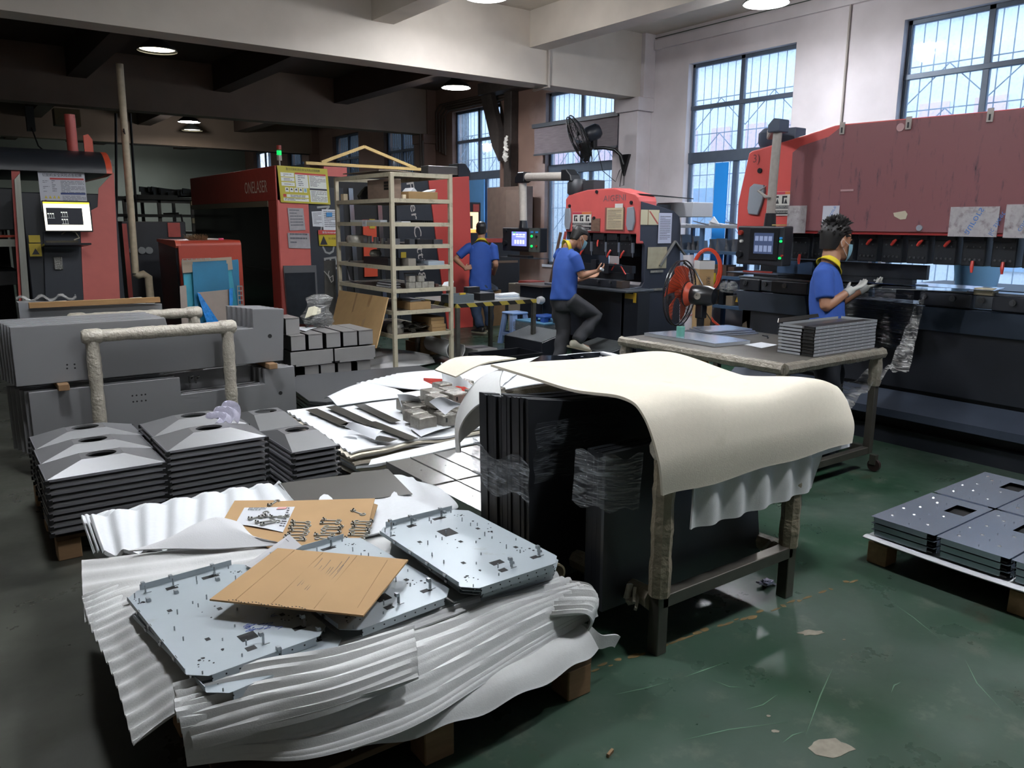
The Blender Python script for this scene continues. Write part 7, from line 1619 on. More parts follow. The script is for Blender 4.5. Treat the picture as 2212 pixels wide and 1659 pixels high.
# ------------------------------------------------------------------ dark flat sheets
gd = 'dark flat sheets stacked behind the foam'
for k in range(12):
    z = .235-.016*k; q = random.Random(k+40); e = q.uniform(-.012, .012)
    tag(MB().slab([(2.42+e, 6.15+e, z), (2.52+e, 6.02+e, z), (3.95+e, 5.95+e, z), (4.0, 7.1, z), (2.75, 7.28+e, z), (2.5+e, 6.8, z)], (0, 0, .012)).build('flat_sheet', M_sheetd if k else mat('dark_sheet_top', '56575a', .36, .35, var=.04)), '%s dark flat sheet in the stack between grey boxes and foam' % ORD[k], 'sheet', gd)
tag(MB().box(2.6, 6.2, 0, 3.9, 7.1, .045).build('wooden_pallet', M_pallet), 'low pallet under the dark flat sheets', 'pallet')
# ------------------------------------------------------------------ flat foam and polished panels behind
foam('foam_sheet', [[at(770, 828, z=.30), at(860, 836, z=.31), at(960, 848, z=.32), at(1060, 856, z=.33)], [at(820, 816, z=.31), at(920, 815, z=.33), at(1010, 815, z=.34), at(1100, 820, z=.35)], [at(862, 806, z=.31), at(960, 798, z=.33), at(1080, 785, z=.35), at(1170, 768, z=.36)]], 60, 40, .008, 'large flat ribbed white foam sheet behind the wrapped parts', M_foamw, lambda u, v: .005*S(v*50+u*12), 'foam sheets of the polished panel stack')
foam('foam_sheet', [[at(1050, 850, z=.33), at(1150, 830, z=.34), at(1260, 820, z=.34), at(1380, 810, z=.34)], [at(1090, 810, z=.34), at(1180, 795, z=.34), at(1280, 782, z=.34), at(1390, 780, z=.34)], [at(1120, 785, z=.35), at(1200, 768, z=.345), at(1300, 760, z=.34), at(1350, 770, z=.34)]], 30, 20, .008, 'white foam sheet under the polished dark panels', M_foamw, None, 'foam sheets of the polished panel stack')
tag(MB().box(3.2, 5.1, .15, 5.7, 6.1, .27).build('stack_core', M_sheetd), 'dark stacked sheets under the flat ribbed foam', 'stack')
pallet('wooden_pallet', 3.2, 5.1, 5.7, 6.1, 0, .15, 'pallet under the flat ribbed foam')
M_mirror = mat('polished_dark', '3a4250', .12, .9)
for i, (pts, lb) in enumerate((([(1142, 785), (1170, 770), (1225, 770), (1290, 795), (1230, 812), (1135, 800)], 'left'), ([(1225, 769), (1262, 765), (1300, 763), (1348, 778), (1300, 796), (1236, 777)], 'right'))):
    z = .365; t = thing('polished_sheet', lb+' of two polished dark panels with small slots behind the draped foam', 'panel', tuple(at(pts[0][0], pts[0][1], z=z)), 'polished dark panels')
    MB().slab([at(u, v, z=z) for u, v in pts], (0, 0, .012)).build('sheet', M_mirror, t)
    b = MB(); q = random.Random(i)
    for k in range(7): p = at(1190+90*i+q.uniform(-30, 30), 785-6*i+q.uniform(-9, 9), z=z+.0125); b.box(p.x, p.y, p.z, p.x+.03, p.y+.012, p.z+.0006)
    b.build('slots', M_paperw, t)
tag(MB().slab([at(u, v, z=.37) for u, v in ((1297, 764), (1303, 763), (1352, 775), (1346, 779))], (0, 0, .02)).build('white_edge', M_foamw), 'white foam edge strip beyond the right polished panel', 'foam')
# ------------------------------------------------------------------ upright dark panels in the draped frame
gb = 'dark upright panels under the draped foam'
M_blkp = mat('black_panel', '26282c', .42, .35, var=.08, vscale=3)
for k in range(15):
    q = random.Random(k+70); y = 2.50+.0245*k; e = q.uniform(-.008, .008); zt_ = .985+q.uniform(-.008, .008)-.003*k; lean = .05
    x0 = 1.93+e
    tag(MB().slab([(x0, y, .16), (3.15, y, .16), (3.15, y+lean, zt_-.10), (2.2, y+lean, zt_-.04), (x0+.02, y+lean, zt_)], (0, .021, 0)).build('dark_upright_sheet', M_blkp), NTH[k]+',', 'panel', gb+', rear bundle')
for o in bpy.data.objects:
    if o.name.startswith('dark_upright_sheet') and 'label' in o.keys(): o['label'] = o['label'].split(',')[0]+' dark upright panel counted from the front of the larger bundle under the draped foam'
for k in range(9):
    q = random.Random(k+90); y = 2.17+.0185*k; e = q.uniform(-.006, .006); zt_ = .80-.004*k+q.uniform(-.008, .008); x0 = 2.06+e+.006*k
    tag(MB().slab([(x0-.03, y-.03, .17), (3.05, y-.03, .17), (3.05, y+.06, zt_), (x0+.05, y+.06, zt_)], (0, .016, 0)).build('leaning_sheet', M_blkp if k else mat('grey_panel', '4c4f52', .3, .5, var=.05)), '%s leaning panel counted from the front of the smaller bundle behind the left drape leg' % NTH[k], 'panel', gb+', front bundle')
tag(MB().grid(lambda u, v: V((1.90+.05*S(v*9)*.1, 2.47+.42*u, .72-.17*v+.03*S(u*8))), 16, 10, .002).build('film_wrap', film_mat('wrap_clear2', 'aab0b6', .15, .6, 16), None, smooth=1), 'clear film band wrapped around the left edges of the rear bundle', 'plastic wrap')
tag(MB().grid(lambda u, v: V((1.93+1.0*u, 2.455+.012*S(v*12+u*5)+.02*v, .90-.26*v-.03*u)), 24, 8, .002).build('film_wrap', film_mat('wrap_thin', '8f979e', .02, .16, 22), None, smooth=1), 'thin film stretched over the face of the rear dark bundle', 'plastic wrap')
tag(MB().grid(lambda u, v: V((2.045+.17*u*u+.02*v*0-.045*v*.3, 2.13+.21*(1-u)**2, .80-.22*v+.012*S(u*15+v*9))), 18, 14, .003).build('film_wrap', film_mat('wrap_glossy', 'b9bfc4', .12, .6, 15, .08), None, smooth=1), 'shiny film wrapped around the top of the leaning front bundle', 'plastic wrap')
# steel frame with wrapped legs under the drape
fr = thing('draped_rack', 'steel frame with foam wrapped legs carrying the draped foam', 'frame', (2.65, 2.0, 0))
M_sqtube = mat('square_tube', '6b675f', .35, .75, var=.15, vscale=10)
for nm, x, y in (('front_leg', 2.205, 2.0), ('front_leg', 3.06, 2.0), ('rear_leg', 2.205, 3.05), ('rear_leg', 3.06, 3.05)):
    MB().box(x-.028, y-.028, 0, x+.028, y+.028, .86).build(nm, M_sqtube, fr, bev=.003)
    q = random.Random(int(x*50+y)); n = 22; P = [V((x, y, .25+(.86-.25)*i/n)) for i in range(n+1)]; MB().tube(P, [.043*(1+q.uniform(-.08, .08)) for _ in P], 8).build('leg_wrap', mat('old_wrap', '8d8370', .4, .1, var=.25, vscale=14, bump=.8, bscale=40), fr, smooth=1)
MB().box(2.2, 1.972, .20, 3.06, 2.028, .255).build('cross_bar', M_sqtube, fr, bev=.003)
for x in (2.205, 3.06):
    P = [V((x, 2.03+1.0*i/14, .22)) for i in range(15)]; q = random.Random(int(x*10)); MB().tube(P, [.045*(1+q.uniform(-.12, .12)) for _ in P], 9).build('side_rail', mat('old_wrap', '8d8370', .4, .1), fr, smooth=1)
MB().tube([(2.16, 2.0, .86), (3.12, 2.0, .86)], .045, 10).build('top_bar', M_wrap, fr); MB().tube([(2.16, 3.05, .86), (3.12, 3.05, .86)], .045, 10).build('top_bar', M_wrap, fr)
MB().box(2.2, 3.02, .20, 3.06, 3.08, .255).build('cross_bar', M_sqtube, fr)
for x, y in ((2.15, 2.08), (3.02, 2.06), (3.10, 2.02)):
    q = random.Random(int(x*77)); b = MB()
    for i in range(5): b.obox((x+q.uniform(-.02, .02), y+q.uniform(-.02, .02), .225+q.uniform(-.03, .03)), (.03, .012, .06), (q.random(), q.random(), q.random()))
    b.build('torn_wrap', M_wrap, fr)
# the draped foam
drape = [
 [(2.13, 1.935, .70), (2.40, 1.93, .695), (2.75, 1.93, .70), (3.10, 1.93, .70), (3.42, 1.94, .70)],
 [(2.10, 1.935, .84), (2.40, 1.93, .86), (2.75, 1.93, .85), (3.12, 1.935, .84), (3.45, 1.96, .80)],
 [(2.08, 2.00, .99), (2.40, 1.985, 1.015), (2.75, 1.98, .985), (3.14, 1.99, .985), (3.46, 2.04, .93)],
 [(2.10, 2.14, 1.035), (2.42, 2.12, 1.06), (2.78, 2.12, .995), (3.18, 2.12, 1.00), (3.50, 2.16, .95)],
 [(2.16, 2.50, 1.00), (2.48, 2.50, 1.02), (2.85, 2.50, .96), (3.2, 2.50, .96), (3.52, 2.50, .90)],
 [(2.21, 2.90, 1.00), (2.55, 2.92, 1.00), (2.90, 2.95, 1.00), (3.25, 2.95, 1.01), (3.5, 2.95, .93)],
 [(2.23, 3.22, 1.005), (2.58, 3.26, .98), (2.92, 3.28, .96), (3.25, 3.28, .95), (3.5, 3.26, .90)]]
t = foam('foam_cover', drape, 90, 110, .012, 'large aged cream foam sheet draped over the steel frame', M_foamy, lambda u, v: .012*S(u*9+v*3)*S(v*PI)+.010*S(u*26+v*5)*max(0, .5-abs(v-.42))*(1-u)+.004*S(u*17)*(1-v), 'foam sheets draped over the steel frame')
def lower(rows, dz, dy, lab, m, rip=None, th=.008): foam('foam_cover', [[V(p)+V((0, dy, dz)) for p in r] for r in rows], 70, 60, th, lab, m, rip, 'foam sheets draped over the steel frame')
lower([[(2.32, 1.98, .515), (2.65, 1.985, .505), (2.95, 1.98, .51), (3.18, 2.0, .51)], [(2.33, 1.985, .70), (2.65, 1.985, .70), (2.98, 1.985, .70), (3.24, 2.01, .68)], [(2.34, 2.03, .93), (2.65, 2.03, .93), (3.0, 2.03, .93), (3.3, 2.05, .87)], [(2.34, 2.16, .965), (2.65, 2.2, .955), (3.0, 2.2, .945), (3.34, 2.2, .89)]], 0, -.03, 'white rippled foam sheet hanging lowest below the cream sheet', M_foam, lambda u, v: 0)
o = bpy.data.objects['foam_cover.001']
for v in o.data.vertices: v.co.y += .011*S(v.co.x*38)*max(0, min(1, (.9-v.co.z)*4))
lower([[(2.95, 1.965, .668), (3.15, 1.965, .665), (3.35, 1.97, .665), (3.47, 1.98, .66)], [(2.98, 1.965, .80), (3.18, 1.965, .80), (3.38, 1.98, .80), (3.52, 2.02, .78)], [(3.0, 2.02, .95), (3.2, 2.02, .955), (3.42, 2.05, .92), (3.56, 2.10, .885)], [(3.05, 2.4, .93), (3.25, 2.4, .93), (3.46, 2.4, .90), (3.60, 2.4, .86)], [(3.05, 2.9, .96), (3.25, 2.9, .96), (3.46, 2.9, .91), (3.58, 2.9, .87)]], 0, .0, 'white foam sheet showing at the right edge under the cream sheet', M_foamw)
foam('foam_cover', [[(2.30, 3.18, .99), (2.22, 3.10, .985), (2.12, 2.98, .97), (2.04, 2.86, .93)], [(2.28, 3.26, .93), (2.16, 3.22, .93), (2.06, 3.12, .90), (1.98, 2.98, .86)], [(2.25, 3.32, .80), (2.12, 3.30, .78), (2.03, 3.22, .76), (1.96, 3.08, .74)], [(2.25, 3.34, .66), (2.12, 3.32, .60), (2.05, 3.26, .57), (2.0, 3.14, .60)]], 26, 30, .007, 'white foam flap hanging down at the left rear of the draped frame', M_foam, None, 'foam sheets draped over the steel frame')
foam('foam_cover', [[(2.02, 3.22, .965), (2.20, 3.24, 1.01), (2.45, 3.30, 1.005)], [(1.98, 3.35, .985), (2.15, 3.42, 1.02), (2.42, 3.45, 1.0)]], 20, 6, .007, 'thin foam end sticking out at the left rear corner of the drape', M_foamy, None, 'foam sheets draped over the steel frame')
# litter below the frame
tag(MB().lathe((2.95, 2.55, 0), (0, 0, 1), [(0, .075), (.10, .075), (.12, .06)], 18).build('grey_can', mat('can_green', '4f5b58', .5)), 'grey round can on the floor below the draped frame', 'can')
p = at(1656, 1261, z=.012); b = MB(); q = random.Random(3)
for i in range(9): b.obox((p.x+q.uniform(-.03, .03), p.y+q.uniform(-.015, .015), .012+q.uniform(0, .012)), (.05, .02, .008), (q.uniform(-.5, .5), q.uniform(-.5, .5), q.uniform(-.8, .3)))
tag(b.build('crumpled_wrap', mat('foil', 'a9abc0', .25, .5)), 'crumpled silver wrap lying on the floor by the right drape leg', 'plastic wrap')
p = at(1318, 1627, z=.006); tag(MB().obox((p.x, p.y, .007), (.035, .009, .012), (.1, 0, .35)).build('wood_splinter', M_timber), 'small wood splinter on the green floor at the bottom edge', 'wood')
# ------------------------------------------------------------------ right pallet with polished trays
pallet('wooden_pallet', 3.74, .55, 5.1, 1.985, 0, .135, 'wooden pallet under the polished panels at the right edge')
M_pol = mat('polished_tray', 'bcc6d6', .27, .8, var=.03, vscale=3)
def pol(label, loc):
    t = thing('polished_tray', label, 'tray', loc, 'polished trays stacked on the right pallet'); x, y, z = loc; w, d, h = .62, .318, .034
    b = MB(); hx0, hx1, hy0, hy1 = .38, .53, .04, .14       # plate with a square opening
    for a0, b0, a1, b1 in ((0, 0, w, hy0), (0, hy1, w, d), (0, hy0, hx0, hy1), (hx1, hy0, w, hy1)): b.box(x+a0, y+b0-d, z+h-.0015, x+a1, y+b1-d, z+h)
    b.build('plate', M_pol, t)
    b = MB(); b.box(x, y-d+.035, z+.006, x+.002, y-.02, z+h-.002).box(x+w-.002, y-d+.03, z+.006, x+w, y-.03, z+h-.002).box(x+.03, y-.002, z+.006, x+w-.03, y, z+h-.002).box(x+.03, y-d, z+.006, x+w-.03, y-d+.002, z+h-.002); b.build('flange', M_pol, t)
    MB().box(x+.012, y-d+.012, z+.004, x+w-.012, y-.012, z+.012).build('inside', M_dark, t)
    b = MB()
    for p, q in ((.12, .09), (.2, .2), (.3, .10), (.34, .24), (.48, .22), (.54, .27), (.1, .26), (.25, .28)): b.lathe((x+p, y+q-d, z+h), (0, 0, 1), [(0, .010), (.004, .006), (.0045, .002)], 10)
    for p, q in ((.16, .15), (.27, .16), (.42, .19), (.15, .28), (.5, .18), (.05, .15)): b.cyl((x+p, y+q-d, z+h), (x+p, y+q-d, z+h+.005), .003, 6)
    b.build('studs', mat('stud_bright', 'd5dae0', .15, .9), t)
    return t
first = None
for col in range(2):
    for row in range(4):
        for lay in range(3):
            loc = (3.725+.645*col+.006*(2-lay), 1.975-.328*row, .148+.036*lay)
            nm = '%s polished tray in the %s row, %s column of the right pallet' % (['lowest', 'middle', 'top'][lay], ['rear', 'second', 'third', 'front'][row], ['near', 'far'][col])
            if first is None: first = pol(nm, loc)
            else: dup(first, loc, nm)
foam('foam_sheet', [[(3.70, .6, .13), (3.70, 1.0, .138), (3.70, 1.5, .130), (3.70, 1.995, .138)], [(4.3, .6, .138), (4.3, 1.0, .138), (4.3, 1.5, .138), (4.3, 2.0, .138)], [(5.08, .6, .138), (5.08, 1.0, .138), (5.08, 1.5, .138), (5.08, 2.0, .138)]], 20, 60, .005, 'white foam sheet edge under the polished trays on the right pallet', M_foamw, lambda u, v: .006*S(u*0+v*40)*(1 if v < .1 else 0), 'foam under the polished trays')
# ------------------------------------------------------------------ big steel table at the right
M_tabw = mat('table_wrap', '8f897c', .3, .35, var=.25, vscale=16, bump=.8, bscale=45); M_tabtop = mat('table_top', '5f5b55', .5, .4, var=.15)
t = thing('steel_table', 'film wrapped steel table on casters carrying trays in front of the right worker', 'table', (4.7, 3.5, 0))
BX0, BX1, BY0, BY1, BZ = 4.14, 5.26, 2.83, 4.25, .87
MB().box(BX0, BY0, BZ-.03, BX1, BY1, BZ).build('top', M_tabtop, t, bev=.004)
for nm, a, c in (('edge_wrap', (BX0, BY0, BZ-.03), (BX1, BY0, BZ-.03)), ('edge_wrap', (BX0, BY0, BZ-.03), (BX0, BY1, BZ-.03))):
    a, c = V(a), V(c); n = 30; q = random.Random(5); P = [a.lerp(c, i/n) for i in range(n+1)]; MB().tube(P, [.036*(1+q.uniform(-.12, .12)) for _ in P], 8).build(nm, M_tabw, t, smooth=1)
for x, y in ((BX0+.02, BY0+.02), (BX1-.03, BY0+.02), (BX0+.02, BY1-.03), (BX1-.03, BY1-.03)):
    MB().box(x-.025, y-.025, .12, x+.025, y+.025, BZ-.03).build('leg', M_sqtube, t, bev=.003)
    n = 8; q = random.Random(int(x*9+y*3)); P = [V((x, y, BZ-.26+.24*i/n)) for i in range(n+1)]; MB().tube(P, [.043*(1+q.uniform(-.12, .12)) for _ in P], 8).build('leg_wrap', M_tabw, t, smooth=1)
    k = MB().cyl((x-.012, y-.06, .045), (x+.012, y-.06, .045), .045, 18); K_ = k.build('caster', mat('caster_rubber', '2c1f1d', .5), t, smooth=1); MB().box(x-.02, y-.075, .05, x+.02, y-.03, .12).build('fork', M_sqtube, K_)
for a in ((BX0, BY0, BX1, BY0+.05), (BX0, BY1-.05, BX1, BY1), (BX0, BY0, BX0+.05, BY1), (BX1-.05, BY0, BX1, BY1)): MB().box(a[0], a[1], .12, a[2], a[3], .17).build('lower_rail', M_sqtube, t, bev=.003)
MB().box(BX0+.1, BY0+.1, .16, BX1-.1, BY1-.1, .18).build('lower_shelf', mat('film_shelf', '4d5052', .3, .3, var=.3), t)
# stack of flanged trays on it
first = None
for k in range(9):
    z = BZ+.022*k; loc = (4.51+.004*S(k), 2.885, z); nm = '%s flanged steel tray of the stack on the film wrapped table' % ORD[8-k]
    if first is None:
        first = thing('flanged_tray', nm, 'tray', loc, 'flanged steel trays on the wrapped table'); x, y, z = loc
        MB().box(x, y, z+.002, x+.74, y+.27, z+.004).build('plate', M_strip, first)
        b = MB().box(x+.012, y-.001, z+.003, x+.74, y+.001, z+.0205); b.box(x-.001, y+.09, z+.003, x+.001, y+.26, z+.018).box(x+.739, y, z+.003, x+.741, y+.27, z+.02).box(x+.05, y+.269, z+.003, x+.7, y+.271, z+.02); b.build('flange', mat('tray_flange', 'a3a7ab', .35, .35), first)
        MB().box(x+.004, y+.004, z+.004, x+.7, y+.08, z+.0195).build('dark_gap', M_dark, first)
        b = MB()
        for i in range(8): b.box(x+.06+.085*i, y-.0022, z+.014, x+.075+.085*i, y-.001, z+.018)
        b.build('slots', mat('slot_bright', 'c9cbcc', .3, .5), first)
    else: dup(first, loc, nm)
tag(MB().slab([(4.50, 3.15, BZ+.20), (5.0, 3.17, BZ+.202), (5.0, 3.18, BZ+.225), (4.52, 3.16, BZ+.225)], (0, .003, 0)).build('loose_flange', M_strip), 'loose upright flange plate behind the top tray of the stack', 'metal part')
tp = [at(u, v, z=BZ+.03) for u, v in ((1378, 728), (1540, 756), (1602, 744), (1500, 722), (1420, 716))]
t = thing('flanged_sheet', 'shiny bluish flanged panel lying on the left of the wrapped table', 'panel', tuple(tp[0])); z0 = V((0, 0, -.026))
PB = [V((4.33, 3.52, BZ+.026)), V((4.66, 3.48, BZ+.026)), V((4.70, 3.70, BZ+.026)), V((4.62, 4.16, BZ+.026)), V((4.33, 4.20, BZ+.026))]
MB().slab(PB, (0, 0, -.002)).build('plate', M_pol, t)
b = MB()
for i in (0, 1, 4): p, q = PB[i], PB[(i+1) % 5]; b.slab([p, q, q+V((0, 0, -.024)), p+V((0, 0, -.024))], (.001, .001, 0))
b.build('flange', mat('tray_flange', 'a3a7ab', .35, .35), t)
for i in range(3):
    o = .018*i; tag(MB().slab([(4.74-o, 3.86+o, BZ+.002+.014*i), (5.16-o, 3.78+o, BZ+.002+.014*i), (5.2-o, 4.12-o, BZ+.002+.014*i), (4.80+o, 4.20-o, BZ+.002+.014*i)], (0, 0, .010)).build('flanged_sheet', M_pol), ['lowest', 'middle', 'top'][i]+' of the bluish panels at the rear of the wrapped table', 'panel', 'bluish panels on the wrapped table')
tag(MB().lathe((4.42, 3.92, BZ+.026), (0, 0, 1), [(0, .030), (.07, .031), (.07, .022), (.05, .02)], 20).build('green_roll', mat('roll_green', '5f9a8c', .5), None, smooth=1), 'small green roll standing on the bluish flanged panel', 'tape roll')
for i, (a, lb) in enumerate((((4.68, 3.22), 'upper white paper beside the tray stack'), ((4.64, 3.19), 'lower white paper beside the tray stack'))):
    x, y = 4.55, 3.30
    tag(MB().slab([(x+.02*i, y+.02*i, BZ+.001+.002*(1-i)), (x+.22+.02*i, y+.03, BZ+.001+.002*(1-i)), (x+.24, y+.18, BZ+.001+.002*(1-i)), (x+.04, y+.16+.02*i, BZ+.001+.002*(1-i))], (0, 0, .0012)).build('paper_sheet', M_paperw), lb+' on the wrapped table', 'paper')
q = random.Random(8)
for i in range(5):
    p = V((4.85+.06*i, 3.30+.09*i+q.uniform(-.03, .03), BZ+.004)); tag(MB().obox(p, (.05, .012, .006), (0, 0, q.random()*3)).build('small_bracket', M_tool), '%s from the front of the small dark brackets lying on the wrapped table' % NTH[i], 'metal part', 'small dark brackets on the wrapped table')
# ------------------------------------------------------------------ people
M_skin = mat('skin', '9a6f55', .5, var=.05, vscale=14); M_hair = mat('hair', '121010', .5, var=.2, vscale=60)
M_polo = mat('polo_blue', '274c98', .8, var=.08, vscale=14); M_poloe = mat('polo_seam', '1a3a84', .8); M_yelc = mat('polo_yellow', 'c9b41f', .7)
M_trous = mat('trousers_grey', '2f3034', .8, var=.1, vscale=20); M_jean = mat('jeans', '23344c', .8, var=.2, vscale=20); M_navy = mat('trousers_dark', '1c2029', .8, var=.1)
M_mask = mat('mask_blue', '7fa9b8', .7, var=.03); M_strap = mat('mask_strap', 'c9ccce', .6); M_glove = mat('glove_knit', 'a9aaa4', .85, var=.05, vscale=40, bump=.3, bscale=180)
M_shoeb = mat('shoe_black', '1d1c1d', .5); M_shoew = mat('shoe_white', 'b9b4a4', .6); M_sole = mat('shoe_sole', '8a8270', .7); M_eye = mat('eye_dark', '0e0b0a', .2); M_lip = mat('lip', '7a4a40', .5)
def ringpt(c, a, b, ra, rb, n=20): return [c+a*(ra*math.cos(2*PI*i/n))+b*(rb*math.sin(2*PI*i/n)) for i in range(n)]
def loft(mb, secs, side, n=20, cap=.6):
    """closed loft; secs = [(centre, ra, rb)], ra along the side direction, rounded ends"""
    S_ = [(V(c), ra, rb) for c, ra, rb in secs]
    d0 = (S_[1][0]-S_[0][0]).normalized(); d1 = (S_[-1][0]-S_[-2][0]).normalized()
    full = []
    for k in (1., .85, .5): full.append((S_[0][0]-d0*min(S_[0][1], S_[0][2])*cap*k, S_[0][1]*math.sqrt(1-k*k+.003), S_[0][2]*math.sqrt(1-k*k+.003)))
    full += S_
    for k in (.5, .85, 1.): full.append((S_[-1][0]+d1*min(S_[-1][1], S_[-1][2])*cap*k, S_[-1][1]*math.sqrt(1-k*k+.003), S_[-1][2]*math.sqrt(1-k*k+.003)))
    vs = []; m = len(full)
    for i, (c, ra, rb) in enumerate(full):
        t = (full[min(i+1, m-1)][0]-full[max(i-1, 0)][0]).normalized()
        s = V(side); s = s-t*s.dot(t)
        if s.length < 1e-4: s = t.orthogonal()
        s.normalize(); b = t.cross(s); vs += ringpt(c, s, b, ra, rb, n)
    fs = [(i*n+j, i*n+(j+1) % n, (i+1)*n+(j+1) % n, (i+1)*n+j) for i in range(m-1) for j in range(n)] + [tuple(range(n-1, -1, -1)), tuple((m-1)*n+j for j in range(n))]
    mb.add(vs, fs)
def ball(mb, c, ax, r, n=14):
    c = V(c); f, l, u = ax; vs = []; fs = []; m = 9
    for i in range(m+1):
        p = -PI/2+PI*i/m
        vs += [c+f*(r[0]*math.cos(p+.0)*math.cos(2*PI*j/n))+l*(r[1]*math.cos(p)*math.sin(2*PI*j/n))+u*(r[2]*math.sin(p)) for j in range(n)] if 0 < i < m else [c+f*(1e-4*math.cos(2*PI*j/n))+l*(1e-4*math.sin(2*PI*j/n))+u*(r[2]*math.sin(p)) for j in range(n)]
    fs = [(i*n+j, i*n+(j+1) % n, (i+1)*n+(j+1) % n, (i+1)*n+j) for i in range(m) for j in range(n)] + [tuple(range(n-1, -1, -1)), tuple(m*n+j for j in range(n))]
    mb.add(vs, fs)
def fuse(mb, name, m, parent=None, vox=.008, it=4):
    """melt overlapping closed shapes into one continuous skin"""
    o = mb.build(name, m, parent)
    r = o.modifiers.new('r', 'REMESH'); r.mode = 'VOXEL'; r.voxel_size = vox
    s = o.modifiers.new('s', 'SMOOTH'); s.factor = .5; s.iterations = it
    dg = bpy.context.evaluated_depsgraph_get(); me = bpy.data.meshes.new_from_object(o.evaluated_get(dg)); me.name = name
    o.modifiers.clear(); o.data = me; me.materials.clear(); me.materials.append(m); me.shade_smooth()
    return o
def mix_(a, b, t): return V(a).lerp(V(b), t)
def hand(mb, wrist, fwd, palmn, side, curl, sc=1., thumb=1):
    """palm with four unequal bent fingers and a thumb; side = direction from little finger to index"""
    w = V(wrist); f = V(fwd).normalized(); p = V(palmn); p = (p-f*p.dot(f)).normalized(); s = V(side); s = (s-f*s.dot(f)-p*s.dot(p)).normalized()
    loft(mb, [(w-f*.02, .024*sc, .019*sc), (w+f*.02*sc, .032*sc, .017*sc), (w+f*.06*sc, .040*sc, .015*sc), (w+f*.088*sc, .038*sc, .013*sc)], s, 14)
    for k, L in enumerate((.062, .078, .084, .075)):
        base = w+f*.085*sc+s*((-.030+.020*k)*sc); pts = [base-f*.015*sc]; d = f.copy(); q = base.copy(); pts.append(q.copy())
        for j, fr in enumerate((.45, .32, .23)):
            a = curl*(.55+.25*j); d = (d*math.cos(a)+p*math.sin(a)).normalized(); p2 = p; q = q+d*(L*fr*sc); pts.append(q.copy())
        rr = [.0098, .0095, .0088, .008, .0068]
        loft(mb, [(c, r*sc, r*sc) for c, r in zip(pts, rr)], s, 8)
    tb = w+f*.025*sc+s*.03*sc
    t1 = tb+(s*.7+f*.6+p*.35).normalized()*.038*sc; t2 = t1+(s*.25+f*.85+p*.5).normalized()*.03*sc; t3 = t2+(f*.85+p*.5).normalized()*.022*sc
    loft(mb, [(tb, .015*sc, .014*sc), (t1, .0115*sc, .0115*sc), (t2, .0105*sc, .0105*sc), (t3, .0075*sc, .0075*sc)], p, 8)
HEAD = [(-.122, .052, .028, .026), (-.108, .045, .047, .043), (-.075, .030, .066, .059), (-.035, .012, .085, .069), (0, 0, .096, .074), (.04, -.004, .100, .078), (.075, -.008, .092, .072), (.103, -.012, .069, .055), (.12, -.014, .035, .03)]
def head(mb, c, f, l, u, s):
    n = 22; vs = []; c = V(c)
    for h, o, rf, rs in HEAD: vs += [c+u*(h*s)+f*((o+rf*math.cos(2*PI*i/n))*s)+l*(rs*math.sin(2*PI*i/n)*s) for i in range(n)]
    m = len(HEAD); fs = [(i*n+j, i*n+(j+1) % n, (i+1)*n+(j+1) % n, (i+1)*n+j) for i in range(m-1) for j in range(n)]+[tuple(range(n-1, -1, -1)), tuple((m-1)*n+j for j in range(n))]
    mb.add(vs, fs); ax = (f, l, u)
    ball(mb, c+f*.098*s-u*.030*s, ax, (.020*s, .016*s, .018*s)); loft(mb, [(c+f*.090*s+u*.012*s, .008*s, .010*s), (c+f*.102*s-u*.024*s, .013*s, .014*s)], l, 8)
    for k in (-1, 1):
        ball(mb, c+l*(k*.078*s)-f*.006*s-u*.012*s, ax, (.020*s, .009*s, .033*s)); ball(mb, c+f*.078*s+l*(k*.033*s)+u*.016*s, ax, (.016*s, .02*s, .008*s))
    ball(mb, c+f*.088*s-u*.073*s, ax, (.014*s, .026*s, .009*s))
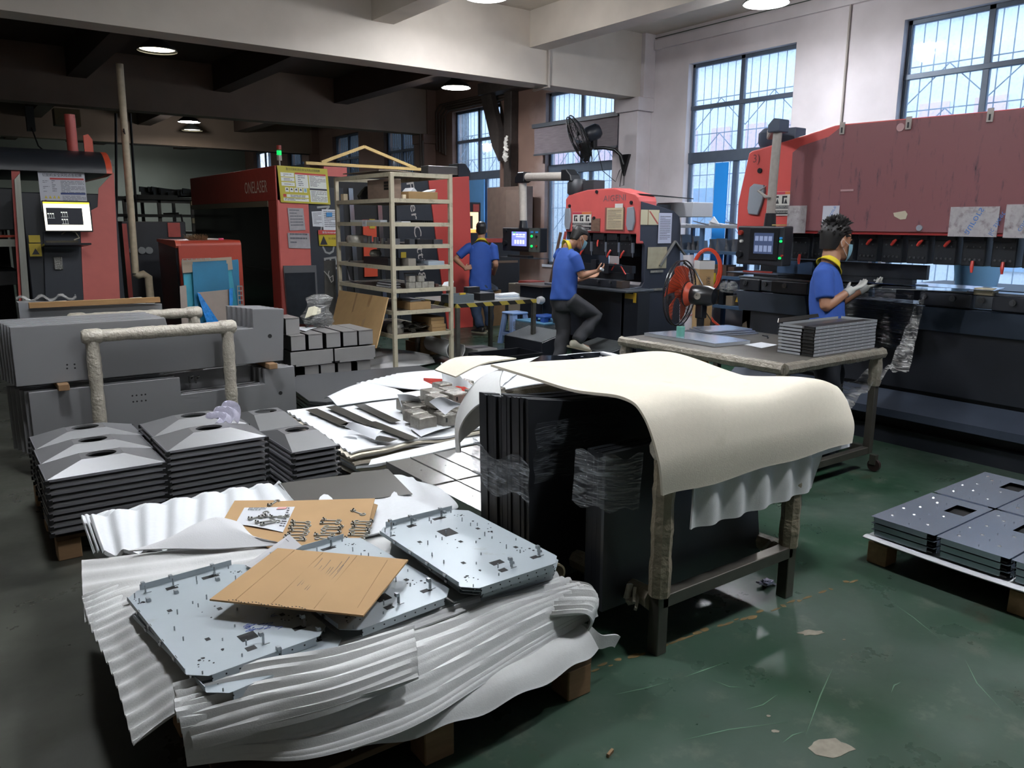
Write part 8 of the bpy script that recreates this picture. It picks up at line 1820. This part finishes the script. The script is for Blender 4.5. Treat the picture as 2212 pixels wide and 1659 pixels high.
def person(label, J, F, skin_legs=True, hs=1., hair='short', mask=True, glove=False, trousers=None, shoes=None, dep=1., shirt=1., hem=.0):
    F = V(F).normalized(); J = {k: V(v) for k, v in J.items()}
    hf, hu = V(J['hf']).normalized(), V(J['hu']).normalized(); hl = hu.cross(hf).normalized(); hf = hl.cross(hu)
    lat = (J['sL']-J['sR']).normalized(); Z = V((0, 0, 1))
    b = MB(); head(b, J['head'], hf, hl, hu, hs)
    loft(b, [(J['neck']-Z*.05, .07, .065), (J['neck'], .060*hs, .060*hs), (J['head']-hu*.06*hs-hf*.02*hs, .055*hs, .058*hs)], lat, 18)
    loft(b, [(J['pelvis'], .13, .09), (mix_(J['pelvis'], J['neck'], .35), .13, .085), (mix_(J['pelvis'], J['neck'], .8), .14, .085), (J['neck']-Z*.06, .10, .06)], lat, 18)
    for k in 'LR':
        s_, e, w = J['s'+k], J['e'+k], J['w'+k]
        loft(b, [(s_, .050, .050), (mix_(s_, e, .4), .046, .046), (e, .040, .040)], F, 14)
        loft(b, [(e, .041, .041), (mix_(e, w, .3), .042, .039), (mix_(e, w, .75), .031, .028), (w, .027, .023)], F, 14)
        if not glove: hand(b, w, J['hd'+k], J['pn'+k], J['hs'+k], J.get('cl'+k, V((.5, 0, 0))).x)
        h, n_, a = J['h'+k], J['k'+k], J['a'+k]
        loft(b, [(h, .078, .078), (n_, .052, .052)], F, 14); loft(b, [(n_, .052, .052), (mix_(n_, a, .3), .050, .052), (a, .034, .036)], F, 14)
        loft(b, [(a, .036, .036), (a+J['ft'+k]*.05-Z*.04, .036, .03), (a+J['ft'+k]*.15-Z*.055, .036, .02)], F, 10)
    root = fuse(b, 'person', M_skin, None, .0065, 3); tag(root, label, 'person')
    # trousers
    b = MB(); tr = trousers or M_trous
    loft(b, [(mix_(J['hL'], J['hR'], .5)-Z*.06, .14, .12), (J['pelvis'], .160, .118), (J['pelvis']+Z*.05, .145, .105)], lat, 22)
    for k in 'LR':
        h, n_, a = J['h'+k], J['k'+k], J['a'+k]; bag = J.get('bag', V((1, 0, 0))).x
        loft(b, [(h+Z*.03, .10, .115), (mix_(h, n_, .5), .092*bag, .10*bag), (n_, .075*bag, .078*bag), (mix_(n_, a, .45), .072*bag, .074*bag), (a+Z*.015, .062*bag, .064*bag)], F, 18, .3)
    T = fuse(b, 'trousers', tr, root, .010, 4)
    # shirt
    b = MB(); pv, nk = J['pelvis'], J['neck']
    sh_c = mix_(J['sL'], J['sR'], .5)
    loft(b, [(pv-Z*(.04+hem), .185*shirt, .135*shirt*dep), (mix_(pv, sh_c, .3), .172*shirt, .128*shirt*dep), (mix_(pv, sh_c, .62), .180*shirt, .128*shirt*dep), (mix_(pv, sh_c, .86), .178*shirt, .115*dep), (mix_(sh_c, nk, .35)+Z*.0, .135, .085), (mix_(sh_c, nk, .85), .075, .068)], lat, 26, .12)
    for k in 'LR':
        s_, e = J['s'+k], J['e'+k]
        loft(b, [(mix_(sh_c, s_, .75)+Z*.005, .075, .075), (s_-Z*.01, .076, .074), (mix_(s_, e, .35), .074, .070), (mix_(s_, e, .74), .070, .066)], F, 18, .1)
    SH = fuse(b, 'polo_shirt', M_polo, root, .009, 5)
    # folds of the cloth
    q = random.Random(int(abs(pv.x)*100))
    for v in SH.data.vertices:
        h = (v.co.z-pv.z); v.co += (V((v.co.x, v.co.y, 0))-V((pv.x, pv.y, 0))).normalized()*(.006*S(v.co.x*31+v.co.z*22)*S(v.co.y*27-v.co.z*9)*max(0, min(1, (.40-h)*3)))
    for v in T.data.vertices: v.co += V((.006*S(v.co.z*34+v.co.y*21), .006*S(v.co.z*27+v.co.x*24), 0))
    # collar
    nd = (J['head']-hu*.06*hs-nk).normalized(); fr = (F-nd*F.dot(nd)).normalized(); ll = nd.cross(fr)
    def col(u, v):
        a = 2*PI*u; r = .062+.024*v*v+.006*v; h = .030-.055*v-.016*math.cos(a)*(1+v)
        return nk-nd*.005+nd*h+fr*(r*math.cos(a)*1.05)+ll*(r*math.sin(a)*1.12)
    MB().grid(col, 40, 8, .006).build('collar', M_yelc, root, smooth=1)
    # hair
    b = MB(); n = 24; vs = []; c = J['head']
    HS = [(-.055, -.045, .060, .060, 1), (-.02, -.030, .078, .074, 1), (.02, -.018, .094, .081, 1), (.055, -.012, .104, .085, 0), (.088, -.012, .096, .078, 0), (.115, -.014, .074, .060, 0), (.132, -.016, .036, .032, 0)]
    for h, o, rf, rs, back in HS:
        for i in range(n):
            a = 2*PI*i/n; x = math.cos(a)
            xf = min(x, .15) if back and x > .15 else x
            vs.append(c+hu*(h*hs)+hf*((o+rf*xf)*hs)+hl*(rs*math.sin(a)*hs*(1. if not (back and x > .15) else .93)))
    m = len(HS); b.add(vs, [(i*n+j, i*n+(j+1) % n, (i+1)*n+(j+1) % n, (i+1)*n+j) for i in range(m-1) for j in range(n)]+[tuple(range(n-1, -1, -1)), tuple((m-1)*n+j for j in range(n))])
    if hair == 'tousled':
        q = random.Random(5)
        for i in range(420):
            a = q.uniform(0, 2*PI); el = q.uniform(.0, 1.5); dirn = hf*(math.cos(a)*math.cos(el))+hl*(math.sin(a)*math.cos(el))+hu*math.sin(el)
            if dirn.dot(hf) > .45 and el < .7: continue
            p = c+hu*.045*hs-hf*.012*hs+V(dirn)*(.075*hs)+hu*(.012 if el > .5 else -.01*(1-el)); tip = p+(dirn*.9+hf*.35+V((q.uniform(-.5, .5), q.uniform(-.5, .5), q.uniform(-.2, .4)))).normalized()*q.uniform(.028, .055)*hs
            b.tube([p, p.lerp(tip, .6)+hu*.004, tip], [.012, .008, .001], 5)
        b.build('hair', M_hair, root, smooth=1)
    else: fuse(b, 'hair', M_hair, root, .005, 2)
    # eyes, brows, mouth or mask
    for k in (-1, 1):
        b = MB(); ball(b, c+hf*.083*hs+hl*(k*.033*hs)-hu*.001*hs, (hf, hl, hu), (.009*hs, .014*hs, .006*hs), 10); b.build('eye', M_eye, root, smooth=1)
        MB().tube([c+hf*.088*hs+hl*(k*.018*hs)+hu*.02*hs, c+hf*.085*hs+hl*(k*.036*hs)+hu*.025*hs, c+hf*.070*hs+hl*(k*.052*hs)+hu*.02*hs], .004*hs, 6).build('eyebrow', M_hair, root)
    if mask:
        def mk(u, v):
            a = (u-.5)*2.5; h = -.015-.112*v; k = max(0, min(1, (h+.122)/.122)); o, rf, rs = .052*(1-k), .028+.070*k**.7, .026+.050*k**.6
            ext = 1.10+.10*S(v*PI)*math.cos(a)
            return c+hu*(h*hs)+hf*((o+rf*math.cos(a)*ext+.006)*hs)+hl*(rs*math.sin(a)*ext*hs)
        MB().grid(mk, 20, 12, .003).build('face_mask', M_mask, root, smooth=1)
        for k in (0, 1):
            ear = c+hl*((.084 if k else -.084)*hs)-hf*.012*hs+hu*.015*hs
            MB().tube([mk(k, .05), ear, ear-hf*.012*hs-hu*.02*hs, ear-hu*.045*hs, mk(k, .75)], .0022, 5).build('mask_strap', M_strap, root)
    else: MB().tube([c+hf*.093*hs-hu*.07*hs+hl*.022, c+hf*.1*hs-hu*.07*hs, c+hf*.093*hs-hu*.07*hs-hl*.022], .004, 6).build('mouth', M_lip, root)
    if glove:
        for k in 'LR':
            b = MB(); hand(b, J['w'+k], J['hd'+k], J['pn'+k], J['hs'+k], J['cl'+k].x, 1.12)
            d = (J['w'+k]-J['e'+k]).normalized(); loft(b, [(J['w'+k]-d*.045, .036, .033), (J['w'+k]-d*.01, .034, .03), (J['w'+k]+d*.02, .036, .028)], F, 14, .2)
            fuse(b, 'glove', M_glove, root, .0055, 2)
    for k in 'LR':
        a, ft = J['a'+k], V(J['ft'+k]).normalized(); sd = ft.cross(V((0, 0, 1))).normalized(); up = sd.cross(ft)
        bt = a-up*.085
        b = MB(); loft(b, [(bt-ft*.055+up*.05, .040, .045), (bt+ft*.01+up*.06, .043, .05), (bt+ft*.09+up*.035, .047, .034), (bt+ft*.17+up*.025, .042, .022)], sd, 16, .7)
        o = fuse(b, 'shoe', shoes or M_shoeb, root, .007, 2)
        b = MB(); pr = [(-.10, .028), (-.085, .040), (-.02, .040), (.06, .045), (.13, .047), (.185, .036), (.205, .018)]
        pts = [bt+ft*x+sd*y for x, y in pr]+[bt+ft*x-sd*y for x, y in reversed(pr)]
        b.slab(pts, up*.022); b.build('sole', M_sole, o)
    return root
D = 12.26
person('person in blue polo shirt and jeans seen from behind, hand on hip', dict(
    head=at(1040, 497, d=D), neck=at(1040, 522, d=D), hf=(.60, .80, -.05), hu=(0, 0, 1),
    sL=at(1012, 534, d=D-.02), sR=at(1066, 534, d=D+.02), eL=at(984, 560, d=D-.02), wL=at(1006, 581, d=D-.12), eR=at(1071, 572, d=D), wR=at(1067, 592, d=D+.22),
    hdL=(.8, -.1, .28), pnL=(.4, .6, -.2), hsL=(0, .3, 1), clL=(.35, 0, 0), hdR=(.5, .8, .1), pnR=(-.5, .4, 0), hsR=(0, 0, 1), clR=(.5, 0, 0),
    pelvis=at(1037, 622, d=D), hL=at(1024, 634, d=D), hR=at(1049, 634, d=D), kL=at(1029, 675, d=D), kR=at(1056, 673, d=D+.05), aL=at(1038, 708, d=D-.02), aR=at(1057, 704, d=D+.12),
    ftL=(-.1, .5, -.0), ftR=(.6, .7, 0)), (.592, .806, 0), hs=1.0, mask=False, trousers=M_jean, dep=.95, shirt=.98)
D = 9.30
person('person in blue polo shirt bending at the small press, one foot raised', dict(
    head=at(1251, 513, d=D), neck=at(1226, 534, d=D), hf=(.92, -.28, -.50), hu=(.38, -.08, .82),
    sL=at(1207, 548, d=D+.15), sR=at(1242, 556, d=D-.13), eL=at(1240, 606, d=D+.25), wL=at(1270, 598, d=D+.42), eR=at(1256, 596, d=D-.12), wR=at(1287, 586, d=D+.05),
    hdL=(.9, -.3, .1), pnL=(0, -.5, 1), hsL=(0, .6, .2), clL=(.7, 0, 0), hdR=(.9, -.2, .25), pnR=(0, .6, .5), hsR=(0, .2, .9), clR=(.8, 0, 0),
    pelvis=at(1217, 638, d=D), hL=at(1207, 652, d=D+.10), hR=at(1229, 652, d=D-.07), kL=at(1218, 712, d=D+.15), kR=at(1288, 682, d=D+.10), aL=at(1207, 782, d=D+.10), aR=at(1246, 738, d=D-.05),
    ftL=(.9, .2, 0), ftR=(.9, -.35, -.22), bag=(1.18, 0, 0)), (.96, -.2, 0), hs=1.0, trousers=M_trous, shoes=M_shoew, shirt=1.04, hem=.02)
# small part in the bending worker's hand
p = at(1300, 582, d=9.2); tag(MB().obox(p, (.07, .03, .03), (.2, .3, .4)).build('held_part', M_paperw, None, bev=.005), 'small pale part held by the bending worker', 'metal part')
D = 6.0
person('person in a blue polo shirt with blue mask and white gloves at the big press', dict(
    head=at(1806, 521, d=D), neck=at(1793, 570, d=D), hf=(.93, -.36, -.06), hu=(.06, -.02, 1.),
    sL=at(1790, 585, d=D+.16), sR=at(1778, 592, d=D-.14), eL=at(1800, 660, d=D+.24), wL=at(1868, 623, d=D+.22), eR=at(1783, 663, d=D-.17), wR=at(1836, 628, d=D-.10),
    hdL=(.95, -.2, .25), pnL=(-.1, .2, 1), hsL=(.1, -.8, 0), clL=(.45, 0, 0), hdR=(.93, -.15, .25), pnR=(-.2, .25, 1), hsR=(0, .8, .1), clR=(.40, 0, 0),
    pelvis=at(1788, 735, d=D), hL=at(1792, 760, d=D+.09), hR=at(1784, 762, d=D-.09), kL=at(1797, 880, d=D+.09), kR=at(1790, 884, d=D-.09), aL=at(1793, 990, d=D+.09), aR=at(1784, 995, d=D-.09),
    ftL=(.9, -.35, 0), ftR=(.9, -.45, 0)), (.92, -.38, 0), hs=1.15, hair='tousled', glove=True, trousers=M_navy, dep=1.0, shirt=1.0, hem=.06)
# ------------------------------------------------------------------ daylight and camera
w = bpy.data.worlds.new('sky'); SC.world = w; w.use_nodes = True
bg = w.node_tree.nodes['Background']; bg.inputs[0].default_value = (*hx('d5e6ff'), 1); bg.inputs[1].default_value = 4.6
for k, (a, b_) in enumerate(WIN):
    l = bpy.data.lights.new('window_portal', 'AREA'); l.shape = 'RECTANGLE'; l.size = b_-a; l.size_y = ZH-ZS; l.cycles.is_portal = True
    o = bpy.data.objects.new('window_portal', l); COL.objects.link(o); o.location = (XW+.27, (a+b_)/2, (ZS+ZH)/2); o.rotation_euler = (0, PI/2, 0)
cam = bpy.data.cameras.new('camera'); co = bpy.data.objects.new('camera', cam); COL.objects.link(co)
cam.sensor_fit = 'HORIZONTAL'; cam.sensor_width = 36.; cam.lens = 36.*FPX/2212; cam.clip_end = 200; cam.clip_start = .05
M3 = Matrix((_r2, -_d2, -_f)).transposed(); co.matrix_world = Matrix.Translation(EYE) @ M3.to_4x4()
SC.camera = co
SC.view_settings.view_transform = 'Standard'; SC.view_settings.look = 'None'; SC.view_settings.exposure = 0.0; SC.view_settings.gamma = 1.0; SC.view_settings.use_curve_mapping = False
try:
    SC.cycles.use_denoising = True; SC.cycles.max_bounces = 8; SC.cycles.diffuse_bounces = 4; SC.cycles.transparent_max_bounces = 16; SC.cycles.sample_clamp_indirect = 6.0
except Exception: pass
for o in bpy.data.objects:
    if '_o' in o: del o['_o']
